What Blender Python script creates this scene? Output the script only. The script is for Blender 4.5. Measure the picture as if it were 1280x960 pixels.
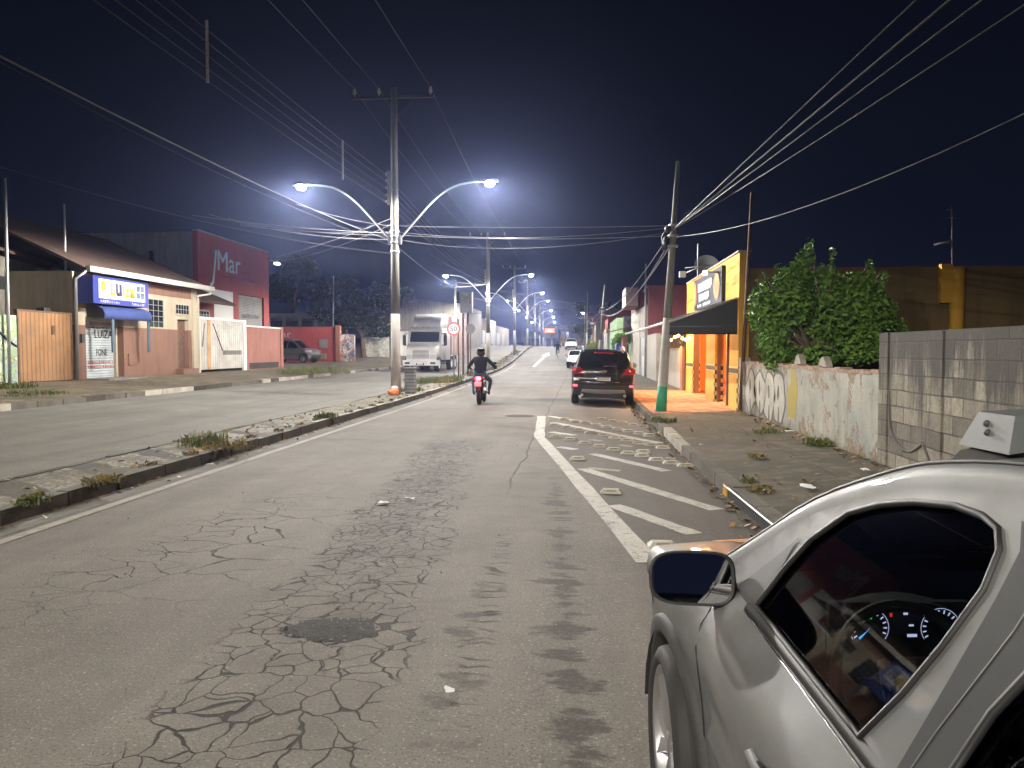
import bpy, bmesh, math, random
from mathutils import Vector, Matrix
from mathutils.geometry import delaunay_2d_cdt
for o in list(bpy.data.objects): bpy.data.objects.remove(o)
S = bpy.context.scene; COL = S.collection
rnd = random.Random(7)
R = math.radians
# ------------------------------------------------------------------ camera
FPX, PW, PH = 950.0, 1280, 960
EYE = Vector((0, 0, 1.65))
PSI = math.atan((725-640)/FPX); PIT = math.atan((480-437)/FPX*math.cos(PSI))
cam = bpy.data.cameras.new('camera'); camo = bpy.data.objects.new('camera', cam); COL.objects.link(camo)
cam.sensor_width = 36; cam.lens = 36*FPX/PW; cam.clip_end = 3000; cam.clip_start = 0.05
camo.location = EYE; camo.rotation_euler = (math.pi/2-PIT, 0, PSI)
S.camera = camo
# ------------------------------------------------------------------ night sky
w = bpy.data.worlds.new("World"); S.world = w; w.use_nodes = True
nt = w.node_tree; nt.nodes.clear()
out = nt.nodes.new('ShaderNodeOutputWorld'); bg = nt.nodes.new('ShaderNodeBackground')
tc = nt.nodes.new('ShaderNodeTexCoord'); sp = nt.nodes.new('ShaderNodeSeparateXYZ')
rp = nt.nodes.new('ShaderNodeValToRGB')
nt.links.new(tc.outputs['Generated'], sp.inputs[0]); nt.links.new(sp.outputs['Z'], rp.inputs[0])
rp.color_ramp.elements[0].position = 0.0; rp.color_ramp.elements[0].color = (0.0050, 0.0062, 0.0150, 1)
e = rp.color_ramp.elements.new(0.16); e.color = (0.0032, 0.0041, 0.0098, 1)
rp.color_ramp.elements[-1].position = 0.55; rp.color_ramp.elements[-1].color = (0.0016, 0.0021, 0.0046, 1)
nt.links.new(rp.outputs[0], bg.inputs[0]); bg.inputs[1].default_value = 1.0
nt.links.new(bg.outputs[0], out.inputs[0])
S.view_settings.view_transform = 'Standard'; S.view_settings.look = 'None'
S.view_settings.exposure = 0.38; S.view_settings.gamma = 1.0; S.view_settings.use_curve_mapping = False
LAMP_W = 12500.0
# ------------------------------------------------------------------ the lie of the land
def smooth(a, b, x):
    x = min(1, max(0, (x-a)/(b-a))); return x*x*(3-2*x)
def zg(s): return 2.2*smooth(50, 128, s)          # the road climbs gently far ahead
def bend(s): return -0.022*max(0.0, s-25)         # and bends slightly left
def Wp(s, t, h=0.0): return Vector((t+bend(s), s, zg(s)+h))
AX_F = Vector((-math.sin(PSI)*math.cos(PIT), math.cos(PSI)*math.cos(PIT), -math.sin(PIT)))
AX_R = Vector((math.cos(PSI), math.sin(PSI), 0)); AX_U = AX_R.cross(AX_F)
def ray(u, v): return (u-640)/FPX*AX_R-(v-480)/FPX*AX_U+AX_F
def on(axis, u, v, val):                          # point of the world plane axis=val seen at photo pixel (u,v)
    d = ray(u, v); k = (val-EYE[axis])/d[axis]; return EYE+k*d
def onz(u, v, z=0.0): return on(2, u, v, z)
# ------------------------------------------------------------------ materials
def nd(t, typ, **kw):
    n = t.nodes.new(typ)
    for k, v in kw.items(): setattr(n, k, v)
    return n
def ramp(t, fac, stops):
    r = nd(t, 'ShaderNodeValToRGB'); cr = r.color_ramp
    while len(cr.elements) < len(stops): cr.elements.new(0.5)
    for el, (p, c) in zip(cr.elements, stops):
        el.position = p; el.color = (c, c, c, 1) if isinstance(c, (int, float)) else (*c, 1)
    t.links.new(fac, r.inputs[0]); return r.outputs[0]
def math_(t, op, a, b=None, c=None):
    n = nd(t, 'ShaderNodeMath', operation=op)
    for i, x in enumerate((a, b, c)):
        if x is None: continue
        if isinstance(x, (int, float)): n.inputs[i].default_value = x
        else: t.links.new(x, n.inputs[i])
    return n.outputs[0]
def mixc(t, fac, a, b, mode='MIX'):
    n = nd(t, 'ShaderNodeMix', data_type='RGBA', blend_type=mode)
    for i, x in ((0, fac), (6, a), (7, b)):
        if isinstance(x, (int, float)): n.inputs[i].default_value = x
        elif isinstance(x, tuple): n.inputs[i].default_value = (*x[:3], 1)
        else: t.links.new(x, n.inputs[i])
    return n.outputs[2]
def noise(t, vec, scale, detail=4, rough=0.55, dist=0.0, out=0):
    n = nd(t, 'ShaderNodeTexNoise'); n.inputs['Scale'].default_value = scale
    n.inputs['Detail'].default_value = detail; n.inputs['Roughness'].default_value = rough
    n.inputs['Distortion'].default_value = dist
    t.links.new(vec, n.inputs['Vector']); return n.outputs[out]
def coords(t, scale=None, kind='Object'):
    c = nd(t, 'ShaderNodeTexCoord').outputs[kind]
    if scale is None: return c
    m = nd(t, 'ShaderNodeMapping'); m.inputs['Scale'].default_value = scale; t.links.new(c, m.inputs[0]); return m.outputs[0]
def bump(t, b, h, strength=0.3, dist=0.02):
    n = nd(t, 'ShaderNodeBump'); n.inputs['Strength'].default_value = strength; n.inputs['Distance'].default_value = dist
    t.links.new(h, n.inputs['Height']); t.links.new(n.outputs[0], b.inputs['Normal'])
def newmat(name):
    m = bpy.data.materials.new(name); m.use_nodes = True; return m, m.node_tree, m.node_tree.nodes['Principled BSDF']
def M(name, col, rough=0.8, var=0.35, scale=1.5, fine=40, bmp=0.0, metal=0.0, coat=0.0, grime=0.0, streak=False, world=True):
    """base colour broken up by two sizes of noise, plus a darker grime with a shape of its own"""
    m, t, b = newmat(name)
    if world: c = nd(t, 'ShaderNodeNewGeometry').outputs['Position']
    else: c = coords(t)
    n1 = noise(t, c, scale, 5); n2 = noise(t, c, fine, 3)
    f = math_(t, 'ADD', math_(t, 'MULTIPLY', n1, 0.7), math_(t, 'MULTIPLY', n2, 0.3))
    lo = tuple(x*(1-var) for x in col); hi = tuple(min(1, x*(1+var*0.8)) for x in col)
    cc = ramp(t, f, [(0.3, lo), (0.7, hi)])
    if grime:
        mp = nd(t, 'ShaderNodeMapping'); mp.inputs['Scale'].default_value = (2.2, 2.2, 0.25) if streak else (0.9, 0.9, 0.9)
        t.links.new(c, mp.inputs[0])
        g = noise(t, mp.outputs[0], 1.6, 7, 0.65)
        g = ramp(t, g, [(0.45, 0.0), (0.72, grime)])
        cc = mixc(t, g, cc, tuple(x*0.25 for x in col))
    t.links.new(cc, b.inputs['Base Color'])
    b.inputs['Roughness'].default_value = rough; b.inputs['Metallic'].default_value = metal
    if coat: b.inputs['Coat Weight'].default_value = coat; b.inputs['Coat Roughness'].default_value = 0.06
    if bmp: bump(t, b, n2, bmp, 0.02)
    return m
def EM(name, col, strength):
    m, t, b = newmat(name)
    b.inputs['Base Color'].default_value = (*col, 1)
    b.inputs['Emission Color'].default_value = (*col, 1); b.inputs['Emission Strength'].default_value = strength
    return m
def ribs(name, col, per_m, axis=1, rough=0.5, depth=0.6, metal=0.0, grime=0.3, dark=0.6):
    """corrugated or slatted sheet: profile waves along one world axis"""
    m, t, b = newmat(name)
    c = nd(t, 'ShaderNodeNewGeometry').outputs['Position']; s = nd(t, 'ShaderNodeSeparateXYZ'); t.links.new(c, s.inputs[0])
    f = math_(t, 'FRACT', math_(t, 'MULTIPLY', s.outputs[axis], per_m))
    h = ramp(t, f, [(0.0, 0.0), (0.12, 1.0), (0.80, 1.0), (0.92, 0.0)])
    n1 = noise(t, c, 1.3, 5); n2 = noise(t, c, 25, 3)
    cc = ramp(t, n1, [(0.3, tuple(x*0.75 for x in col)), (0.7, tuple(min(1, x*1.15) for x in col))])
    g = ramp(t, noise(t, c, 2.2, 7, 0.7), [(0.5, 0.0), (0.75, grime)])
    cc = mixc(t, g, cc, tuple(x*0.35 for x in col))
    cc = mixc(t, math_(t, 'MULTIPLY', math_(t, 'SUBTRACT', 1.0, h), dark), cc, tuple(x*0.3 for x in col))
    t.links.new(cc, b.inputs['Base Color']); b.inputs['Roughness'].default_value = rough; b.inputs['Metallic'].default_value = metal
    bump(t, b, h, depth, 0.03)
    return m
def paint(name, col, metal=0.0, rough=0.35, dust=0.25, inside=None, coat=0.6):
    """car paint with a clear coat and a film of dust; the back of the sheet is dark trim"""
    m, t, b = newmat(name)
    c = coords(t)
    n = noise(t, c, 2.5, 6, 0.6); n2 = noise(t, c, 60, 2)
    d = ramp(t, math_(t, 'ADD', math_(t, 'MULTIPLY', n, 0.8), math_(t, 'MULTIPLY', n2, 0.2)), [(0.40, 0.0), (0.68, dust)])
    cc = mixc(t, d, col, (0.10, 0.093, 0.080))
    if inside is not None:
        cc = mixc(t, nd(t, 'ShaderNodeNewGeometry').outputs['Backfacing'], cc, inside)
    t.links.new(cc, b.inputs['Base Color']); b.inputs['Metallic'].default_value = metal
    t.links.new(math_(t, 'ADD', math_(t, 'MULTIPLY', d, 0.6), rough), b.inputs['Roughness'])
    b.inputs['Coat Weight'].default_value = coat; b.inputs['Coat Roughness'].default_value = 0.035; b.inputs['Specular IOR Level'].default_value = 0.3
    return m
def glass(name, tint, alpha=0.25, rough=0.02):
    """thin window pane: tinted, see-through, with a mirror-like reflection that grows at grazing angles"""
    m, t, b = newmat(name); t.nodes.remove(b); o = t.nodes['Material Output']
    tr = nd(t, 'ShaderNodeBsdfTransparent'); tr.inputs[0].default_value = (*tint, 1)
    gl = nd(t, 'ShaderNodeBsdfGlossy'); gl.inputs['Roughness'].default_value = rough
    fr = nd(t, 'ShaderNodeFresnel'); fr.inputs[0].default_value = 1.28
    mx = nd(t, 'ShaderNodeMixShader')
    t.links.new(math_(t, 'ADD', fr.outputs[0], 0.0), mx.inputs[0]); t.links.new(tr.outputs[0], mx.inputs[1]); t.links.new(gl.outputs[0], mx.inputs[2])
    t.links.new(mx.outputs[0], o.inputs[0]); return m
MAT = {}
def mats():
    D = MAT
    D['conc'] = M('concrete', (0.22, 0.21, 0.18), 0.9, 0.25, 2.0, 60, 0.25, grime=0.55, streak=True)
    D['pole_white'] = M('whitewash', (0.38, 0.36, 0.32), 0.85, 0.2, 3, 60, 0.15, grime=0.5, streak=True)
    D['pole_green'] = M('green pole paint', (0.03, 0.30, 0.16), 0.6, 0.2, 3, 60, 0.1, grime=0.3)
    D['galv'] = M('galvanised steel', (0.45, 0.46, 0.46), 0.45, 0.15, 4, 50, 0, 0.7)
    D['grey_metal'] = M('grey painted metal', (0.22, 0.23, 0.24), 0.55, 0.2, 4, 50, 0.05, 0.2, grime=0.4)
    D['rust'] = M('rusty steel', (0.11, 0.06, 0.04), 0.85, 0.5, 6, 50, 0.3)
    D['black_rubber'] = M('black rubber', (0.018, 0.018, 0.018), 0.75, 0.3, 6, 60, 0.1)
    D['black_plastic'] = M('black plastic', (0.022, 0.022, 0.023), 0.55, 0.25, 6, 90, 0.1, world=False)
    D['cable'] = M('cable sheath', (0.035, 0.035, 0.038), 0.6, 0.2)
    D['cable_bright'] = M('bare aluminium cable', (0.07, 0.07, 0.073), 0.6, 0.2)
    D['chrome'] = M('chrome', (0.75, 0.75, 0.75), 0.15, 0.05, metal=1.0)
    D['porcelain'] = M('porcelain', (0.35, 0.3, 0.26), 0.3, 0.1)
    D['white'] = M('white paint', (0.68, 0.66, 0.62), 0.7, 0.12, 2, 40, grime=0.35, streak=True)
    D['white_clean'] = M('clean white', (0.55, 0.55, 0.54), 0.6, 0.05)
    D['black'] = M('black paint', (0.02, 0.02, 0.02), 0.6, 0.2)
    D['darkvoid'] = M('unlit dark interior', (0.012, 0.012, 0.012), 0.9, 0.2)
    D['glass_dark'] = M('dark window glass', (0.012, 0.013, 0.015), 0.06, 0.1, coat=0.5)
    D['plate'] = M('plate white', (0.6, 0.6, 0.62), 0.4, 0.05)
    D['plate_blue'] = M('plate blue', (0.03, 0.08, 0.40), 0.4, 0.05)
    D['red_lens'] = M('red lamp lens', (0.22, 0.008, 0.012), 0.12, 0.1, coat=1.0)
    D['red_on'] = EM('red lamp alight', (1.0, 0.06, 0.10), 3.0)
    D['head_lens'] = M('clear lamp lens', (0.5, 0.5, 0.52), 0.1, 0.1, coat=1.0)
    D['lamp_on'] = EM('street lamp lens alight', (0.90, 0.95, 1.0), 90)
    D['bulb_on'] = EM('warm bulb alight', (1.0, 0.55, 0.22), 40)
    D['letters_on'] = EM('white sign letters alight', (0.95, 0.97, 1.0), 0.9); D['letters_on'].node_tree.nodes['Principled BSDF'].inputs['Base Color'].default_value = (0.05, 0.05, 0.05, 1)
    D['alloy'] = M('alloy wheel', (0.55, 0.55, 0.56), 0.3, 0.1, metal=0.9)
mats()
# ------------------------------------------------------------------ mesh building
class MB:
    def __init__(s, X=None): s.v = []; s.f = []; s.m = []; s.sm = []; s.X = X
    def add(s, vs, fs, mi=0, smooth=False):
        n = len(s.v)
        s.v += [(s.X @ Vector(p)) if s.X else Vector(p) for p in vs]
        for f in fs: s.f.append([i+n for i in f]); s.m.append(mi); s.sm.append(smooth)
        return s
    def box(s, x0, x1, y0, y1, z0, z1, mi=0, b=0.0):
        if b <= 0:
            return s.add([(x0,y0,z0),(x1,y0,z0),(x1,y1,z0),(x0,y1,z0),(x0,y0,z1),(x1,y0,z1),(x1,y1,z1),(x0,y1,z1)],
                         [(3,2,1,0),(4,5,6,7),(0,1,5,4),(1,2,6,5),(2,3,7,6),(3,0,4,7)], mi)
        bm = bmesh.new(); bmesh.ops.create_cube(bm, size=1)
        for q in bm.verts: q.co = Vector(((x0+x1)/2+q.co.x*(x1-x0), (y0+y1)/2+q.co.y*(y1-y0), (z0+z1)/2+q.co.z*(z1-z0)))
        bmesh.ops.bevel(bm, geom=bm.edges[:], offset=b, segments=2, affect='EDGES', profile=0.5)
        bm.verts.index_update()
        s.add([q.co.copy() for q in bm.verts], [[q.index for q in f.verts] for f in bm.faces], mi); bm.free(); return s
    def obox(s, c, ax, ay, az, mi=0):
        c = Vector(c); ax = Vector(ax)/2; ay = Vector(ay)/2; az = Vector(az)/2
        P = [c+sx*ax+sy*ay+sz*az for sz in (-1,1) for sx, sy in ((-1,-1),(1,-1),(1,1),(-1,1))]
        return s.add(P, [(3,2,1,0),(4,5,6,7),(0,1,5,4),(1,2,6,5),(2,3,7,6),(3,0,4,7)], mi)
    def tube(s, pts, r, n=8, mi=0, cap=True, smooth=True):
        pts = [Vector(p) for p in pts]; rs = r if isinstance(r, (list, tuple)) else [r]*len(pts)
        vs = []; fs = []; prev = None
        for i, p in enumerate(pts):
            d = (pts[min(i+1, len(pts)-1)]-pts[max(i-1, 0)]).normalized()
            if prev is None:
                a = d.orthogonal().normalized()
            else:
                a = (prev-d*prev.dot(d)); a = a.normalized() if a.length > 1e-6 else d.orthogonal().normalized()
            prev = a; bb = d.cross(a)
            for k in range(n):
                an = 2*math.pi*k/n; vs.append(p+rs[i]*(math.cos(an)*a+math.sin(an)*bb))
        for i in range(len(pts)-1):
            for k in range(n):
                fs.append((i*n+k, i*n+(k+1)%n, (i+1)*n+(k+1)%n, (i+1)*n+k))
        s.add(vs, fs, mi, smooth)
        if cap: s.add(vs[:n], [list(range(n))[::-1]], mi); s.add(vs[-n:], [list(range(n))], mi)
        return s
    def lathe(s, prof, org=(0,0,0), axis=(0,0,1), n=16, mi=0, smooth=True):
        ax = Vector(axis).normalized(); a = ax.orthogonal().normalized(); b = ax.cross(a); o = Vector(org)
        vs = [o+ax*h+rr*(math.cos(2*math.pi*k/n)*a+math.sin(2*math.pi*k/n)*b) for rr, h in prof for k in range(n)]
        fs = [(i*n+k, i*n+(k+1)%n, (i+1)*n+(k+1)%n, (i+1)*n+k) for i in range(len(prof)-1) for k in range(n)]
        return s.add(vs, fs, mi, smooth)
    def prism(s, poly, o, ax, ay, depth, mi=0):
        """polygon in plane (ax, ay) at o, extruded by vector depth"""
        o = Vector(o); ax = Vector(ax); ay = Vector(ay); d = Vector(depth); n = len(poly)
        vs = [o+ax*p[0]+ay*p[1] for p in poly]; vs += [q+d for q in vs]
        return s.add(vs, [list(range(n))[::-1], list(range(n, 2*n))]+[(i, (i+1)%n, n+(i+1)%n, n+i) for i in range(n)], mi)
    def sheet(s, grid, mi=0, smooth=True):
        nr = len(grid); nc = len(grid[0])
        return s.add([p for r in grid for p in r], [(i*nc+j, i*nc+j+1, (i+1)*nc+j+1, (i+1)*nc+j) for i in range(nr-1) for j in range(nc-1)], mi, smooth)
    def ball(s, c, r, mi=0, n=10, sq=(1,1,1)):
        c = Vector(c); vs = []; fs = []
        for i in range(n+1):
            th = math.pi*i/n
            for k in range(n*2):
                ph = math.pi*k/n; vs.append(c+Vector((r*sq[0]*math.sin(th)*math.cos(ph), r*sq[1]*math.sin(th)*math.sin(ph), r*sq[2]*math.cos(th))))
        for i in range(n):
            for k in range(n*2): fs.append((i*n*2+k, (i+1)*n*2+k, (i+1)*n*2+(k+1)%(n*2), i*n*2+(k+1)%(n*2)))
        return s.add(vs, fs, mi, True)
    def build(s, name, mat, parent=None, world=False, fix=True):
        me = bpy.data.meshes.new(name); me.from_pydata(s.v, [], s.f)
        for m in (mat if isinstance(mat, (list, tuple)) else [mat]): me.materials.append(m)
        for p, mi, sm in zip(me.polygons, s.m, s.sm): p.material_index = mi; p.use_smooth = sm
        bm = bmesh.new(); bm.from_mesh(me)
        bmesh.ops.remove_doubles(bm, verts=bm.verts, dist=1e-5)
        if fix: bmesh.ops.recalc_face_normals(bm, faces=bm.faces)
        bm.to_mesh(me); bm.free(); me.update()
        o = bpy.data.objects.new(name, me); COL.objects.link(o)
        if parent is not None: adopt(o, parent, world)
        return o
def adopt(o, parent, world=False):
    o.parent = parent
    if world: o.matrix_parent_inverse = (Matrix.Translation(parent.location) @ parent.rotation_euler.to_matrix().to_4x4()).inverted()
def tag(o, label=None, cat=None, group=None, kind=None):
    if label: o['label'] = label
    if cat: o['category'] = cat
    if group: o['group'] = group
    if kind: o['kind'] = kind
    return o
def thing(name, label, cat, loc=(0,0,0), rz=0.0, group=None, tilt=0.0):
    o = bpy.data.objects.new(name, None); COL.objects.link(o); o.empty_display_size = 0.3
    o.location = loc; o.rotation_euler = (0, tilt, rz); return tag(o, label, cat, group)
def struct(o): o['kind'] = 'structure'; return o
def children(o): return [c for c in bpy.data.objects if c.parent == o]
def dup(root, loc, rz=None, label=None, group=None):
    r = root.copy(); COL.objects.link(r); r.location = loc
    if rz is not None: r.rotation_euler = (0, root.rotation_euler[1], rz)
    if label: r['label'] = label
    if group: r['group'] = group
    for ch in children(root):
        c = ch.copy(); COL.objects.link(c); c.parent = r
        for g in children(ch):
            d = g.copy(); COL.objects.link(d); d.parent = c
    return r
def tri(outer, holes=(), step=0.08):
    """triangulate a polygon with holes, with inner points so that it can be bent over a curved surface"""
    pts = []; edges = []
    for loop in [outer, *holes]:
        n0 = len(pts); dense = []
        for a, b in zip(loop, list(loop[1:])+[loop[0]]):
            k = max(1, int(math.hypot(b[0]-a[0], b[1]-a[1])/step))
            dense += [(a[0]+(b[0]-a[0])*i/k, a[1]+(b[1]-a[1])*i/k) for i in range(k)]
        pts += dense; n = len(dense); edges += [(n0+i, n0+(i+1) % n) for i in range(n)]
    def inside(p, loop):
        c = False
        for a, b in zip(loop, list(loop[1:])+[loop[0]]):
            if (a[1] > p[1]) != (b[1] > p[1]) and p[0] < (b[0]-a[0])*(p[1]-a[1])/(b[1]-a[1])+a[0]: c = not c
        return c
    xs = [p[0] for p in outer]; ys = [p[1] for p in outer]
    i = 0
    y = min(ys)+step/2
    bd = [Vector(p) for p in pts]
    while y < max(ys):
        x = min(xs)+step*(0.5 if i % 2 else 0.25)
        while x < max(xs):
            if inside((x, y), outer) and not any(inside((x, y), h) for h in holes):
                if min((Vector((x, y))-q).length_squared for q in bd) > (step*0.35)**2: pts.append((x, y))
            x += step
        y += step*0.87; i += 1
    v, _, f, *_ = delaunay_2d_cdt([Vector(p) for p in pts], edges, [], 0, 1e-5)
    fs = []
    for q in f:
        c = sum((v[k] for k in q), Vector((0, 0)))/len(q)
        if inside(c, outer) and not any(inside(c, h) for h in holes): fs.append(list(q))
    return [tuple(p) for p in v], fs
def crom(pts, sub=5, closed=False):
    P = [Vector(p) for p in pts]; n = len(P); out = []
    for i in range(n if closed else n-1):
        g = (lambda k: P[k % n]) if closed else (lambda k: P[min(max(k, 0), n-1)])
        a, b, c, d = g(i-1), g(i), g(i+1), g(i+2)
        for j in range(sub):
            t = j/sub; out.append(0.5*((2*b)+(c-a)*t+(2*a-5*b+4*c-d)*t*t+(3*b-a-3*c+d)*t**3))
    if not closed: out.append(P[-1])
    return out
def text(name, body, size, o, ax, ay, mat, parent=None, thick=0.004, align='LEFT', width=None, shear=0.0, world=True, bold=0.0):
    cu = bpy.data.curves.new(name, 'FONT'); cu.body = body; cu.size = 1; cu.extrude = 0.0; cu.align_x = 'LEFT'; cu.shear = shear
    cu.resolution_u = 3; cu.offset = bold
    tmp = bpy.data.objects.new('t', cu); COL.objects.link(tmp)
    bpy.context.view_layer.update()
    me = bpy.data.meshes.new_from_object(tmp.evaluated_get(bpy.context.evaluated_depsgraph_get()))
    bpy.data.objects.remove(tmp)
    xs = [q.co.x for q in me.vertices]; ys = [q.co.y for q in me.vertices]
    x0, x1, y0, y1 = min(xs), max(xs), min(ys), max(ys)
    kx = (width/(x1-x0)) if width else size; ky = size/(y1-y0) if width else size
    ax = Vector(ax).normalized(); ay = Vector(ay).normalized(); nn = ax.cross(ay); o = Vector(o)
    bm = bmesh.new(); bm.from_mesh(me)
    if thick:
        r = bmesh.ops.extrude_face_region(bm, geom=bm.faces[:])
        for q in [g for g in r['geom'] if isinstance(g, bmesh.types.BMVert)]: q.co.z += 1
    for q in bm.verts:
        q.co = o+ax*((q.co.x-x0)*kx)+ay*((q.co.y-y0)*ky)+nn*(q.co.z*thick)
    bmesh.ops.recalc_face_normals(bm, faces=bm.faces)
    me2 = bpy.data.meshes.new(name); bm.to_mesh(me2); bm.free(); bpy.data.meshes.remove(me)
    me2.materials.append(mat); ob = bpy.data.objects.new(name, me2); COL.objects.link(ob)
    if parent: adopt(ob, parent, world)
    return ob
YP = (0, 1, 0); YM = (0, -1, 0); ZP = (0, 0, 1); XP = (1, 0, 0); XM = (-1, 0, 0)
# ================================================================== SETTING: ground, road, kerbs, pavements
def asphalt(name, base, cracks=False):
    m, t, b = newmat(name)
    c = nd(t, 'ShaderNodeNewGeometry').outputs['Position']; s = nd(t, 'ShaderNodeSeparateXYZ'); t.links.new(c, s.inputs[0])
    X, Y = s.outputs[0], s.outputs[1]
    big = noise(t, c, 0.35, 6, 0.6); mid = noise(t, c, 3.0, 6, 0.65); fin = noise(t, c, 130, 2, 0.6); grit = noise(t, c, 55, 2, 0.5)
    k = math_(t, 'ADD', math_(t, 'MULTIPLY', big, 0.45), math_(t, 'ADD', math_(t, 'MULTIPLY', mid, 0.25), math_(t, 'MULTIPLY', fin, 0.30)))
    cc = ramp(t, k, [(0.34, tuple(x*0.60 for x in base)), (0.5, base), (0.68, tuple(x*1.45 for x in base))])
    # pale and dark aggregate
    cc = mixc(t, ramp(t, grit, [(0.60, 0.0), (0.70, 0.75)]), cc, tuple(x*2.1 for x in base))
    cc = mixc(t, ramp(t, noise(t, c, 80, 2, 0.5), [(0.34, 0.75), (0.44, 0.0)]), cc, tuple(x*0.35 for x in base))
    # long streaks left by tyres and water along the road
    mp = nd(t, 'ShaderNodeMapping'); mp.inputs['Scale'].default_value = (1.1, 0.06, 1); t.links.new(c, mp.inputs[0])
    st = noise(t, mp.outputs[0], 1.4, 4, 0.6)
    cc = mixc(t, ramp(t, st, [(0.35, 0.35), (0.55, 0.0)]), cc, tuple(x*0.55 for x in base))
    hgt = math_(t, 'ADD', math_(t, 'MULTIPLY', fin, 0.6), math_(t, 'MULTIPLY', grit, 0.4))
    if cracks:
        dark = (0.012, 0.011, 0.010)
        wob = noise(t, c, 3.0, 2, 0.5, out=1)
        vec = nd(t, 'ShaderNodeVectorMath', operation='ADD'); t.links.new(c, vec.inputs[0])
        sc = nd(t, 'ShaderNodeVectorMath', operation='SCALE'); t.links.new(wob, sc.inputs[0]); sc.inputs['Scale'].default_value = 0.34; t.links.new(sc.outputs[0], vec.inputs[1])
        def web(scale, th, sx=1.0, sy=1.0):
            mp = nd(t, 'ShaderNodeMapping'); mp.inputs['Scale'].default_value = (sx, sy, 0); t.links.new(vec.outputs[0], mp.inputs[0])
            v = nd(t, 'ShaderNodeTexVoronoi', feature='DISTANCE_TO_EDGE'); v.inputs['Scale'].default_value = scale
            t.links.new(mp.outputs[0], v.inputs['Vector'])
            wv = math_(t, 'MULTIPLY', ramp(t, noise(t, c, 2.6, 3), [(0.32, 0.55), (0.55, 1.0), (0.74, 2.4)]), th)
            return math_(t, 'SUBTRACT', 1.0, nd_smooth(t, v.outputs['Distance'], math_(t, 'MULTIPLY', wv, 0.35), wv))
        tm = nd(t, 'ShaderNodeMapping'); tm.inputs['Scale'].default_value = (0.9, 2.6, 1); t.links.new(c, tm.inputs[0])
        def band(x0, slope, half, soft, y0, y1, fy=2.0, ns=1.1, na=0.7, torn=False):
            d = math_(t, 'ABSOLUTE', math_(t, 'SUBTRACT', X, math_(t, 'ADD', math_(t, 'MULTIPLY', Y, slope), x0)))
            d = math_(t, 'ADD', d, math_(t, 'MULTIPLY', math_(t, 'SUBTRACT', noise(t, tm.outputs[0] if torn else c, ns, 6 if torn else 4, 0.68 if torn else 0.6), 0.5), na))
            a = math_(t, 'SUBTRACT', 1.0, nd_smooth(t, d, half-soft, half+soft))
            e0 = nd_smooth(t, Y, y0, y0+fy); e1 = math_(t, 'SUBTRACT', 1.0, nd_smooth(t, Y, y1-fy, y1))
            return math_(t, 'MULTIPLY', a, math_(t, 'MULTIPLY', e0, e1))
        main = band(-1.16, -0.078, 0.52, 0.08, 0.8, 15.0, na=0.75)
        w1 = math_(t, 'MULTIPLY', web(5.6, 0.042), main)
        w1b = math_(t, 'MULTIPLY', web(9.5, 0.05), band(-1.22, -0.080, 0.30, 0.12, 4.4, 14.0))
        w2 = math_(t, 'MULTIPLY', web(4.0, 0.018, 0.6, 1.0), band(-3.5, 0.02, 0.35, 0.2, 3.5, 9.0))
        w3 = math_(t, 'MULTIPLY', web(4.2, 0.07, 0.42, 1.5), math_(t, 'MULTIPLY', band(-0.36, -0.045, 0.075, 0.04, 2.2, 7.5, na=0.14), ramp(t, noise(t, c, 2.1, 3), [(0.40, 0.15), (0.60, 0.9)])))
        w4 = math_(t, 'MULTIPLY', web(2.2, 0.012, 0.5, 0.8), band(-2.9, 0.0, 0.5, 0.4, 4.0, 9.0))
        seam = math_(t, 'SUBTRACT', 1.0, nd_smooth(t, math_(t, 'ABSOLUTE', math_(t, 'SUBTRACT', X, math_(t, 'ADD', -0.95, math_(t, 'MULTIPLY', noise(t, c, 0.8, 3), 0.22)))), 0.004, 0.022))
        seam = math_(t, 'MULTIPLY', math_(t, 'MULTIPLY', seam, nd_smooth(t, Y, 8.0, 10.0)), 0.6)
        # soft stains that follow the wheel tracks
        st2 = math_(t, 'MULTIPLY', band(0.16, -0.05, 0.05, 0.045, 0.5, 10.5, ns=1.7, na=1.15, torn=True), 0.85)
        st3 = math_(t, 'MULTIPLY', band(-0.58, -0.02, -0.01, 0.04, 2.0, 6.4, ns=2.6, na=0.85, torn=True), 0.7)
        st4 = math_(t, 'MULTIPLY', band(-1.60, 0.02, 0.04, 0.10, 2.2, 4.6, ns=4.0, na=0.5), 0.6)
        stn = math_(t, 'MAXIMUM', st2, math_(t, 'MAXIMUM', st3, st4))
        brk = ramp(t, math_(t, 'ADD', math_(t, 'MULTIPLY', noise(t, c, 38, 3, 0.6), 0.6), math_(t, 'MULTIPLY', noise(t, c, 7, 4, 0.6), 0.4)), [(0.38, 0.55), (0.54, 1.0)])
        cc = mixc(t, math_(t, 'MULTIPLY', stn, brk), cc, tuple(x*0.24 for x in base))
        # brownish grime worked into the cracked band and blotches of old oil
        cc = mixc(t, math_(t, 'MULTIPLY', main, ramp(t, noise(t, c, 1.9, 5, 0.65), [(0.42, 0.0), (0.62, 0.42)])), cc, tuple(x*0.5 for x in base))
        cc = mixc(t, ramp(t, noise(t, c, 0.75, 6, 0.7), [(0.56, 0.0), (0.70, 0.40)]), cc, tuple(x*0.52 for x in base))
        cc = mixc(t, ramp(t, noise(t, c, 9, 4, 0.7), [(0.66, 0.0), (0.74, 0.6)]), cc, tuple(x*0.35 for x in base))
        allw = w1
        for q in (w1b, w2, w3, w4, seam): allw = math_(t, 'MAXIMUM', allw, q)
        allw = math_(t, 'MINIMUM', allw, 0.93)
        cc = mixc(t, allw, cc, dark)
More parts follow.
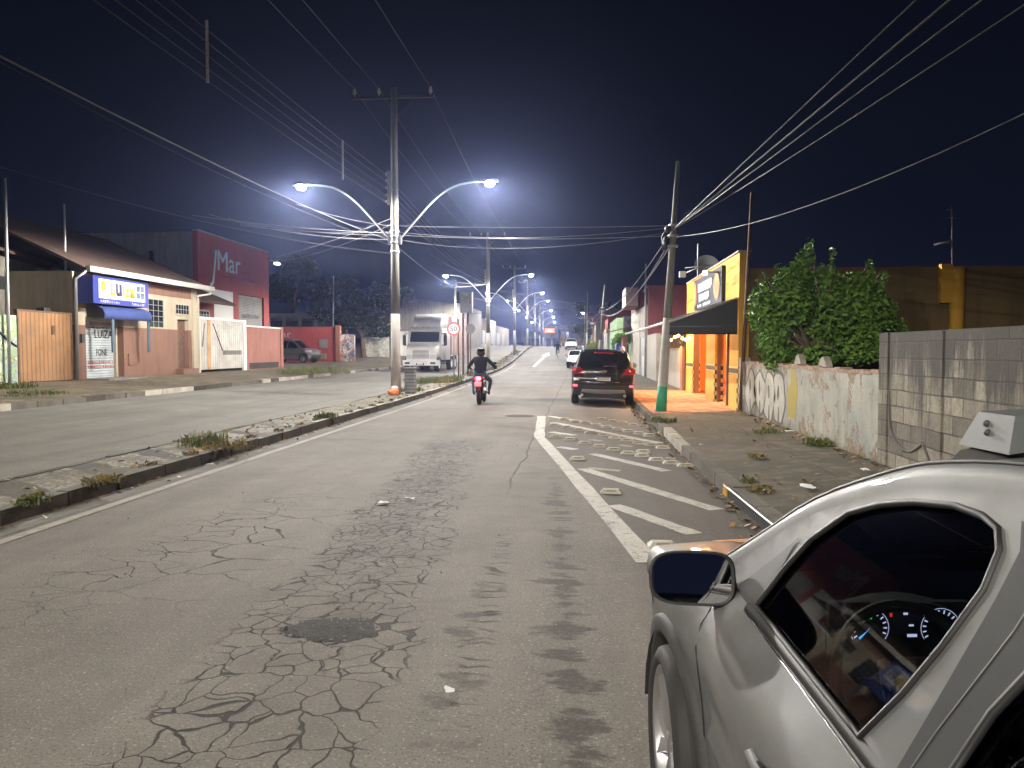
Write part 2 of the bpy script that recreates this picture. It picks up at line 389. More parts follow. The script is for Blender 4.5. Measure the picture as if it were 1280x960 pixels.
        # darker, older surfacing beyond the white line along the kerb
        ln_ = math_(t, 'MAXIMUM', math_(t, 'SUBTRACT', 1.385, math_(t, 'MULTIPLY', Y, 0.15)), -0.72)
        lane = math_(t, 'MULTIPLY', nd_smooth(t, math_(t, 'SUBTRACT', X, ln_), -0.03, 0.05), math_(t, 'SUBTRACT', 1.0, nd_smooth(t, Y, 18.8, 21.5)))
        cc = mixc(t, math_(t, 'MULTIPLY', lane, 0.45), cc, tuple(x*0.30 for x in base))
        hgt = math_(t, 'SUBTRACT', hgt, math_(t, 'MULTIPLY', allw, 2.2))
    t.links.new(cc, b.inputs['Base Color']); b.inputs['Roughness'].default_value = 0.82; b.inputs['Specular IOR Level'].default_value = 0.3
    bump(t, b, hgt, 0.7, 0.010)
    return m
def nd_smooth(t, x, a, b):
    n = nd(t, 'ShaderNodeMapRange', interpolation_type='SMOOTHSTEP')
    t.links.new(x, n.inputs['Value']) if not isinstance(x, (int, float)) else None
    for nm, v in (('From Min', a), ('From Max', b)):
        if isinstance(v, (int, float)): n.inputs[nm].default_value = v
        else: t.links.new(v, n.inputs[nm])
    return n.outputs['Result']
def slabs(name, col, size, moss=0.6, joint=0.02, tint=0.5):
    """cast paving: slabs with dark joints, blotches and moss"""
    m, t, b = newmat(name)
    c = nd(t, 'ShaderNodeNewGeometry').outputs['Position']
    br = nd(t, 'ShaderNodeTexBrick'); t.links.new(c, br.inputs['Vector']); br.offset = 0.0
    br.inputs['Scale'].default_value = 1.0; br.inputs['Brick Width'].default_value = size; br.inputs['Row Height'].default_value = size
    br.inputs['Mortar Size'].default_value = joint; br.inputs['Mortar Smooth'].default_value = 0.3
    br.inputs['Color1'].default_value = (*[x*(1-tint*0.3) for x in col], 1); br.inputs['Color2'].default_value = (*[x*(1+tint*0.3) for x in col], 1)
    br.inputs['Mortar'].default_value = (*[x*0.35 for x in col], 1)
    n1 = noise(t, c, 0.9, 7, 0.65); n2 = noise(t, c, 70, 3); n3 = noise(t, c, 2.7, 6, 0.7, 0.6)
    cc = mixc(t, 0.6, br.outputs['Color'], ramp(t, n2, [(0.3, 0.35), (0.7, 1.0)]), 'MULTIPLY')
    cc = mixc(t, ramp(t, n1, [(0.40, 0.0), (0.58, moss)]), cc, (0.040, 0.038, 0.022))
    cc = mixc(t, ramp(t, n3, [(0.50, 0.0), (0.66, 0.65)]), cc, tuple(x*1.8 for x in col))
    cc = mixc(t, ramp(t, noise(t, c, 11, 6, 0.75), [(0.52, 0.0), (0.66, 0.55)]), cc, tuple(x*0.35 for x in col))
    t.links.new(cc, b.inputs['Base Color']); b.inputs['Roughness'].default_value = 0.85
    bump(t, b, math_(t, 'ADD', n2, math_(t, 'MULTIPLY', br.outputs['Fac'], -1.2)), 0.35, 0.01)
    return m
def mosaic(name):
    """small stone mosaic in pale limestone with dark bands across, weeds in the joints"""
    m, t, b = newmat(name)
    c = nd(t, 'ShaderNodeNewGeometry').outputs['Position']; s = nd(t, 'ShaderNodeSeparateXYZ'); t.links.new(c, s.inputs[0])
    v = nd(t, 'ShaderNodeTexVoronoi'); v.inputs['Scale'].default_value = 13; t.links.new(c, v.inputs['Vector'])
    ve = nd(t, 'ShaderNodeTexVoronoi', feature='DISTANCE_TO_EDGE'); ve.inputs['Scale'].default_value = 13; t.links.new(c, ve.inputs['Vector'])
    sv = nd(t, 'ShaderNodeSeparateColor'); t.links.new(v.outputs['Color'], sv.inputs[0])
    stone = ramp(t, sv.outputs[0], [(0, (0.15, 0.138, 0.105)), (1, (0.34, 0.32, 0.26))])
    ph = math_(t, 'FRACT', math_(t, 'ADD', math_(t, 'MULTIPLY', s.outputs[1], 0.72), math_(t, 'ADD', math_(t, 'MULTIPLY', s.outputs[0], 0.5), math_(t, 'MULTIPLY', noise(t, c, 1.2, 2), 0.5))))
    dk = math_(t, 'MULTIPLY', nd_smooth(t, ph, 0.52, 0.56), math_(t, 'SUBTRACT', 1.0, nd_smooth(t, ph, 0.86, 0.9)))
    dk = math_(t, 'MULTIPLY', dk, math_(t, 'SUBTRACT', 1.0, nd_smooth(t, s.outputs[1], 13.5, 16.0)))
    cc = mixc(t, dk, stone, (0.045, 0.045, 0.047))
    jt = math_(t, 'SUBTRACT', 1.0, nd_smooth(t, ve.outputs['Distance'], 0.02, 0.10))
    cc = mixc(t, math_(t, 'MULTIPLY', jt, 0.8), cc, (0.07, 0.06, 0.04))
    cc = mixc(t, ramp(t, noise(t, c, 1.6, 6, 0.7), [(0.44, 0.0), (0.60, 0.85)]), cc, (0.085, 0.072, 0.045))
    t.links.new(cc, b.inputs['Base Color']); b.inputs['Roughness'].default_value = 0.85
    bump(t, b, ve.outputs['Distance'], 0.5, 0.02); return m
def worn_paint(name, col, under, wear=0.5):
    m, t, b = newmat(name)
    c = nd(t, 'ShaderNodeNewGeometry').outputs['Position']
    n = math_(t, 'ADD', math_(t, 'MULTIPLY', noise(t, c, 6, 6, 0.7), 0.6), math_(t, 'MULTIPLY', noise(t, c, 60, 2), 0.4))
    cc = mixc(t, ramp(t, n, [(wear-0.07, 1.0), (wear+0.03, 0.0)]), mixc(t, ramp(t, noise(t, c, 3, 4), [(0.3, 0.0), (0.7, 0.5)]), col, tuple(x*0.55 for x in col)), under)
    t.links.new(cc, b.inputs['Base Color']); b.inputs['Roughness'].default_value = 0.75
    bump(t, b, n, 0.3, 0.006); return m
A1 = (0.178, 0.161, 0.139)
MAT['asphalt'] = asphalt('asphalt cracked', A1, True)
MAT['asphalt2'] = asphalt('asphalt aged', (0.185, 0.174, 0.150))
MAT['slab'] = slabs('pavement slabs', (0.098, 0.080, 0.052), 1.5, 0.9)
MAT['slab_left'] = slabs('pavement slabs pale', (0.17, 0.135, 0.085), 2.0, 0.65)
MAT['tile'] = slabs('orange paving tile', (0.46, 0.20, 0.10), 0.32, 0.12, 0.016, 0.4)
MAT['mosaic'] = mosaic('stone mosaic')
MAT['mark'] = worn_paint('worn white road paint', (0.55, 0.53, 0.48), A1, 0.465)
MAT['mark_thin'] = worn_paint('thin road paint', (0.34, 0.32, 0.27), A1, 0.47)
MAT['dirt'] = M('bare earth', (0.14, 0.10, 0.065), 0.95, 0.5, 0.7, 30, 0.4)
MAT['soil_dark'] = M('dark ground', (0.05, 0.045, 0.035), 0.95, 0.4, 0.3, 20)
MAT['gutter'] = M('concrete gutter', (0.17, 0.16, 0.14), 0.9, 0.3, 2.5, 70, 0.2, grime=0.5)
MAT['kerb_grey'] = M('kerb stone', (0.13, 0.12, 0.098), 0.9, 0.3, 3, 60, 0.3, grime=0.7)
MAT['kerb_white'] = M('whitewashed kerb stone', (0.42, 0.39, 0.33), 0.9, 0.2, 3, 60, 0.25, grime=0.6)
MAT['kerb_dark'] = M('blackened kerb stone', (0.068, 0.058, 0.044), 0.95, 0.4, 3, 60, 0.3, grime=0.5)
KRT = [(-80, 2.6), (0, 2.5), (3.5, 2.05), (6.8, 1.74), (8.9, 1.68), (13, 1.63), (19, 1.60), (400, 1.60)]
def KR(s):
    for (a, x), (b, y) in zip(KRT, KRT[1:]):
        if s <= b: return x+(y-x)*(s-a)/(b-a)
    return 1.6
def sgrid(s0, s1):
    o = []; s = s0
    while s < s1: o.append(s); s += 1.0 if s < 25 else 3.0
    return o+[s1]
def strip(name, f0, f1, h0, h1, s0, s1, mat, nt=2):
    """a sheet along the road between two lateral lines, following bend and climb"""
    g = []
    for s in sgrid(s0, s1):
        a = f0(s) if callable(f0) else f0; b_ = f1(s) if callable(f1) else f1
        g.append([Wp(s, a+(b_-a)*i/nt, (h0+(h1-h0)*i/nt)) for i in range(nt+1)])
    return struct(MB().sheet(g).build(name, MAT[mat]))
# one earth sheet reaching the horizon
g = [[(x, y, zg(y)-0.45) for x in (-900, -300, -80, -40, -13, -6, 2, 40, 80, 300, 900)] for y in (-120, -20, 20, 50, 60, 70, 80, 90, 100, 110, 120, 130, 160, 400, 1500)]
struct(MB().sheet(g).build('ground', MAT['soil_dark']))
SN, SF = -45, 230
def roadgrid():
    g = []
    for s in sgrid(SN, SF):
        ts = [-5.46, -3.5, -1.8, -0.4, 0.4, 1.0, KR(s)+0.02]
        g.append([Wp(s, t, -0.035*smooth(-0.5, 1.7, t)) for t in ts])
    return g
struct(MB().sheet(roadgrid()).build('road', MAT['asphalt']))
strip('opposite_carriageway', -13.0, -6.55, 0.27, 0.10, SN, SF, 'asphalt2', 3)
strip('median', -6.55, -5.38, 0.15, 0.15, SN, SF, 'mosaic', 3)
strip('median_gutter', -5.40, -5.08, 0.006, 0.004, SN, SF, 'gutter')
strip('pavement', lambda s: KR(s)+0.13, 3.85, 0.125, 0.20, SN, 18.42, 'slab', 4)
strip('tiled_forecourt', lambda s: KR(s)+0.13, 3.85, 0.130, 0.165, 18.42, 28.6, 'tile', 3)
strip('pavement', lambda s: KR(s)+0.13, 4.4, 0.125, 0.20, 28.6, SF, 'slab', 4)
strip('opposite_pavement', -17.6, -13.05, 0.60, 0.41, SN, SF, 'slab_left', 4)
strip('yard', -60, -17.6, 0.62, 0.61, SN, SF, 'dirt', 4)
strip('yard', 3.85, 70, 0.10, 0.10, SN, SF, 'soil_dark', 3)
def kerb(name, tf, top, bot, wid, s0, s1, pick):
    mb = MB(); s = s0; prev = 1
    while s < s1:
        L = rnd.uniform(0.85, 1.05); t = tf(s+L/2) if callable(tf) else tf
        a, b_ = Wp(s+0.012, tf(s) if callable(tf) else tf), Wp(s+L-0.012, tf(s+L) if callable(tf) else tf)
        d = (b_-a); n = Vector((d.y, -d.x, 0)).normalized()
        dz = rnd.uniform(-0.012, 0.01); dx = rnd.uniform(-0.012, 0.012)
        prev = pick(s, prev)
        mb.obox((a+b_)/2+n*dx+Vector((0, 0, (top+bot)/2+dz)), d, n*wid, (0, 0, top-bot), 2)
        mb.m[-5] = prev
        if name != 'median_kerb': mb.m[-6:] = [prev]*6
        s += L
    return struct(mb.build(name, [MAT['kerb_grey'], MAT['kerb_white'], MAT['kerb_dark']]))
def pk(pw, pd):
    def f(s, prev):
        if rnd.random() < 0.35: return prev
        r = rnd.random(); return 1 if r < pw else (2 if r < pw+pd else 0)
    return f
kerb('median_kerb', -5.44, 0.158, -0.1, 0.14, SN, SF, pk(0.58, 0.10))
kerb('median_kerb', -6.56, 0.156, -0.05, 0.10, SN, SF, pk(0.0, 0.8))
kerb('opposite_kerb', lambda s: -13.03+0.3*smooth(18, 8, s) if s < 18 else -13.03, 0.415, 0.1, 0.15, SN, SF, pk(0.45, 0.25))
kerb('kerb', lambda s: KR(s)+0.07, 0.135, -0.12, 0.15, SN, SF, pk(0.05, 0.20))
# earth and silt lying in the gutters
strip('gutter_silt', lambda s: KR(s)-0.16-0.05*math.sin(s*1.3), lambda s: KR(s)+0.005, -0.024, -0.020, SN, 60, 'kerb_dark', 1)
# ------------------------------------------------------------------ painted road markings
def quad_mark(name, pts, mat='mark', h=0.004):
    mb = MB(); mb.add([(p[0], p[1], (p[2] if len(p) > 2 else -0.035*smooth(-0.5, 1.7, p[0]))+h) for p in pts], [list(range(len(pts)))])
    return struct(mb.build(name, MAT[mat]))
def bar_mark(u0, v0, u1, v1, wd, mat='mark', h=0.004):
    a = onz(u0, v0, -0.015); b_ = onz(u1, v1, -0.03); d = (b_-a).normalized(); n = Vector((-d.y, d.x, 0))*wd/2
    k = 8; g = []
    for i in range(k+1):
        p = a.lerp(b_, i/k); j = rnd.uniform(0.85, 1.1)
        g.append([(q.x, q.y, -0.035*smooth(-0.5, 1.7, q.x)+h) for q in (p-n*j, p+n*j)])
    return struct(MB().sheet(g, smooth=False).build('road_marking', MAT[mat]))
bar_mark(677, 521, 674, 549, 0.21)
bar_mark(674, 547, 812, 706, 0.20, h=0.006)
for q in ((686, 521, 812, 543), (690, 529, 826, 554), (688, 541, 718, 546), (698, 560, 720, 564), (741, 568, 834, 589), (728, 587, 896, 637), (767, 632, 868, 668)):
    bar_mark(*q, 0.19)
for q in ((738, 550, 752, 553), (775, 556, 790, 559), (735, 586, 775, 590), (832, 571, 848, 573)): bar_mark(*q, 0.16, 'mark_thin')
strip('edge_line', -5.0, -4.88, 0.006, 0.006, SN, 70, 'mark_thin', 1)
ar = [[Wp(s, t-wd, 0.02), Wp(s, t+wd, 0.02)] for s, t, wd in ((64, -3.05, 0.10), (70, -2.95, 0.12), (77, -2.80, 0.14), (84, -2.6, 0.14), (86, -2.55, 0.45), (93, -2.3, 0.02))]
struct(MB().sheet(ar, smooth=False).build('lane_arrow', MAT['white_clean']))
# tar filled pothole: ragged, slightly domed
MAT['tar'] = M('fresh tar patch', (0.030, 0.029, 0.027), 0.85, 0.75, 30, 110, 1.0)
def patch(cx, cy, rx, ry, name='tar_patch'):
    rings = []
    ph = [rnd.uniform(0, 6) for _ in range(5)]
    for k in range(6):
        q = k/5; row = []
        for i in range(40):
            a = 2*math.pi*i/40; e = 1+0.07*math.sin(3*a+ph[0])+0.06*math.sin(5*a+ph[1])+0.06*math.sin(9*a+ph[2])+0.04*math.sin(17*a+ph[3])
            row.append((cx+rx*e*q*math.cos(a), cy+ry*e*q*math.sin(a), 0.005+0.006*(1-q*q)+(rnd.uniform(-0.002, 0.003) if 0 < k < 5 else 0) - 0.004*(k == 5)))
        row.append(row[0]); rings.append(row)
    return struct(MB().sheet(rings).build(name, MAT['tar']))
c = onz(415, 787); patch(c.x, c.y, 0.29, 0.20)
# manhole far down the lane
c = onz(650, 520); struct(MB().lathe([(0, 0.006), (0.36, 0.006), (0.38, 0.002)], (c.x, c.y, 0), n=24).build('manhole_cover', MAT['kerb_dark']))
# a few sheets of different surfacing set in the lane
for (u0, v0, u1, v1) in ((395, 541, 505, 549), (640, 590, 690, 596)):
    a = onz(u0, v1); b_ = onz(u1, v0)
    quad_mark('repair_sheet', [(a.x, a.y, 0), (b_.x, a.y+0.05, 0), (b_.x+0.05, b_.y, 0), (a.x+0.1, b_.y-0.1, 0)], 'gutter', 0.0035)
# ================================================================== STREET LAMPS (and their light)
def lamp_light(name, parent, x):
    """one LED street luminaire: a wide batwing beam that falls evenly along the road"""
    L = bpy.data.lights.new(name, 'SPOT'); L.energy = LAMP_W; L.spot_size = R(174); L.spot_blend = 0.25; L.shadow_soft_size = 0.16
    L.color = (1.0, 0.94, 0.86)
    L.use_nodes = True; t = L.node_tree; em = t.nodes['Emission']
    nrm = nd(t, 'ShaderNodeTexCoord').outputs['Normal']; s = nd(t, 'ShaderNodeSeparateXYZ'); t.links.new(nrm, s.inputs[0])
    cz = math_(t, 'MAXIMUM', math_(t, 'ABSOLUTE', s.outputs[2]), 0.25)
    t.links.new(math_(t, 'MULTIPLY', math_(t, 'DIVIDE', 1.0, math_(t, 'POWER', cz, 1.2)), 0.62), em.inputs['Strength'])
    o = bpy.data.objects.new(name, L); COL.objects.link(o); o.parent = parent; o.location = (x, 0, 6.90)
    G = bpy.data.lights.new('lamp_glow', 'POINT'); G.energy = LAMP_W*0.045; G.shadow_soft_size = 0.16; G.color = (0.80, 0.88, 1.0)
    o2 = bpy.data.objects.new('lamp_glow', G); COL.objects.link(o2); o2.parent = parent; o2.location = (x, 0, 6.80); return o
def make_lamp_post():
    t = thing('street_lamp', 'tall concrete lamp post with twin arms and lit lamps', 'street lamp', group='twin-armed lamp posts along the median')
    mb = MB()
    def rad(z): return 0.165-0.065*z/10.1
    zs = [0, 2.7]; mb.tube([(0, 0, z) for z in (0, 1.3, 2.7)], [rad(z)+0.004 for z in (0, 1.3, 2.7)], 12, 1)
    mb.tube([(0, 0, z) for z in (2.7, 5, 7.5, 10.1)], [rad(z) for z in (2.7, 5, 7.5, 10.1)], 12, 0)
    mb.build('post', [MAT['conc'], MAT['pole_white']], t)
    for z in (4.75, 5.05, 5.25, 5.42): MB().lathe([(rad(z)+0.003, -0.03), (rad(z)+0.02, -0.03), (rad(z)+0.02, 0.03), (rad(z)+0.003, 0.03)], (0, 0, z), n=14).build('clamp_band', MAT['galv'], t)
    for x in (-0.17, 0.17): MB().box(x-0.05, x+0.05, -0.08, 0.08, 5.0, 5.3).build('arm_bracket', MAT['galv'], t)
    for sx in (-1, 1):
        arm = MB().tube(crom([(sx*0.16, 0, 5.15), (sx*0.75, 0, 5.82), (sx*1.35, 0, 6.45), (sx*1.95, 0, 6.84), (sx*2.5, 0, 6.97), (sx*2.85, 0, 7.0)], 4), 0.032, 7)
        arm.build('arm', MAT['galv'], t)
        hd = MB(Matrix.Translation((sx*2.8, 0, 7.0)) @ Matrix.Rotation(0 if sx > 0 else math.pi, 4, 'Z'))
        prof = [(0.0, 0.05, 0.03), (0.1, 0.07, 0.04), (0.22, 0.13, 0.055), (0.5, 0.15, 0.06), (0.62, 0.11, 0.035), (0.66, 0.05, 0.02)]
        g = [[(x, -wd, -0.02), (x, -wd*0.9, h*0.6), (x, -wd*0.4, h), (x, wd*0.4, h), (x, wd*0.9, h*0.6), (x, wd, -0.02), (x, -wd, -0.02)] for x, wd, h in prof]
        hd.sheet(g); hl = hd.build('lamp_head', MAT['grey_metal'], t)
        ln = MB(Matrix.Translation((sx*3.17, 0, 6.985)))
        ln.lathe([(0.15, 0.01), (0.17, -0.03), (0.15, -0.10), (0.08, -0.145), (0.0, -0.16)], n=14)
        ln.build('lens', MAT['lamp_on'], hl)
        lamp_light('lamp_light', t, sx*3.17)
    ca = MB(); ca.box(-1.42, 1.32, -0.04, 0.04, 9.75, 9.83)
    for sx in (-1, 1): ca.obox((sx*0.33, 0.06, 9.4), (sx*0.62, 0, 0.62), (0, 0.02, 0), (-0.03, 0, 0.03))
    ca.build('crossarm', MAT['black_plastic'], t)
    for x in (-1.32, -0.5, 1.22):
        MB().lathe([(0.02, 0), (0.02, 0.09), (0.065, 0.10), (0.045, 0.15), (0.06, 0.16), (0.04, 0.22), (0.05, 0.23), (0.02, 0.28)], (x, 0, 9.83), n=10).build('insulator', MAT['porcelain'], t)
    rk = MB(); rk.box(-0.24, -0.16, -0.02, 0.02, 6.3, 7.4)
    for z in (6.4, 6.62, 6.85, 7.08, 7.3): rk.lathe([(0.03, -0.04), (0.05, -0.03), (0.03, 0), (0.05, 0.03), (0.03, 0.04)], (-0.26, 0, z), n=8)
    rk.build('cable_rack', MAT['porcelain'], t)
    return t
lamp0 = make_lamp_post()
LAMPS = [(24.9, -6.12), (56, -6.1), (87, -6.12), (118, -6.1), (149, -6.1), (180, -6.1), (211, -6.1), (-6, -6.1)]
LBL = ['tall concrete lamp post with twin arms, nearest one, orange rubbish bag at its foot', 'concrete lamp post with twin lit arms just beyond the speed sign', 'third concrete twin-armed lamp post along the median',
       'fourth concrete twin-armed lamp post along the median', 'fifth lamp post along the median, near the crest', 'far lamp post at the crest of the road', 'farthest lit lamp post at the end of the street', 'concrete lamp post standing behind the photographer']
for i, (s, t) in enumerate(LAMPS):
    p = Wp(s, t, 0.14)
    if i == 0: lamp0.location = p; lamp0['label'] = LBL[0]
    else: dup(lamp0, p, 0, LBL[i])
for c_ in children([o for o in bpy.data.objects if o.get('label') == LBL[7]][0]):
    if c_.type == 'LIGHT' and c_.data.type == 'SPOT': c_.data = c_.data.copy(); c_.data.energy = LAMP_W*0.72; c_.data.color = (1.0, 0.90, 0.76)
# small single-arm lamp on the right-hand pavement far ahead
def side_lamp(s, t):
    o = thing('street_lamp', 'single lit lamp on a slim post on the right pavement far ahead', 'street lamp', Wp(s, t, 0.13))
    MB().tube([(0, 0, 0), (0, 0, 6.0)], [0.09, 0.06], 8).build('post', MAT['conc'], o)
    h = MB().lathe([(0, 0.22), (0.16, 0.16), (0.2, 0), (0.12, -0.1)], (-0.3, 0, 5.0), n=12); h.tube([(0, 0, 5.1), (-0.3, 0, 5.15)], 0.03, 6); hd = h.build('lamp_head', MAT['grey_metal'], o)
    MB().ball((-0.3, 0, 4.93), 0.15, n=6).build('lens', MAT['lamp_on'], hd)
side_lamp(112, 2.6)
# ================================================================== RIGHT-HAND UTILITY POLES
def utility_pole(s, t, h, lean, label, white=True, r0=0.13, green=True):
    o = thing('utility_pole', label, 'utility pole', Wp(s, t, 0.13), 0, 'leaning utility poles on the right pavement')
    mb = MB(); X = lambda z: lean*z/h
    seq = [(0, 0.62, 2), (0.62, 2.3, 1), (2.3, h, 0)] if green else [(0, 2.2, 1), (2.2, h, 0)]
    for a, b_, mi in seq:
        zz = [a, (a+b_)/2, b_]
        mb.tube([(X(z), 0, z) for z in zz], [r0-(r0-0.055)*z/h+(0.004 if mi else 0) for z in zz], 12, mi)
    mb.build('post', [MAT['conc'], MAT['pole_white'], MAT['pole_green']], o)
    for z in (4.05, 4.3, 4.55): MB().lathe([(0.10, -0.03), (0.135, -0.03), (0.135, 0.03), (0.10, 0.03)], (X(z), 0, z), n=12).build('clamp_band', MAT['galv'], o)
    j = MB(); j.ball((X(4.2)-0.16, 0.05, 4.15), 0.13, n=6, sq=(0.7, 1, 1.3)); j.ball((X(4.4)-0.14, -0.1, 4.45), 0.09, n=6)
    j.tube([(X(4.3)-0.1, 0, 4.55), (X(4.2)-0.25, 0.1, 4.3), (X(4.2)-0.22, 0, 3.95), (X(4.2)-0.08, 0, 4.05)], 0.03, 6)
    j.build('junction_box', MAT['black_plastic'], o)
    return o
utility_pole(19.0, 2.0, 6.1, 0.36, 'leaning pole painted green and white at its foot in front of the bar awning')
utility_pole(56, 2.0, 6.2, 0.45, 'leaning pole with white foot beyond the black SUV', green=False)
utility_pole(100, 2.5, 7.5, 0.1, 'thin upright pole far ahead beside the hedge', green=False)
# ================================================================== OVERHEAD CABLES
def cable(a, b_, sag, label, r=0.011, mat='cable', grp='overhead cables', n=18):
    a = Vector(a); b_ = Vector(b_)
    pts = [a.lerp(b_, i/n)-Vector((0, 0, sag*4*(i/n)*(1-i/n))) for i in range(n+1)]
    o = MB().tube(pts, r, 5, cap=False).build('cable', MAT[mat]); return tag(o, label, 'cable', grp)
lp = [Wp(s, t, 0.14) for s, t in LAMPS]; seq = [7, 0, 1, 2, 3, 4]
for x, nm in ((-1.32, 'left'), (-0.5, 'middle'), (1.22, 'right')):
    for k, (i, j) in enumerate(zip(seq, seq[1:])):
        cable(lp[i]+Vector((x, 0, 10.08)), lp[j]+Vector((x, 0, 10.08)), 0.35, f'thin high voltage wire strung between the crossarm tops of the lamp posts', 0.008, 'cable', 'high voltage wires')
for z in (6.4, 6.62, 6.85, 7.08, 7.3):
    for k, (i, j) in enumerate(zip(seq, seq[1:])):
        cable(lp[i]+Vector((-0.3, 0, z)), lp[j]+Vector((-0.3, 0, z)), 0.28+0.03*(z-6.4), 'low voltage wire in the stacked row on the left of the lamp posts', 0.008, 'cable', 'low voltage wires')
for s in (12.8, 20.3):
    o = MB().box(-6.43, -6.39, s-0.015, s+0.015, 6.25, 7.3).build('cable_spacer', MAT['porcelain']); tag(o, 'pale spacer rod hanging across the stacked wires' + (' near the top edge of the photo' if s < 15 else ' close to the nearest lamp post'), 'cable spacer')
# telephone bundles along the median
for z, r in ((5.15, 0.013),):
    for i, j in zip(seq, seq[1:]):
        cable(lp[i]+Vector((-0.2, 0, z)), lp[j]+Vector((-0.2, 0, z)), 0.45 if z > 5 else 0.65, 'drooping telephone cable between the lamp posts', r, 'cable', 'telephone cables')
P0 = lp[0]; H0 = P0+Vector((-0.1, 0, 5.3))
def drop(u, v, s, sag, z0=5.2, bright=True, src=P0):
    q = on(1, u, v, s); cable(src+Vector((0, 0, z0)), q, sag, 'service cable fanning out from the nearest lamp post', 0.0085, 'cable_bright' if bright else 'cable', 'service cables')
for u, v, s, sag, z0 in ((240, 269, 34, 0.1, 5.35), (285, 273, 36, 0.2, 5.3), (262, 268, 30, 0.25, 5.15), (352, 326, 44, 0.2, 5.7), (370, 255, 20, 0.1, 5.6), (300, 281, 42, 0.15, 5.4), (345, 321, 30, 0.1, 5.9)):
    drop(u, v, s, sag, z0)
# cable that comes from the far left across to the lamp post
cable(on(1, -60, 45, 12), P0+Vector((-0.1, 0, 4.95)), 0.25, 'sagging cable from the far left to the nearest lamp post', 0.006)
cable(on(1, -60, 190, 14), P0+Vector((-0.1, 0, 4.7)), 0.3, 'lower faint cable from the far left to the nearest lamp post', 0.007)
# across the road to the right-hand pole
RP = Wp(19.0, 2.0+0.25, 0.13)
for z0, z1, sg in ((5.6, 4.55, 0.05), (5.4, 4.5, 0.22), (5.3, 4.3, 0.1), (5.15, 4.4, 0.35)):
    cable(P0+Vector((0.12, 0, z0)), RP+Vector((-0.05, 0, z1)), sg, 'thin cable crossing the road to the leaning pole', 0.009, 'cable_bright' if sg < 0.2 else 'cable', 'cables crossing the road')
P1 = lp[1]; RP1 = Wp(56, 2.3, 0.13)
for z0, z1, sg in ((6.0, 4.6, 0.1), (5.6, 4.3, 0.4), (5.3, 4.2, 0.2)):
    cable(P1+Vector((0.12, 0, z0)), RP1+Vector((0, 0, z1)), sg, 'thin cable crossing the road beyond the motorcycle', 0.012, 'cable_bright' if sg < .3 else 'cable', 'far cables crossing the road')
for u, v, s, sg in ((545, 347, 60, 0.15), (520, 356, 62, 0.2), (538, 318, 58, 0.1)):
    cable(P1+Vector((-0.1, 0, 6.3)), on(1, u, v, s), sg, 'pale cables meeting the post behind the speed sign', 0.016, 'cable_bright', 'far service cables')
for i in (2, 3):
    for z0, dx, sg in ((5.8, 9.5, 0.3), (5.2, 9.8, 0.5), (5.5, -7.5, 0.3)):
        p = lp[i]; cable(p+Vector((0, 0, z0)), p+Vector((dx, 2, z0-0.8)), sg, 'far thin cable crossing the street', 0.016, 'cable', 'far cables crossing the street')
# cables of the right-hand row: towards and past the camera
def through(a, u, v, s, far=2.0):                    # from a, straight past the point seen at (u,v) on the plane y=s
    q = on(1, u, v, s); return q+(q-a)*(far-1)
RT = RP+Vector((0, 0, 4.45))
for u, v, sg, m, lab in ((1145, 0, 0.0, 'cable', 'uppermost cable of the bundle rising to the right'), (1180, 0, 0.05, 'cable_bright', 'brightest thick cable of the bundle rising to the right'), (1190, 22, 0.05, 'cable', 'third cable of the bundle rising to the right'), (1250, 12, 0.12, 'cable', 'lowest cable of the bundle rising to the right')):
    cable(RT, through(RT, u, v, 8, 1.6), sg, lab, 0.016 if m == 'cable_bright' else 0.011, m)
RT2 = RP+Vector((0.05, 0, 4.28))
cable(RT2, on(1, 1330, 118, 8.5), 0.30, 'single pale cable sagging low toward the upper right corner', 0.010, 'cable_bright')
for dz, sg in ((4.45, 0.5), (4.3, 0.9), (4.15, 0.7)):
    cable(RP+Vector((0, 0, dz)), RP1+Vector((0, 0, dz-0.1)), sg, 'dark cable running between the two leaning poles', 0.016, 'cable', 'cables between the leaning poles')
    cable(RP1+Vector((0, 0, dz)), Wp(100, 2.5, dz), sg, 'dark cable running on from the second leaning pole', 0.016, 'cable', 'cables beyond the second leaning pole')
# thin free-standing service posts
def slim_post(a, b_, r, mat, label):
    o = MB().tube([a, b_], [r, r*0.85], 8).build('service_post', MAT[mat]); tag(o, label, 'post'); return o
slim_post(on(0, 10, 396, -17.35)-Vector((0, 0, 2.05)), on(0, 6, 222, -17.35), 0.05, 'galv', 'slim grey post rising behind the green graffiti wall')
slim_post(on(0, 82, 328, -18.6)-Vector((0, 0, 1.0)), on(0, 80, 255, -18.6), 0.045, 'galv', 'short grey pipe standing on the dark tiled roof')
slim_post(on(1, 926, 455, 18.36)-Vector((0, 0, 1.1)), on(1, 940, 240, 18.36), 0.045, 'rust', 'tall rusty pipe leaning at the corner of the yellow bar')
slim_post(on(1, 416, 400, 66)-Vector((0, 0, 2.2)), on(1, 417, 345, 66), 0.06, 'galv', 'slim pole in front of the dark trees on the left')
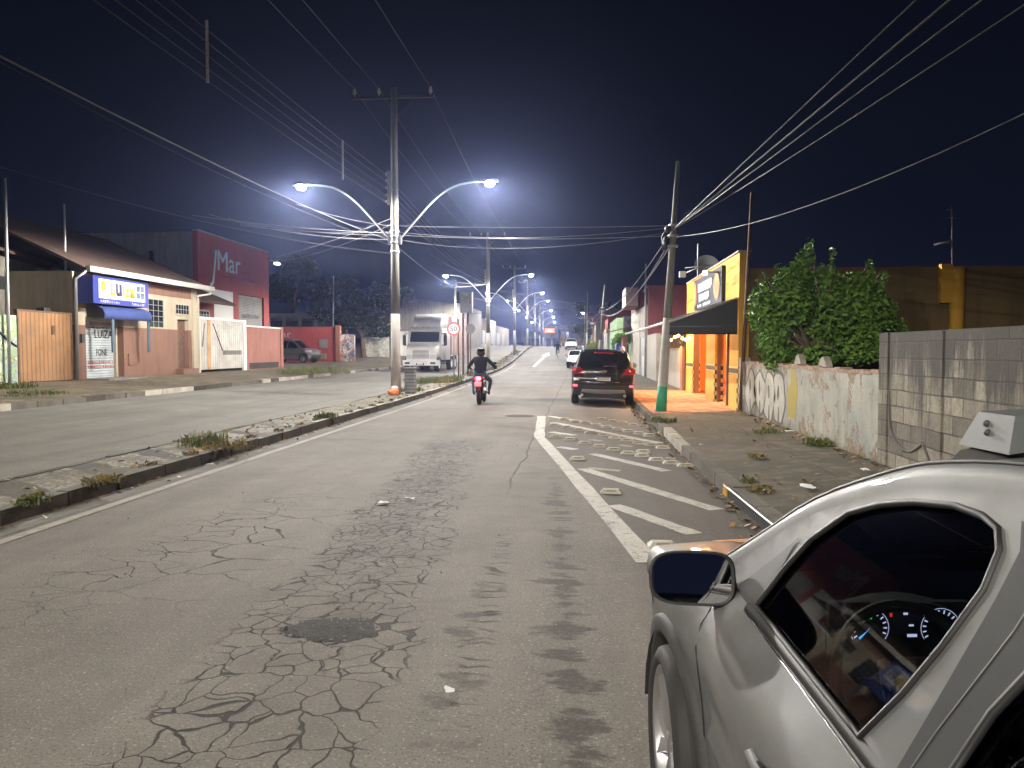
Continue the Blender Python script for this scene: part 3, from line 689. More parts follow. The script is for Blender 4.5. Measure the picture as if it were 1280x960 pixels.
# floodlight seen on the corner of the red building comes with that building
# ================================================================== BUILDINGS AND WALLS, LEFT SIDE
D = MAT
D['plaster_beige'] = M('cream plaster', (0.34, 0.295, 0.215), 0.9, 0.14, 1.2, 40, 0.1, grime=0.4, streak=True)
D['plaster_grey'] = M('grimy plaster', (0.19, 0.17, 0.145), 0.9, 0.2, 1.0, 40, 0.15, grime=0.55, streak=True)
D['dado'] = M('terracotta dado paint', (0.165, 0.085, 0.058), 0.85, 0.14, 1.0, 40, 0.1, grime=0.3, streak=True)
D['red_wall'] = M('red wall paint', (0.30, 0.050, 0.040), 0.85, 0.18, 0.9, 30, 0.1, grime=0.35, streak=True)
D['pink'] = M('salmon wall paint', (0.29, 0.115, 0.085), 0.9, 0.15, 1.0, 40, 0.15, grime=0.4, streak=True)
D['grey_wall'] = M('raw rendered wall', (0.20, 0.19, 0.17), 0.95, 0.25, 0.6, 30, 0.15, grime=0.5, streak=True)
D['rooftile'] = ribs('clay roof tiles', (0.10, 0.06, 0.045), 4.2, 1, 0.95, 0.8, 0, 0.5)
D['fascia'] = M('grey fascia gutter', (0.36, 0.345, 0.31), 0.7, 0.15, 2, 40, 0, grime=0.4)
D['wood_gate'] = ribs('ochre ribbed sheet', (0.25, 0.125, 0.048), 5.2, 1, 0.6, 0.7, 0.0, 0.35, 0.7)
D['white_gate'] = ribs('white ribbed sheet', (0.38, 0.365, 0.325), 4.6, 1, 0.6, 0.6, 0.0, 0.55, 0.45)
D['shutter'] = ribs('roller shutter', (0.40, 0.45, 0.47), 10.5, 2, 0.45, 0.7, 0.15, 0.25, 0.45)
D['shutter_grey'] = ribs('old grey shutter', (0.17, 0.165, 0.155), 10.5, 2, 0.6, 0.6, 0.1, 0.6, 0.5)
D['blue'] = M('royal blue paint', (0.020, 0.033, 0.22), 0.5, 0.12, 2, 40)
D['blue_canvas'] = M('navy awning canvas', (0.030, 0.050, 0.17), 0.85, 0.2, 3, 60, 0.2)
D['yellow_letter'] = M('yellow letters', (0.55, 0.30, 0.015), 0.5, 0.08)
D['purple'] = M('dark violet', (0.035, 0.02, 0.07), 0.5, 0.1)
D['letter_black'] = M('black lettering', (0.02, 0.02, 0.022), 0.7, 0.2)
D['letter_red'] = M('faded red lettering', (0.45, 0.10, 0.08), 0.8, 0.3, 20)
D['silver_letter'] = M('dull silver letters', (0.40, 0.37, 0.36), 0.5, 0.1)
D['faint_red'] = M('faded dark letters', (0.20, 0.035, 0.03), 0.8, 0.2)
def graffiti(name, under, cols, scale=1.1, thr=0.52, seed=0.0, line=0.7):
    m, t, b = newmat(name); c = nd(t, 'ShaderNodeNewGeometry').outputs['Position']
    mp = nd(t, 'ShaderNodeMapping'); mp.inputs['Location'].default_value = (seed, seed*2.3, seed*1.7); t.links.new(c, mp.inputs[0]); c = mp.outputs[0]
    cc = ramp(t, noise(t, c, 2, 6), [(0.3, tuple(x*0.75 for x in under)), (0.7, under)])
    for i, col in enumerate(cols):
        mq = nd(t, 'ShaderNodeMapping'); mq.inputs['Location'].default_value = (i*7.1, i*3.3, i*5.7); t.links.new(c, mq.inputs[0])
        f = noise(t, mq.outputs[0], scale*(1+0.25*i), 2, 0.4, 1.2)
        cc = mixc(t, ramp(t, f, [(thr+0.015*i, 0.0), (thr+0.015*i+0.02, 0.9)]), cc, col)
        ln = math_(t, 'ABSOLUTE', math_(t, 'SUBTRACT', f, thr+0.015*i+0.005))
        cc = mixc(t, ramp(t, ln, [(0.004, line), (0.010, 0.0)]), cc, (0.03, 0.03, 0.04))
    cc = mixc(t, ramp(t, noise(t, c, 3, 7, 0.7), [(0.5, 0.0), (0.75, 0.5)]), cc, (0.10, 0.09, 0.075))
    t.links.new(cc, b.inputs['Base Color']); b.inputs['Roughness'].default_value = 0.85; bump(t, b, noise(t, c, 30, 4), 0.2, 0.01); return m
D['graf_green'] = graffiti('pale green mural', (0.33, 0.40, 0.28), [(0.42, 0.47, 0.35), (0.24, 0.36, 0.20), (0.40, 0.38, 0.16), (0.24, 0.31, 0.33)], 1.2, 0.53, 3)
D['graf_multi'] = graffiti('multicolour mural', (0.50, 0.42, 0.36), [(0.14, 0.22, 0.40), (0.50, 0.20, 0.10), (0.55, 0.52, 0.46), (0.10, 0.12, 0.2)], 1.5, 0.50, 9)
D['graf_grey'] = graffiti('faded mural', (0.40, 0.40, 0.34), [(0.28, 0.36, 0.30), (0.46, 0.44, 0.40), (0.34, 0.22, 0.18)], 1.6, 0.54, 5)
XL = -17.5
def win_grille(parent, s0, s1, z0, z1, x, nv=4, nh=4, depth=0.12, side=1):
    """recessed dark pane with frame and iron grille on a wall facing +X (side=1) or -X (side=-1)"""
    f = MB(); e = 0.05
    f.box(x-0.02*side, x+0.035*side, s0-e, s0, z0-e, z1+e); f.box(x-0.02*side, x+0.035*side, s1, s1+e, z0-e, z1+e)
    f.box(x-0.02*side, x+0.035*side, s0, s1, z1, z1+e); f.box(x-0.02*side, x+0.06*side, s0, s1, z0-e, z0)
    w_ = f.build('window', D['plaster_beige'], parent, True)
    MB().box(x+0.004*side, x+0.010*side, s0, s1, z0, z1).build('pane', D['glass_dark'], w_, True)
    g_ = MB()
    for i in range(nv+1): y = s0+(s1-s0)*i/nv; g_.box(x+0.016*side, x+0.030*side, y-0.010, y+0.010, z0, z1)
    for i in range(nh+1): z = z0+(z1-z0)*i/nh; g_.box(x+0.012*side, x+0.027*side, s0, s1, z-0.009, z+0.009)
    g_.build('grille', D['grey_metal'], w_, True); return w_
# --- shop house --------------------------------------------------------------
hs = thing('shop_house', 'low cream and terracotta shop house with dark tiled roof', 'house', (XL, 29, 0.55))
S0, S1, ZB, ZD, ZT = 24.95, 33.55, 0.42, 2.52, 4.38
def wall_panel(mb, s0, s1, z0, z1, mi, x0=XL-0.25, x1=XL): mb.box(x0, x1, s0, s1, z0, z1, mi)
wl = MB()
for (a, b_, z0, z1) in ((S0, 25.60, ZB, ZT), (25.60, 27.85, 2.80, ZT), (27.85, 31.80, ZB, ZT), (31.80, 32.72, 2.98, ZT), (32.72, S1, ZB, ZT)):
    if z0 < ZD: wall_panel(wl, a, b_, z0, ZD, 1); wall_panel(wl, a, b_, ZD, z1, 0)
    else: wall_panel(wl, a, b_, z0, z1, 0)
# recess for the shutter
wl.box(XL-0.60, XL-0.25, 27.75, 27.95, ZB, 2.8, 0); wl.box(XL-0.60, XL-0.25, 25.25, 25.60, ZB, 2.8, 0); wl.box(XL-0.6, XL-0.25, 25.2, 27.95, 2.8, 2.9, 0)
wl.box(XL-6, XL-0.25, S1-0.2, S1, ZB, ZT, 0); wl.box(XL-6, XL-0.25, S0, S0+0.2, ZB, ZT, 0)
wl.build('wall', [D['plaster_beige'], D['dado']], hs, True)
bnd = MB().box(XL, XL+0.012, 28.35, 33.0, 3.92, 4.36).build('painted_band', D['dado'], hs, True)
MB().box(XL, XL+0.10, 33.0, S1+0.02, ZB, 4.0).build('pilaster', D['plaster_beige'], hs, True)
# roof
def roof_slab(mb, p, th=0.10): # four corners, thickened down
    mb.add([Vector(q) for q in p]+[Vector(q)-Vector((0, 0, th)) for q in p], [(0,1,2,3),(7,6,5,4),(0,4,5,1),(1,5,6,2),(2,6,7,3),(3,7,4,0)]); return mb
rf = MB(); roof_slab(rf, [(XL+0.45, S0+0.1, 4.50), (XL+0.45, S1+0.45, 4.50), (-22.2, S1+0.45, 6.85), (-22.2, S0+0.1, 6.85)]); roof_slab(rf, [(-22.2, S0+0.1, 6.85), (-22.2, S1+0.45, 6.85), (-27.5, S1+0.45, 4.4), (-27.5, S0+0.1, 4.4)])
rfo = rf.build('roof', D['rooftile'], hs, True)
gut = MB().box(XL+0.45, XL+0.60, S0+0.1, S1+0.5, 4.36, 4.56); gut.tube([(XL+0.5, S1+0.3, 4.4), (XL+0.5, S1+0.3, 4.22), (XL+0.15, S1-0.2, 4.1), (XL+0.15, S1-0.2, 3.9)], 0.05, 8)
gut.build('gutter', D['fascia'], rfo, True)
MB().tube([(XL+0.10, 24.98, 0.45), (XL+0.10, 24.98, 4.1), (XL+0.45, 25.1, 4.4)], 0.055, 8).build('downpipe', D['galv'], hs, True)
win_grille(hs, 29.55, 30.65, 2.58, 3.72, XL, 3, 5)
win_grille(hs, 31.65, 32.75, 3.22, 3.62, XL, 5, 2)
dr = MB().box(XL-0.22, XL-0.16, 31.80, 32.72, 0.80, 2.98).build('door', D['rust'], hs, True)
MB().box(XL-0.16, XL-0.12, 31.9, 31.96, 1.7, 1.85).build('handle', D['galv'], dr, True)
MB().box(XL, XL+0.35, 31.6, 32.95, 0.45, 0.82).build('step', D['dado'], hs, True)
sh = MB().box(XL-0.42, XL-0.36, 25.60, 27.75, 0.60, 2.80).build('roller_shutter', D['shutter'], hs, True)
xs = XL-0.352
text('shutter_lettering', 'LUIZA', 0.30, (xs, 26.62, 2.08), YP, ZP, D['letter_black'], sh, 0.003, width=1.08, bold=0.012)
text('shutter_lettering', 'FONE', 0.24, (xs, 26.68, 1.44), YP, ZP, D['letter_black'], sh, 0.003, width=0.66, bold=0.008)
# rows of faded red words, too blurred to read: rows of brush strokes
def smudge_rows(rows, x, mat, parent, side=1):
    mb = MB()
    for (s0, s1, z, h) in rows:
        s = s0
        while s < s1:
            L = rnd.uniform(0.05, 0.11); k = rnd.uniform(0.7, 1.0)
            mb.box(x, x+0.003*side, s, s+0.022, z, z+h*k)
            if rnd.random() < 0.7: mb.box(x, x+0.003*side, s, s+L*0.75, z+h*rnd.choice((0.0, 0.42, 0.8))*k, z+h*rnd.choice((0.0, 0.42, 0.8))*k+0.025)
            if rnd.random() < 0.6: mb.box(x, x+0.003*side, s+L*0.6, s+L*0.6+0.02, z, z+h*k)
            s += L+0.03
    return mb.build('lettering', mat, parent, True)
smudge_rows([(26.4, 27.7, 2.56, 0.14), (26.2, 27.7, 1.12, 0.13), (26.2, 27.7, 0.97, 0.11)], xs, D['letter_red'], sh)
smudge_rows([(26.4, 27.65, 2.42, 0.10)], xs, D['letter_black'], sh)
MB().box(XL-0.36, XL+0.9, 25.5, 27.9, 0.5, 0.61).build('ramp', D['gutter'], hs, True)
mt = MB(); mt.box(XL, XL+0.06, 25.05, 25.2, 1.85, 2.2); mt.box(XL, XL+0.06, 25.3, 25.45, 1.9, 2.2); mt.build('meter_box', D['black_plastic'], hs, True)
MB().box(XL, XL+0.05, 28.1, 28.55, 1.05, 1.5).build('meter_door', D['dado'], hs, True)
text('house_number', '15', 0.18, (XL+0.004, 31.05, 2.88), YP, ZP, D['letter_black'], hs, 0.004) if False else None
# --- shop sign and awning ------------------------------------------------------
sg = thing('shop_sign', 'blue framed shop sign with yellow letters above the awning', 'sign', (XL, 27, 3.4))
xf = XL+0.62
MB().box(XL+0.05, xf, 25.15, 28.55, 3.28, 4.24).build('frame', D['blue'], sg, True)
bd = MB().box(xf, xf+0.012, 25.45, 28.30, 3.48, 4.16).build('panel', D['white_clean'], sg, True)
xt = xf+0.014
text('lettering', 'L', 0.46, (xt, 26.12, 3.62), YP, ZP, D['yellow_letter'], bd, 0.012, width=0.27, bold=0.04)
text('lettering', 'u', 0.46, (xt, 26.43, 3.60), YP, ZP, D['purple'], bd, 0.012, width=0.35, bold=0.045)
text('lettering', 'i', 0.40, (xt, 26.84, 3.60), YP, ZP, D['yellow_letter'], bd, 0.012, width=0.12, bold=0.03)
text('lettering', 'z', 0.34, (xt, 27.00, 3.60), YP, ZP, D['yellow_letter'], bd, 0.012, width=0.28, bold=0.045)
text('lettering', 'a', 0.35, (xt, 27.31, 3.59), YP, ZP, D['yellow_letter'], bd, 0.012, width=0.32, bold=0.04)
ph = MB()
for i in range(2):
    for j in range(2): ph.box(xt, xt+0.008, 27.74+0.27*i, 27.96+0.27*i, 3.60+0.26*j, 3.82+0.26*j)
ph.build('photo_tile', M('dim small photos', (0.07, 0.09, 0.16), 0.5, 0.8, 5, 14), bd, True)
fl = MB()
for a in range(7):
    an = a*0.9; fl.ball((xt+0.006, 25.72+0.10*math.cos(an), 3.92+0.12*math.sin(an)), 0.075, n=5, sq=(0.12, 1, 1))
fl.box(xt, xt+0.008, 25.70, 25.735, 3.52, 3.85); fl.build('flower_emblem', D['yellow_letter'], bd, True)
smudge_rows([(26.15, 27.6, 3.515, 0.035)], xt, D['purple'], bd)
smudge_rows([(25.55, 26.7, 3.33, 0.09), (27.45, 28.3, 3.33, 0.09)], xf+0.003, D['white_clean'], sg)
aw = thing('awning', 'rolled navy awning with hanging side blinds over the shutter', 'awning', (XL, 27, 2.9))
g = []
for s in [25.62+0.25*i for i in range(13)]:
    g.append([(XL+0.08, s, 3.26), (XL+0.38, s, 3.24), (XL+0.66, s, 3.1), (XL+0.72, s, 2.93+0.01*math.sin(s*9)), (XL+0.70, s, 2.76+0.015*math.sin(s*7)), (XL+0.1, s, 2.80)])
MB().sheet(g).build('canopy', D['blue_canvas'], aw, True)
for s in (26.15, 28.45):
    MB().box(XL+0.60, XL+0.64, s, s+0.14, 1.55, 2.78).build('side_blind', M('dusty teal canvas', (0.06, 0.10, 0.14), 0.9), aw, True)
# --- ochre gate, green mural wall, neighbour house ---------------------------------
gt = thing('sheet_gate', 'ochre ribbed sheet metal gate beside the shop house', 'gate', (XL, 23.6, 0.55))
MB().box(XL-0.06, XL, 22.38, 24.80, 0.62, 2.86).build('panel', D['wood_gate'], gt, True)
f = MB(); f.box(XL-0.1, XL+0.012, 22.30, 22.378, 0.55, 2.92); f.box(XL-0.1, XL+0.012, 24.802, 24.88, 0.55, 2.92); f.box(XL-0.08, XL+0.010, 22.378, 24.802, 2.862, 2.92); f.build('frame', D['rust'], gt, True)
MB().box(XL, XL+0.03, 23.85, 23.98, 2.15, 2.45).build('latch', D['rust'], gt, True)
o = MB().box(XL-0.2, XL, 14, 22.28, 0.3, 2.72).build('graffiti_wall', D['graf_green']); tag(o, 'low wall painted with pale green graffiti at the left edge', 'wall')
sk = MB(); sk.tube(crom([(XL+0.01, 20.6, 2.0), (XL+0.01, 21.4, 2.22), (XL+0.01, 21.8, 2.0), (XL+0.01, 22.25, 1.75)], 6), 0.035, 6); sk.build('painted_stroke', D['letter_black'], o)
nh = thing('neighbour_house', 'grimy beige house wall behind the ochre gate', 'house', (-20.2, 22, 0.6))
w_ = MB(); xn = -20.0
w_.add([(xn, 12, 0.5), (xn, 28.3, 0.5), (xn, 28.3, 4.55), (xn, 12, 6.2), (xn-0.3, 12, 0.5), (xn-0.3, 28.3, 0.5), (xn-0.3, 28.3, 4.55), (xn-0.3, 12, 6.2)], [(0,1,2,3),(7,6,5,4),(1,5,6,2),(0,3,7,4),(3,2,6,7),(0,4,5,1)])
w_.build('wall', D['plaster_grey'], nh, True)
rf = MB(); roof_slab(rf, [(xn+0.35, 11.5, 6.45), (xn+0.35, 28.4, 4.72), (xn-7, 28.4, 7.2), (xn-7, 11.5, 8.9)]); rf.build('roof', D['rooftile'], nh, True)
MB().box(xn+0.002, xn+0.03, 22.3, 26.2, 3.75, 4.2).build('window', D['darkvoid'], nh, True)
MB().box(xn+0.002, xn+0.10, 26.55, 26.75, 0.5, 4.65).build('downpipe', D['grey_metal'], nh, True)
o = MB().box(-18.3, -18.0, 24.2, 24.55, 2.75, 3.1, b=0.03).build('water_meter_cover', D['black_plastic']); tag(o, 'small black box on top of the ochre gate', 'box')
o.location.z -= 0.02
# --- porch, white gate, pink wall -------------------------------------------------
pc = thing('porch', 'small red porch with dark lean-to roof beside the shop house', 'porch', (-19, 36, 0.6))
MB().box(-19.3, -19.0, 34.1, 38.2, 0.5, 4.05).build('wall', D['red_wall'], pc, True)
rf = MB(); roof_slab(rf, [(-18.0, 33.9, 4.05), (-18.0, 38.6, 4.05), (-20.2, 38.6, 4.95), (-20.2, 33.9, 4.95)], 0.14); rf.build('roof', D['rooftile'], pc, True)
win_grille(pc, 35.9, 37.6, 3.1, 3.6, -19.0, 6, 3)
wg = thing('sheet_gate', 'white ribbed sheet metal gate with rust streaks', 'gate', (XL, 36, 0.6))
MB().box(XL-0.06, XL, 33.75, 38.30, 0.72, 3.08).build('panel', D['white_gate'], wg, True)
MB().box(XL, XL+0.02, 34.45, 34.75, 0.72, 3.06).build('rust_board', M('rusty board', (0.40, 0.22, 0.10), 0.8, 0.4), wg, True)
f = MB(); f.box(XL-0.08, XL+0.03, 33.66, 38.3, 3.082, 3.18); f.box(XL-0.08, XL+0.03, 38.302, 38.62, 0.5, 3.2); f.box(XL-0.08, XL+0.03, 33.58, 33.74, 0.5, 3.18); f.build('frame', D['white'], wg, True)
wv = MB()
for i in range(16): wv.box(XL+0.004, XL+0.014, 36.0+i*0.13, 36.06+i*0.13, 1.40, 1.62)
wv.build('vent_slot', D['black'], wg, True)
ch = MB()
ch.tube([(XL+0.02, 33.95, 1.8), (XL+0.02, 34.2, 2.9)], 0.018, 5); ch.tube([(XL+0.02, 35.0, 2.9), (XL+0.02, 35.95, 1.6)], 0.022, 5); ch.build('brace_bar', D['rust'], wg, True)
pw = thing('boundary_wall', 'salmon pink boundary wall with end pier', 'wall', (XL, 41, 0.6))
MB().box(XL-0.2, XL, 38.65, 43.2, 0.45, 2.86).build('wall', D['pink'], pw, True)
MB().box(XL-0.24, XL+0.05, 43.2, 43.55, 0.45, 2.98).build('pier', D['pink'], pw, True)
MB().box(XL-0.24, XL+0.04, 38.65, 43.2, 2.86, 2.94).build('coping', D['white'], pw, True)
o = MB().box(XL+0.002, XL+0.01, 39.0, 42.9, 0.62, 0.95).build('stain', M('black damp stain', (0.03, 0.022, 0.018), 0.9, 0.5, 3), pw, True)
# --- red workshop ------------------------------------------------------------------
rb = thing('workshop_building', 'tall red workshop with silver lettering and grey side wall', 'building', (-21, 44, 0.6))
XR = -20.5
w_ = MB(); w_.box(XR-0.3, XR, 39.5, 44.3, 0.4, 8.05); w_.box(XR-0.3, XR, 48.0, 48.8, 0.4, 8.05); w_.box(XR-0.3, XR, 44.3, 48.0, 5.0, 8.05)
w_.build('facade', D['red_wall'], rb, True)
MB().box(-32, XR-0.3, 39.52, 39.8, 0.4, 8.0).build('side_wall', D['grey_wall'], rb, True)
MB().box(-32, XR-0.302, 48.4, 48.75, 0.4, 8.0).build('side_wall', D['grey_wall'], rb, True)
MB().box(-32, XR-0.31, 39.82, 48.38, 7.4, 7.6).build('roof', D['grey_metal'], rb, True)
MB().box(XR-0.31, XR+0.04, 39.48, 48.82, 8.052, 8.12).build('coping', D['grey_wall'], rb, True)
MB().box(XR-0.2, XR-0.12, 44.3, 48.0, 0.5, 5.0).build('roller_door', D['shutter_grey'], rb, True)
MB().box(XR+0.002, XR+0.012, 39.75, 43.55, 3.0, 5.05).build('white_panel', D['white_clean'], rb, True)
text('lettering', 'J', 2.1, (XR+0.003, 40.7, 5.15), YP, ZP, D['silver_letter'], rb, 0.05, width=0.85, shear=0.25)
text('lettering', 'Mar', 1.15, (XR+0.003, 41.65, 6.15), YP, ZP, D['silver_letter'], rb, 0.05, width=2.9)
smudge_rows([(42.2, 47.0, 5.85, 0.16), (43.2, 46.2, 6.3, 0.13)], XR+0.003, D['faint_red'], rb)
smudge_rows([(44.9, 47.4, 3.6, 0.3)], XR-0.118, D['letter_black'], rb)
MB().box(-23.2, -23.0, 39.40, 39.52, 4.3, 7.0).build('service_duct', D['black_plastic'], rb, True)
fl = MB().box(XR, XR+0.5, 48.85, 49.2, 7.55, 7.62); fl.box(XR+0.35, XR+0.55, 48.82, 49.25, 7.4, 7.55); f_ = fl.build('floodlight', D['grey_metal'], rb, True)
MB().box(XR+0.36, XR+0.62, 48.85, 49.25, 7.28, 7.4).build('lens', EM('floodlight lens alight', (0.95, 0.97, 1.0), 6), f_, True)
# --- yard beyond: red wall with letters, murals, low buildings, trees ------------------
ZY = zg(58)+0.55
rw = thing('red_yard_wall', 'red yard wall with pale lettering behind the parked minivan', 'wall', Wp(60, -21, 0.5))
xa, xb = on(1, 345, 430, 60).x, on(1, 420, 430, 60).x
MB().box(xa-3, xb, 60, 60.25, 0.4, 3.5).build('wall', D['red_wall'], rw, True)
MB().box(xb, xb+0.35, 59.9, 60.3, 0.4, 3.6).build('pier', D['pink'], rw, True)
text('lettering', 'Mar', 0.55, (on(1, 341, 418, 60).x, 59.995, 2.65), XP, ZP, D['silver_letter'], rw, 0.01, width=1.55)
pq = on(1, 399, 425, 60); MB().box(pq.x, pq.x+0.75, 59.96, 59.995, 1.8, 2.5).build('notice_board', D['plaster_grey'], rw, True)
MB().box(pq.x, pq.x+0.6, 59.96, 59.995, 0.9, 1.35).build('notice_board', D['plaster_grey'], rw, True)
def mural(u0, u1, vt, s, mat, label, d=0.2):
    a = on(1, u0, vt, s); b_ = on(1, u1, vt, s)
    o = MB().box(a.x, b_.x, s, s+d, 0.3, a.z).build('graffiti_wall', D[mat]); return tag(o, label, 'wall')
mural(421.5, 443, 418, 60, 'graf_multi', 'wall with blue and orange graffiti beside the red wall')
mural(452, 486, 421, 70, 'graf_grey', 'wall with faded grey and green graffiti under the trees')
o = mural(496, 513, 414, 74, 'white', 'plain white gate left of the truck'); o.name = 'yard_gate'; o['category'] = 'gate'
lb = thing('low_building', 'low flat-roofed pale building behind the minivan', 'building', Wp(75, -28, 0.5))
a = on(1, 335, 395, 78); b_ = on(1, 405, 395, 78)
MB().box(a.x-6, b_.x, 78, 86, 0.5, a.z-0.6).build('wall', D['grey_wall'], lb, True)
MB().box(a.x-6, b_.x+0.4, 77.4, 86.5, a.z-0.2, a.z+0.25).build('roof', D['white'], lb, True)
for i in range(4): MB().box(a.x+i*1.7, a.x+i*1.7+0.3, 77.6, 77.9, 0.5, a.z-0.2).build('column', D['white'], lb, True)
wh = thing('warehouse', 'large plain grey warehouse wall behind the truck', 'building', Wp(92, -16, 0.5))
a = on(1, 497, 372, 92); b_ = on(1, 578, 380, 92)
w_ = MB(); w_.add([(a.x, 92, 0), (b_.x, 92, 0), (b_.x, 92, b_.z), (a.x, 92, a.z), (a.x, 110, 0), (b_.x, 110, 0), (b_.x, 110, b_.z), (a.x, 110, a.z)], [(0,1,2,3),(7,6,5,4),(1,5,6,2),(0,3,7,4),(3,2,6,7)]); w_.build('wall', D['plaster_grey'], wh, True)
lr = MB(); p = on(1, 476, 393, 85); q = on(1, 520, 417, 85); roof_slab(lr, [(p.x-2, 80, p.z+0.1), (q.x, 80, q.z), (q.x, 86, q.z), (p.x-2, 86, p.z+0.1)], 0.2); lr.build('lean_to_roof', D['rooftile'], wh, True)
# ================================================================== RIGHT SIDE: walls, the yellow bar, the row beyond
def blockwork(name):
    m, t, b = newmat(name); c = nd(t, 'ShaderNodeNewGeometry').outputs['Position']; s = nd(t, 'ShaderNodeSeparateXYZ'); t.links.new(c, s.inputs[0])
    cb = nd(t, 'ShaderNodeCombineXYZ'); t.links.new(s.outputs[1], cb.inputs[0]); t.links.new(s.outputs[2], cb.inputs[1])
    wv = nd(t, 'ShaderNodeVectorMath', operation='ADD'); t.links.new(cb.outputs[0], wv.inputs[0])
    sc = nd(t, 'ShaderNodeVectorMath', operation='SCALE'); t.links.new(noise(t, c, 1.6, 2, out=1), sc.inputs[0]); sc.inputs['Scale'].default_value = 0.03; t.links.new(sc.outputs[0], wv.inputs[1])
    br = nd(t, 'ShaderNodeTexBrick'); t.links.new(wv.outputs[0], br.inputs['Vector']); br.inputs['Scale'].default_value = 1.0
    br.inputs['Brick Width'].default_value = 0.40; br.inputs['Row Height'].default_value = 0.195; br.inputs['Mortar Size'].default_value = 0.011; br.inputs['Mortar Smooth'].default_value = 0.4
    br.inputs['Color1'].default_value = (0.075, 0.066, 0.052, 1); br.inputs['Color2'].default_value = (0.25, 0.225, 0.18, 1); br.inputs['Mortar'].default_value = (0.045, 0.042, 0.036, 1); br.inputs['Bias'].default_value = 0.0
    cc = mixc(t, 0.75, br.outputs['Color'], ramp(t, noise(t, c, 26, 5, 0.7), [(0.3, 0.55), (0.7, 1.25)]), 'MULTIPLY')
    cc = mixc(t, ramp(t, noise(t, c, 1.3, 5, 0.6), [(0.45, 0.0), (0.7, 0.55)]), cc, (0.19, 0.172, 0.13))
    cc = mixc(t, ramp(t, noise(t, c, 5.5, 7, 0.75), [(0.50, 0.0), (0.64, 0.6)]), cc, (0.075, 0.07, 0.06))
    # black mould running down from the top of the wall
    mp = nd(t, 'ShaderNodeMapping'); mp.inputs['Scale'].default_value = (3.2, 3.2, 0.35); t.links.new(c, mp.inputs[0])
    rn = math_(t, 'ADD', noise(t, mp.outputs[0], 1.5, 6, 0.7), math_(t, 'MULTIPLY', math_(t, 'SUBTRACT', s.outputs[2], 1.25), 0.30))
    cc = mixc(t, ramp(t, rn, [(0.42, 0.0), (0.56, 0.92)]), cc, (0.028, 0.026, 0.023))
    t.links.new(cc, b.inputs['Base Color']); b.inputs['Roughness'].default_value = 0.95
    bump(t, b, math_(t, 'ADD', math_(t, 'MULTIPLY', br.outputs['Fac'], -1.5), noise(t, c, 45, 4)), 0.6, 0.012); return m
D['blockwork'] = blockwork('bare concrete blockwork')
def peeled(name):
    """limewash over render: pale blue and white layers, flaked patches, damp along the foot, brown crumbling top"""
    m, t, b = newmat(name); c = nd(t, 'ShaderNodeNewGeometry').outputs['Position']; s = nd(t, 'ShaderNodeSeparateXYZ'); t.links.new(c, s.inputs[0])
    cc = ramp(t, noise(t, c, 1.1, 6, 0.65), [(0.36, (0.17, 0.20, 0.19)), (0.50, (0.24, 0.245, 0.215)), (0.64, (0.31, 0.295, 0.25))])
    mp = nd(t, 'ShaderNodeMapping'); mp.inputs['Scale'].default_value = (1, 5.5, 0.8); t.links.new(c, mp.inputs[0])
    cc = mixc(t, ramp(t, noise(t, mp.outputs[0], 1.4, 7, 0.7), [(0.50, 0.0), (0.64, 0.6)]), cc, (0.17, 0.165, 0.14))
    hz_ = math_(t, 'ABSOLUTE', math_(t, 'SUBTRACT', s.outputs[2], 0.78))
    f = math_(t, 'ADD', noise(t, c, 3.2, 7, 0.7), math_(t, 'MULTIPLY', hz_, 0.22))
    cc = mixc(t, ramp(t, f, [(0.60, 0.0), (0.635, 0.95)]), cc, ramp(t, noise(t, c, 14, 4), [(0.35, (0.10, 0.075, 0.055)), (0.7, (0.27, 0.20, 0.14))]))
    d = math_(t, 'ADD', math_(t, 'SUBTRACT', 0.62, s.outputs[2]), math_(t, 'MULTIPLY', noise(t, c, 2.5, 5), 0.5))
    cc = mixc(t, ramp(t, d, [(0.52, 0.0), (0.80, 0.8)]), cc, (0.06, 0.058, 0.040))
    cc = mixc(t, ramp(t, noise(t, c, 22, 5, 0.7), [(0.56, 0.0), (0.68, 0.5)]), cc, (0.14, 0.13, 0.11))
    t.links.new(cc, b.inputs['Base Color']); b.inputs['Roughness'].default_value = 0.9
    bump(t, b, math_(t, 'ADD', noise(t, c, 30, 5), math_(t, 'MULTIPLY', f, 2.0)), 0.4, 0.02); return m
D['graf_wall'] = peeled('flaking pale wall paint')
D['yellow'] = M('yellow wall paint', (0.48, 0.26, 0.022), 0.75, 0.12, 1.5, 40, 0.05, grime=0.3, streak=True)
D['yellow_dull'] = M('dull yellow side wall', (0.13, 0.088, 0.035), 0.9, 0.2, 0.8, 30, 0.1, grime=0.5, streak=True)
D['orange_wall'] = M('orange inner wall', (0.60, 0.27, 0.06), 0.8, 0.1, 1.5, 40)
D['wood'] = M('brown wood', (0.13, 0.06, 0.03), 0.6, 0.3, 6, 50)
D['maroon'] = M('maroon wall', (0.12, 0.03, 0.035), 0.9, 0.2, 0.8, 30, 0.1, grime=0.4)
D['awning_top'] = M('dark awning sheet', (0.035, 0.036, 0.045), 0.6, 0.2, 2, 40, 0.05)
D['off_white'] = M('off white paint', (0.27, 0.25, 0.215), 0.85, 0.2, 1.2, 40, 0.1, grime=0.4, streak=True)
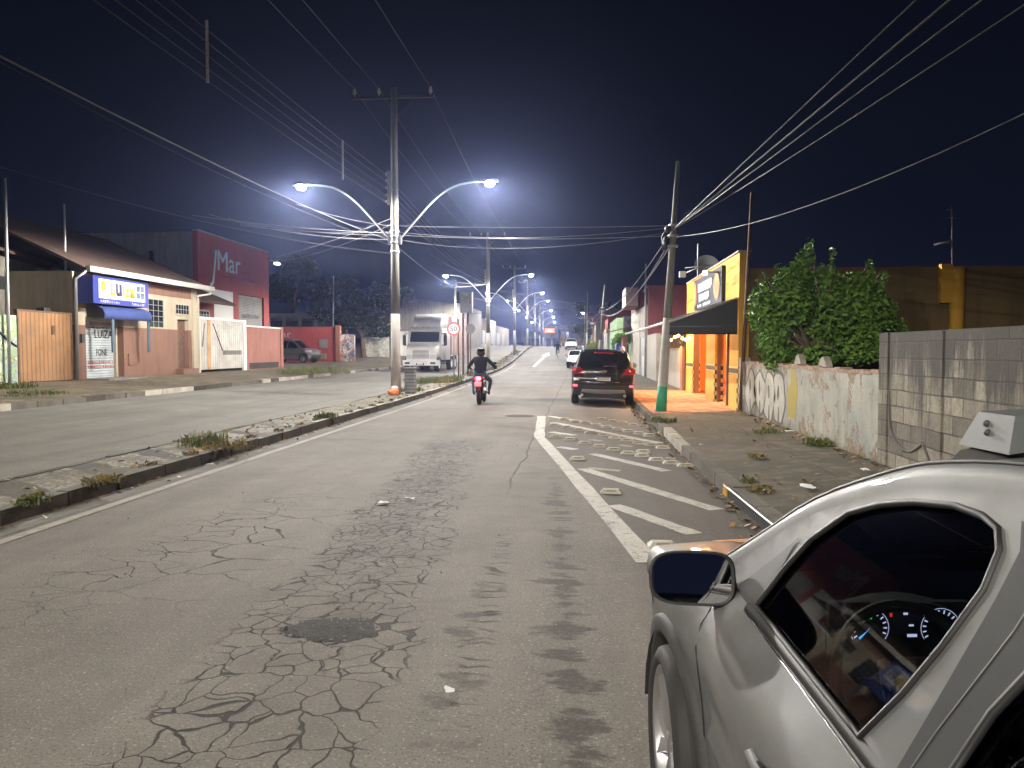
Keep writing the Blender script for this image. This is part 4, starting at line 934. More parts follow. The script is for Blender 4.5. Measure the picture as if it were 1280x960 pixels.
def checker(name):
    m, t, b = newmat(name); c = nd(t, 'ShaderNodeNewGeometry').outputs['Position']; s = nd(t, 'ShaderNodeSeparateXYZ'); t.links.new(c, s.inputs[0])
    cb = nd(t, 'ShaderNodeCombineXYZ'); t.links.new(math_(t, 'SUBTRACT', s.outputs[0], 3.82), cb.inputs[0]); t.links.new(s.outputs[2], cb.inputs[1]); cb.inputs[2].default_value = 0.01
    ck = nd(t, 'ShaderNodeTexChecker'); ck.inputs['Scale'].default_value = 8.4; t.links.new(cb.outputs[0], ck.inputs[0])
    ck.inputs[1].default_value = (0.62, 0.40, 0.05, 1); ck.inputs[2].default_value = (0.02, 0.018, 0.015, 1)
    t.links.new(mixc(t, 0.3, ck.outputs[0], ramp(t, noise(t, c, 20, 3), [(0.3, 0.5), (0.7, 1.0)]), 'MULTIPLY'), b.inputs['Base Color']); b.inputs['Roughness'].default_value = 0.5; return m
D['cladding_dark'] = M('dull dark dish', (0.03, 0.032, 0.035), 0.8)
D['checker'] = checker('yellow and black check')
XW = 3.82
# low painted wall
pwall = thing('painted_wall', 'low pale wall with flaking paint and bubble graffiti', 'wall', (XW, 14, 0.15))
mb = MB(); n = 34; top = [1.36+rnd.uniform(-0.02, 0.02) for _ in range(n+1)]
ss = [10.12+(18.40-10.12)*i/n for i in range(n+1)]
for i in range(n):
    mb.add([(XW, ss[i], 0.05), (XW, ss[i+1], 0.05), (XW, ss[i+1], top[i+1]), (XW, ss[i], top[i]), (XW+0.16, ss[i], 0.05), (XW+0.16, ss[i+1], 0.05), (XW+0.16, ss[i+1], top[i+1]), (XW+0.16, ss[i], top[i])], [(3,2,1,0),(4,5,6,7),(3,7,6,2)])
mb.add([(XW, 10.12, 0.05), (XW+0.16, 10.12, 0.05), (XW+0.16, 10.12, top[0]), (XW, 10.12, top[0])], [(0,1,2,3)])
mb.build('wall', D['graf_wall'], pwall, True, fix=False)
MB().box(XW-0.03, XW+0.19, 18.38, 18.62, 0.05, 1.46).build('end_pier', D['off_white'], pwall, True)
cop = MB()
for i in range(n): cop.box(XW-0.012, XW+0.17, ss[i], ss[i+1]-0.01, min(top[i], top[i+1])-0.03, min(top[i], top[i+1])+0.012+rnd.uniform(0, .015))
cop.build('coping', M('crumbling wall top', (0.26, 0.17, 0.12), 0.95, 0.5, 8, 60, 0.4), pwall, True)
# bubble letters: fat outlines in dark paint with a cream fill
D['graf_cream'] = M('cream spray paint', (0.30, 0.29, 0.25), 0.85, 0.25, 4, 30, grime=0.7); D['graf_dark'] = M('dark spray paint', (0.07, 0.06, 0.055), 0.8, 0.3, 6, 50)
def blob(cx, cz, rx, rz, seed, n=22, k=0.16):
    r_ = random.Random(seed); ph = [r_.uniform(0, 6) for _ in range(3)]
    return [(cx+rx*(1+k*math.sin(2*a+ph[0])+k*0.7*math.sin(3*a+ph[1])+0.4*k*math.sin(5*a+ph[2]))*math.cos(a), cz+rz*(1+k*math.sin(2*a+ph[1])+k*0.6*math.sin(4*a+ph[0]))*math.sin(a)) for a in [2*math.pi*i/n for i in range(n)]]
dk = MB(); lt = MB(); ho = MB()
for i, (yc, zc) in enumerate(((17.45, 0.72), (16.55, 0.74), (15.75, 0.70), (15.02, 0.72))):
    dk.prism(blob(yc, zc, 0.52, 0.50, i+3), (XW-0.004, 0, 0), YP, ZP, (0.003, 0, 0))
    lt.prism(blob(yc, zc, 0.455, 0.435, i+3), (XW-0.006, 0, 0), YP, ZP, (0.0015, 0, 0))
    ho.prism(blob(yc+0.04, zc+0.10, 0.07, 0.14, i+13), (XW-0.009, 0, 0), YP, ZP, (0.0025, 0, 0))
    ho.prism([(yc-0.06, zc-0.5), (yc+0.05, zc-0.5), (yc+0.03, zc-0.18), (yc-0.03, zc-0.16)], (XW-0.009, 0, 0), YP, ZP, (0.0025, 0, 0))
dk.build('graffiti_outline', D['graf_dark'], pwall, True); lt.build('graffiti_fill', D['graf_cream'], pwall, True); ho.build('graffiti_stroke', D['graf_dark'], pwall, True)
yl = MB(); yl.prism([(14.35, 0.42), (13.85, 0.40), (13.75, 0.95), (13.95, 1.30), (14.25, 1.30), (14.2, 1.05), (14.4, 0.9)], (XW-0.004, 0, 0), YP, ZP, (0.003, 0, 0)); yl.build('yellow_patch', M('yellow spray paint', (0.26, 0.20, 0.03), 0.8, 0.15), pwall, True)
st = MB(); r2 = random.Random(5)
for (y0, z0, k) in ((12.35, 1.15, 5), (12.2, 0.75, 4), (11.15, 1.15, 6), (10.85, 0.62, 6), (13.1, 0.5, 3)):
    for i in range(k):
        z = z0-i*0.07; y = y0+r2.uniform(-.03, .03)
        st.prism([(y-0.05, z-0.03), (y-0.03, z-0.045), (y+0.06, z+0.03), (y+0.04, z+0.045)], (XW-0.003, 0, 0), YP, ZP, (0.002, 0, 0))
st.build('red_tag', M('dull red spray paint', (0.22, 0.09, 0.075), 0.85, 0.3), pwall, True)
# bare block wall
bw = thing('block_wall', 'bare concrete block wall with black mould beside the silver car', 'wall', (XW, 5, 0.15))
MB().box(XW+0.012, XW+0.15, -6, 9.85, 0.05, 1.86).build('wall', D['blockwork'], bw, True)
MB().box(XW-0.005, XW+0.16, 9.851, 10.115, 0.05, 1.865).build('pier', D['blockwork'], bw, True)
MB().box(XW-0.003, XW+0.02, 8.42, 8.56, 0.05, 1.85).build('mortar_column', D['blockwork'], bw, True)
sk = MB(); sk.tube(crom([(XW+0.010, 9.80, 1.15), (XW+0.010, 9.76, 0.75), (XW+0.010, 9.55, 0.52), (XW+0.010, 9.2, 0.46), (XW+0.010, 8.85, 0.60)], 5), [0.012+0.002*(i % 7) for i in range(21)], 6)
sk.tube(crom([(XW+0.010, 8.85, 0.60), (XW+0.010, 8.7, 0.45), (XW+0.010, 8.55, 0.30)], 4), 0.02, 6); sk.build('graffiti_stroke', D['graf_dark'], bw, True)
rub = M('broken concrete', (0.22, 0.20, 0.17), 0.95, 0.3, 6)
for (y, h_) in ((14.0, 0.20), (12.6, 0.17)):
    o = MB().prism([(-0.22, 0), (0.2, 0), (0.12, h_*0.7), (-0.03, h_), (-0.16, h_*0.5)], (XW+0.05, y, 1.375), YP, ZP, (0.10, 0, 0)).build('concrete_lump', rub); tag(o, 'broken lump of concrete on top of the painted wall, ' + ('farther one' if y > 13 else 'nearer one'), 'rubble')
# --- the yellow bar -----------------------------------------------------------------------
bar = thing('bar_building', 'small yellow bar with black and yellow checks and an open lit front', 'building', (XW, 23, 0.15))
Y0, Y1, ZP_ = 18.85, 27.9, 4.0
mb = MB(); mb.box(XW, XW+0.24, Y0, Y1, 2.55, ZP_)
for a, b_ in ((18.85, 19.95), (22.05, 23.55), (26.25, 27.9)): mb.box(XW, XW+0.24, a, b_, 1.24, 2.55)
mb.build('facade', D['yellow'], bar, True)
for a, b_ in ((18.85, 19.95), (22.05, 23.55), (26.25, 27.9)): MB().box(XW-0.006, XW+0.246, a-0.006, b_+0.006, 0.05, 1.24).build('checked_pillar', [D['checker']], bar, True)
for a, b_ in ((18.85, 19.95), (22.05, 23.55), (26.25, 27.9)): MB().box(XW-0.012, XW-0.007, a+0.12, b_, 0.06, 1.05).build('pillar_face', D['yellow'], bar, True)
MB().box(XW-0.03, XW+0.27, Y0-0.01, Y1, ZP_+0.002, ZP_+0.05).build('coping', D['off_white'], bar, True)
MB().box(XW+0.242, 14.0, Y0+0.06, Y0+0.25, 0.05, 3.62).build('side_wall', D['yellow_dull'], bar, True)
mb = MB(); mb.box(XW+0.242, 9.5, Y1-0.25, Y1-0.05, 0.05, 3.6); mb.box(7.6, 7.8, Y0+0.252, Y1-0.252, 0.05, 3.6); mb.build('inner_wall', D['orange_wall'], bar, True)
MB().box(XW+0.243, 13.9, Y0+0.255, Y1-0.255, 2.95, 3.05).build('ceiling', D['orange_wall'], bar, True)
MB().box(XW, 7.6, Y0+0.255, Y1-0.255, 0.165, 0.175).build('floor', D['tile'], bar, True)
fr = MB(); fr.box(XW+0.05, XW+0.14, 20.55, 20.68, 0.15, 2.5); fr.box(XW+0.05, XW+0.14, 21.9, 22.0, 0.15, 2.5); fr.box(XW+0.05, XW+0.14, 20.68, 21.9, 2.1, 2.2); fr.build('door_frame', D['wood'], bar, True)
MB().box(XW+0.02, XW+0.20, 26.2, 26.245, 0.15, 2.5).build('door_jamb', D['wood'], bar, True)
pil = MB(); px = on(1, 1190, 335, Y0).x
pil.tube([(px+0.12, Y0-0.02, 0.6), (px+0.12, Y0-0.02, 3.6)], 0.16, 10); pil.box(px-0.28, px-0.02, Y0-0.10, Y0+0.05, 2.75, 3.66); pil.build('side_pipe', D['yellow'], bar, True)
# furniture inside, seen through the openings
def shelf(y0, y1, x, label):
    t = thing('bar_shelf', label, 'shelf', (x, (y0+y1)/2, 0.18)); m_ = MB()
    for z in (0.2, 0.8, 1.3, 1.8): m_.box(x-0.2, x+0.2, y0, y1, z, z+0.04)
    m_.box(x-0.2, x+0.2, y0-0.04, y0-0.001, 0.175, 1.9); m_.box(x-0.2, x+0.2, y1+0.001, y1+0.04, 0.175, 1.9); m_.build('frame', D['wood'], t, True)
    cols = [M('bottle green glass', (0.04, 0.12, 0.05), 0.2, 0.1), M('bottle amber glass', (0.2, 0.08, 0.02), 0.2, 0.1), M('pale bottle', (0.5, 0.48, 0.42), 0.3, 0.1)]
    for z in (0.24, 0.84, 1.34):
        y = y0+0.08
        while y < y1-0.05:
            o = MB().lathe([(0, 0), (0.035, 0), (0.035, 0.17), (0.013, 0.24), (0.013, 0.29), (0, 0.29)], (x-0.05, y, z), n=8).build('bottle', rnd.choice(cols)); tag(o, 'small bottle standing on the shelf inside the yellow bar', 'bottle', group='bottles inside the bar'); y += rnd.uniform(0.11, 0.2)
shelf(20.7, 21.8, 6.4, 'wooden shelf of bottles inside the yellow bar')
def stool(x, y, label, mat):
    t = thing('bar_chair', label, 'chair', (x, y, 0.176)); s_ = MB()
    s_.box(-0.2, 0.2, -0.2, 0.2, 0.42, 0.46, b=0.01); s_.build('seat', mat, t)
    MB().box(0.18, 0.22, -0.2, 0.2, 0.48, 0.88, b=0.01).build('backrest', mat, t)
    for sx in (-1, 1):
        for sy in (-1, 1): MB().tube([(sx*0.16, sy*0.16, 0.42), (sx*0.2, sy*0.2, 0)], 0.018, 6).build('leg', mat, t)
redp = M('red plastic', (0.45, 0.03, 0.03), 0.4, 0.1)
stool(4.7, 24.6, 'red plastic chair inside the bar, nearer the far pillar', redp); stool(4.75, 25.5, 'second red plastic chair, deeper inside the bar opening', redp); stool(4.6, 21.4, 'red plastic chair behind the wooden door frame', redp)
# string of bulbs and lamps of the bar
sl = thing('string_lights', 'string of warm bulbs hanging under the bar awning', 'string lights', (3.3, 27, 2.4))
bp = [on(1, u, v, 26.8) for u, v in ((833, 427), (838.5, 425), (843.5, 421.5), (848, 419.5), (853, 423), (857, 424.5), (861, 422), (865.5, 419.5))]
MB().tube(crom([p+Vector((0, 0, 0.05)) for p in bp], 3), 0.006, 5).build('wire', D['cable'], sl, True)
for p in bp: MB().ball(p, 0.045, n=5).build('bulb', D['bulb_on'], sl, True)
def warm(name, loc, e, parent, r=0.1):
    L = bpy.data.lights.new(name, 'POINT'); L.energy = e; L.color = (1.0, 0.52, 0.20); L.shadow_soft_size = r
    o = bpy.data.objects.new(name, L); COL.objects.link(o); o.location = loc; adopt(o, parent, True)
warm('bulb_light', bp[3]+Vector((-0.25, -0.6, -0.05)), 260, sl, 0.2); warm('bulb_light', bp[6]+Vector((-0.5, 1.5, -0.05)), 260, sl, 0.2)
cl = thing('ceiling_lamp', 'warm lamp hanging from the ceiling inside the yellow bar', 'lamp', (5.6, 22.8, 2.95))
MB().lathe([(0, 0.0), (0.02, 0), (0.02, -0.25), (0.15, -0.4), (0.14, -0.42), (0, -0.3)], (5.6, 22.8, 2.95), n=12).build('lamp_shade', D['grey_metal'], cl, True)
MB().ball((5.6, 22.8, 2.5), 0.06, n=6).build('bulb', D['bulb_on'], cl, True)
warm('bulb_light', (5.6, 22.8, 2.40), 800, cl); 
for k_, (y_, lab_) in enumerate(((21.2, 'warm pendant lamp under the bar awning, nearer one'), (24.9, 'warm pendant lamp under the bar awning, farther one'))):
    pn = thing('pendant_lamp', lab_, 'lamp', (2.9, y_, 2.5))
    m_ = MB(); m_.tube([(2.9, y_, 2.56), (2.9, y_, 2.36)], 0.008, 5); m_.lathe([(0.03, 0.0), (0.09, -0.07), (0.085, -0.075), (0.02, -0.02)], (2.9, y_, 2.38), n=10); m_.build('lamp_shade', D['grey_metal'], pn, True)
    MB().ball((2.9, y_, 2.31), 0.04, n=5).build('bulb', D['bulb_on'], pn, True); warm('bulb_light', (2.9, y_, 2.24), 110, pn, 0.06)
# awning over the pavement
aw = thing('awning', 'long dark sloping awning of the yellow bar with silver edge', 'awning', (3.0, 26, 2.6))
YA0, YA1 = 18.9, 33.5
def aw_pt(q, s): # q 0 at the wall, 1 at the outer edge
    return Vector((XW-0.02-1.62*q+bend(s), s, 2.90-0.56*q))
g = [[aw_pt(q/4, s)+Vector((0, 0, 0.02)) for q in range(5)] for s in (YA0, 22, 25, 28, 31, YA1)]
g2 = [[aw_pt(q/4, s)-Vector((0, 0, 0.02)) for q in range(5)] for s in (YA0, 22, 25, 28, 31, YA1)]
m_ = MB(); m_.sheet(g); m_.sheet(g2); m_.build('sheet', D['awning_top'], aw, True)
e_ = MB(); e_.tube([aw_pt(0, YA0-0.02), aw_pt(1, YA0-0.02)], 0.035, 6); e_.tube([aw_pt(1, YA0), aw_pt(1, YA1)], 0.035, 6); e_.build('edge_rail', M('bright edge rail', (0.62, 0.63, 0.66), 0.35, 0.1, metal=0.6), aw, True)
v_ = MB(); a, b_ = aw_pt(0, YA0), aw_pt(1, YA0)
v_.add([(a.x, YA0, a.z-0.03), (b_.x, YA0, b_.z-0.03), (b_.x, YA0, 2.04), (a.x, YA0, 2.04)], [(0,1,2,3)]); v_.add([(a.x, YA0+0.02, a.z-0.03), (b_.x, YA0+0.02, b_.z-0.03), (b_.x, YA0+0.02, 2.04), (a.x, YA0+0.02, 2.04)], [(3,2,1,0)]); v_.build('side_curtain', M('black side curtain', (0.022, 0.022, 0.026), 0.5, 0.2, 2), aw, True, fix=False)
MB().tube([(a.x, YA0-0.015, 2.22), (b_.x, YA0-0.015, 2.22)], 0.010, 5).build('curtain_seam', D['grey_metal'], aw, True)
MB().tube([(a.x, YA0-0.01, 2.04), (b_.x, YA0-0.01, 2.04)], 0.018, 5).build('bottom_bar', D['black_plastic'], aw, True)
# lit sign board
sn = thing('lit_sign', 'black sign board with white lit lettering and two orange oval pictures on the yellow bar', 'sign', (XW, 23, 3.4))
xs = XW-0.10
MB().box(xs, XW-0.002, 20.6, 25.45, 2.92, 3.88).build('board', M('charcoal sign board', (0.018, 0.020, 0.030), 0.6, 0.15), sn, True)
def glow_rows(rows):
    for (y0, y1, z, h, k) in rows:
        m_ = MB(); w_ = (y1-y0)/k
        for i in range(k):
            a = y1-i*w_; st = w_*0.24
            m_.box(xs-0.03, xs-0.002, a-st, a, z, z+h)
            kind = rnd.randrange(4)
            if kind != 3: m_.box(xs-0.03, xs-0.002, a-w_*0.74, a-st-0.001, z+h*0.80, z+h)
            if kind in (0, 2): m_.box(xs-0.03, xs-0.002, a-w_*0.74, a-st-0.001, z, z+h*0.20)
            if kind in (1, 2, 3): m_.box(xs-0.03, xs-0.002, a-w_*0.60, a-st-0.001, z+h*0.42, z+h*0.60)
            if kind in (0, 1): m_.box(xs-0.03, xs-0.002, a-w_*0.76, a-w_*0.76+st, z+h*0.21, z+h*0.79)
        m_.build('lettering', D['letters_on'], sn, True)
glow_rows(((22.05, 24.5, 3.44, 0.26, 8), (22.5, 24.3, 3.15, 0.21, 5), (23.9, 24.6, 2.98, 0.07, 6), (22.2, 23.5, 2.98, 0.08, 8)))
food = M('orange food picture', (0.50, 0.12, 0.015), 0.5, 0.75, 4, 9); fe = food.node_tree.nodes['Principled BSDF']
fe.inputs['Emission Color'].default_value = (1, 0.30, 0.06, 1); fe.inputs['Emission Strength'].default_value = 0.15
for yc, rr in ((21.3, 0.52), (25.1, 0.30)):
    ov = lambda k: [(yc+rr*k*math.cos(a), 3.40+0.42*k*math.sin(a)) for a in [2*math.pi*i/24 for i in range(24)]]
    p_ = MB().prism(ov(1), (xs-0.012, 0, 0), YP, ZP, (0.01, 0, 0)).build('picture_rim', D['plaster_grey'], sn, True)
    MB().prism(ov(0.82), (xs-0.02, 0, 0), YP, ZP, (0.007, 0, 0)).build('picture', food, sn, True)
fl = thing('floodlight', 'small bright floodlight at the corner of the bar sign', 'floodlight', (XW-0.4, 21.0, 3.8))
MB().box(xs-0.35, xs, 20.98, 21.02, 3.72, 3.76).build('bracket', D['grey_metal'], fl, True)
MB().box(xs-0.42, xs-0.32, 20.9, 21.1, 3.66, 3.78).build('lens', EM('sign flood alight', (0.9, 0.95, 1.0), 2), fl, True)
# roof clutter
ds = thing('satellite_dish', 'grey satellite dish on the roof of the yellow bar', 'dish', (5.0, 26.8, 3.6))
dp = on(1, 884, 332, 26.8); MB(Matrix.Translation(dp) @ Matrix.Rotation(R(65), 4, 'X')).lathe([(0.0, -0.10), (0.25, -0.07), (0.42, 0.0), (0.43, 0.0), (0.25, -0.09), (0, -0.12)], n=20).build('dish', D['cladding_dark'], ds, True)
MB().tube([dp-Vector((0, -0.1, 0.05)), dp-Vector((0, -0.2, 0.7))], 0.025, 6).build('mast', D['galv'], ds, True)
an = thing('antenna', 'thin rake antenna and bracket on the roof of the yellow bar', 'antenna', (4.5, 26, 3.9))
q = on(1, 872, 333, 26); m_ = MB(); m_.tube([q, q+Vector((0, 0, 0.75))], 0.018, 5); m_.tube([on(1, 853, 343, 26), on(1, 880, 331, 26)], 0.022, 5); m_.tube([on(1, 856, 335, 26), on(1, 890, 331, 26)], 0.012, 5); m_.tube([q-Vector((0, 0, 0.5)), q], 0.02, 5); m_.build('rods', D['galv'], an, True)
MB().box(*sum([[on(1, 853, 343, 26)[k]-0.10, on(1, 853, 343, 26)[k]+0.10] for k in range(3)], [])).build('lamp_head', D['galv'], an, True)
an = thing('tv_antenna', 'rooftop television antenna against the dark sky on the right', 'antenna', on(1, 1190, 340, 24))
a_ = on(1, 1190, 350, 24); b_ = on(1, 1190, 258, 24); m_ = MB(); m_.tube([a_, b_], 0.02, 5)
m_.tube([on(1, 1168, 306, 24), on(1, 1194, 300, 24)], 0.03, 5); m_.tube([on(1, 1184, 262, 24), on(1, 1196, 262, 24)], 0.01, 5); m_.tube([on(1, 1186, 272, 24), on(1, 1195, 272, 24)], 0.01, 5); m_.build('rods', D['grey_metal'], an, True)
# --- next doors under the awning and beyond ------------------------------------------------
def fx(s): return 3.85+bend(s)
o = thing('sheet_gate', 'dirty white low gate beside the bar under the awning', 'gate', (fx(31), 31, 0.16))
MB().box(fx(31), fx(31)+0.05, 28.6, 33.4, 0.2, 1.72).build('panel', D['off_white'], o, True)
for a, b_ in ((28.1, 28.58), (33.42, 33.6)): MB().box(fx(31)-0.03, fx(31)+0.08, a, b_, 0.15, 1.78).build('post', D['dado'], o, True)
o = tag(MB().box(fx(31)+2.2, fx(31)+2.4, 27.95, 33.7, 0.1, 2.6).box(fx(31)+0.1, fx(31)+2.4, 33.701, 33.9, 0.1, 2.6).build('yard_wall', D['off_white']), 'off white yard wall lit by the string of bulbs behind the low gate', 'wall')
o = thing('corner_house', 'white fronted house with maroon upper wall and projecting sign box', 'house', (fx(44), 44, 0.2))
m_ = MB(); m_.box(fx(39), fx(39)+0.2, 36.0, 41.0, 0.1, 2.42); m_.box(fx(44), fx(44)+0.2, 44.6, 52, 0.1, 4.0); m_.box(fx(43), fx(43)+0.2, 41.0, 44.6, 2.35, 4.0); m_.build('wall', D['off_white'], o, True)
MB().box(fx(43)+0.05, fx(43)+0.1, 41.0, 44.6, 0.15, 2.35).build('door', D['grey_metal'], o, True)
MB().box(fx(43)+0.01, fx(43)+0.05, 41.2, 43.0, 0.2, 1.3).build('door_panel', D['galv'], o, True)
m_ = MB(); m_.box(fx(40), 11, 40.2, 40.4, 2.42, 5.0); m_.box(fx(44), fx(44)+0.25, 44.6, 52, 4.0, 5.0); m_.box(fx(41), 11, 40.4, 52, 4.9, 4.98); m_.build('upper_wall', D['maroon'], o, True)
MB().box(fx(46)-0.75, fx(46)-0.02, 44.8, 48.5, 4.15, 5.3).build('sign_box', [M('maroon sign box', (0.16, 0.06, 0.07), 0.6, 0.2)], o, True)
MB().box(fx(46)-0.752, fx(46)-0.05, 44.76, 44.798, 4.2, 5.25).build('sign_box_face', [M('pale sign face', (0.30, 0.20, 0.20), 0.6, 0.2)], o, True)
m_ = MB(); m_.tube([(fx(41)-0.04, 41.0, 0.2), (fx(41)-0.04, 41.0, 6.2)], 0.05, 6); m_.build('downpipe', D['grey_metal'], o, True)
o = thing('small_awning', 'faded red awning above the doorway past the corner house', 'awning', Wp(54, 3.3, 2.8)); m_ = MB(); roof_slab(m_, [Wp(51, 3.9, 3.2), Wp(59, 3.9, 3.2), Wp(59, 2.3, 2.8), Wp(51, 2.3, 2.8)], 0.06); m_.build('sheet', D['pink'], o, True)
for s in (51.2, 58.8): MB().tube([Wp(s, 2.35, 0.1), Wp(s, 2.35, 2.75)], 0.05, 6).build('post', D['white'], o, True)
o = MB().box(fx(54)-0.3, fx(54)-0.05, 52.2, 54.5, 0.15, 2.6).build('door_pier', D['pink']); tag(o, 'salmon painted pier beside the faded red awning', 'wall')
o = thing('projecting_sign', 'blue grey lightbox sign projecting over the pavement', 'sign', Wp(55, 3.0, 3.5))
a = on(1, 779, 395, 55); b_ = on(1, 791, 415, 55); MB().box(a.x, b_.x, 55, 55.2, b_.z, a.z).build('box', D['grey_metal'], o, True); MB().box(a.x+.05, b_.x-.05, 54.97, 54.998, b_.z+.05, a.z-.05).build('face', M('pale blue sign face', (0.22, 0.28, 0.33), 0.5, 0.6, 3, 6), o, True)
MB().box(b_.x, fx(55)+0.2, 55.05, 55.12, a.z-0.3, a.z-0.2).build('bracket', D['grey_metal'], o, True)
o = thing('covered_cart', 'pavement stall wrapped in bright blue tarpaulin', 'stall', Wp(56, 3.0, 0.15))
a = on(1, 770, 450, 56); b_ = on(1, 786, 429, 56)
MB().box(a.x, b_.x, 56, 58, 0.18, b_.z, b=0.15).build('tarpaulin', M('blue tarpaulin', (0.04, 0.09, 0.36), 0.5, 0.25, 3, 12, 0.3), o, True)
def facade(label, s0, s1, t, h, mat, cat='house', doors=(), roof=None, depth=8, side=1, dmat='grey_metal'):
    """a plain house of the row: front wall with openings, side walls and a tiled or flat roof"""
    c = Wp((s0+s1)/2, t, 0.1); o = thing('row_house', label, cat, c); z0 = zg(s0)-0.2; zt = zg((s0+s1)/2)+h
    xa = t+bend((s0+s1)/2); m_ = MB(); m_.box(min(xa, xa+side*depth), max(xa, xa+side*depth), s0, s1, z0, zt); m_.build('wall', D[mat] if isinstance(mat, str) else mat, o, True)
    for (a, b_, za, zb) in doors:
        zz = zg((s0+s1)/2)
        d_ = MB().box(xa-side*0.04, xa-side*0.002, a, b_, zz+za, zz+zb); d_.build('door' if za < 0.5 else 'window', D[dmat], o, True)
    if roof:
        r_ = MB(); e = 0.5
        roof_slab(r_, [(xa-side*e, s0-e, zt+0.05), (xa-side*e, s1+e, zt+0.05), (xa+side*depth/2, s1+e, zt+1.5), (xa+side*depth/2, s0-e, zt+1.5)], 0.12)
        roof_slab(r_, [(xa+side*depth/2, s0-e, zt+1.5), (xa+side*depth/2, s1+e, zt+1.5), (xa+side*(depth+e), s1+e, zt+0.05), (xa+side*(depth+e), s0-e, zt+0.05)], 0.12)
        r_.build('roof', D[roof], o, True)
        gb = MB()
        for yy in (s0+0.002, s1-0.002): gb.add([(xa, yy, zt), (xa+side*depth, yy, zt), (xa+side*depth/2, yy, zt+1.42)], [(0,1,2)])
        gb.build('gable', D[mat] if isinstance(mat, str) else mat, o, True)
    return o
D['green_paint'] = M('pale green paint', (0.24, 0.36, 0.20), 0.85, 0.15, 1, 30, grime=0.3); D['green_door'] = M('green door paint', (0.03, 0.22, 0.13), 0.7, 0.2)
D['red_tile'] = M('red roof tile', (0.22, 0.08, 0.06), 0.9, 0.3, 2, 20)
facade('pale green house with white and green doors beyond the second leaning pole', 62, 76, 3.9, 3.9, 'green_paint', doors=((62.5, 65, 0.1, 2.4), (70.5, 73, 0.1, 2.4)), dmat='green_door')
facade('low white garage front past the green house', 78, 86, 3.9, 3.0, 'off_white', doors=((79, 85, 0.1, 2.4),))
facade('house with red tiled roof above the white garage', 87, 97, 4.6, 4.2, 'red_wall', roof='red_tile', doors=((89, 91, 1.2, 2.4),))
facade('cream house half hidden by the hedge', 118, 134, 4.6, 3.6, 'plaster_beige', roof='red_tile')
facade('tall terracotta house far up the right side', 140, 160, 5.0, 5.5, 'dado', roof='red_tile')
# far left row
facade('grey house front beyond the white car on the left', 98, 108, -14.5, 3.8, 'plaster_grey', side=-1, doors=((100, 103, 0.1, 2.4),))
facade('cream house front far up the left side', 109, 121, -14.5, 4.4, 'plaster_beige', side=-1, doors=((112, 115, 0.1, 2.6), (117, 119, 1.2, 2.4)))
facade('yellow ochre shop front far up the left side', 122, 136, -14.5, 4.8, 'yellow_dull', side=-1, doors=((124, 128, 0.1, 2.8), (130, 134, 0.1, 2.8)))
facade('dark shuttered shop far up the left side', 137, 155, -14.5, 5.2, 'grey_wall', side=-1, doors=((139, 144, 0.1, 3), (146, 152, 0.1, 3)))
facade('long grey workshop near the crest on the left', 158, 190, -14.5, 4.6, 'plaster_grey', side=-1, doors=((162, 168, 0.1, 3), (172, 178, 0.1, 3)))
# end of the street
def endhouse(u0, u1, vt, s, mat, label, roof=False, openings=()):
    a = on(1, u0, vt, s); b_ = on(1, u1, vt, s); o = thing('end_house', label, 'building', (a.x, s, 2.2))
    MB().box(a.x, b_.x, s, s+10, 1.8, a.z).build('wall', D[mat], o, True)
    for (p, q, za, zb) in openings:
        MB().box(a.x+(b_.x-a.x)*p, a.x+(b_.x-a.x)*q, s-0.06, s-0.002, 2.2+za, 2.2+zb).build('window', D['glass_dark'], o, True)
    if roof: m_ = MB(); roof_slab(m_, [(a.x-0.5, s-1, a.z), (b_.x+0.5, s-1, a.z), (b_.x+0.5, s+5, a.z+1.8), (a.x-0.5, s+5, a.z+1.8)], 0.2); m_.build('roof', D['red_tile'], o, True)
    return o
eh = endhouse(679, 698, 408, 236, 'grey_wall', 'shop with a glowing orange sign at the end of the street', openings=((0.2, 0.5, 0.1, 3), (0.6, 0.9, 0.1, 3)))
es = thing('shop_sign', 'glowing orange red sign at the end of the street', 'sign', on(1, 682, 416, 235)); a = on(1, 681, 416, 235.5); b_ = on(1, 693, 410.5, 235.5)
MB().box(a.x, b_.x, 235.6, 235.9, a.z, b_.z).build('panel', EM('orange sign alight', (1.0, 0.26, 0.10), 1.6), es, True)
MB().box(a.x+1.0, a.x+2.2, 235.55, 235.599, a.z+0.4, b_.z-0.4).build('emblem', EM('pale emblem alight', (1.0, 0.7, 0.5), 2.0), es, True)
endhouse(700, 713, 412, 238, 'yellow', 'yellow two-storey house at the end of the street', True, ((0.15, 0.4, 3, 5), (0.6, 0.85, 3, 5), (0.2, 0.8, 0.3, 2.3)))
endhouse(655, 676, 414, 240, 'plaster_grey', 'grey building left of the orange sign at the end of the street', openings=((0.1, 0.4, 0.2, 3), (0.5, 0.9, 0.2, 3)))
endhouse(716, 738, 416, 240, 'off_white', 'white house right of the yellow house at the end of the street', True)
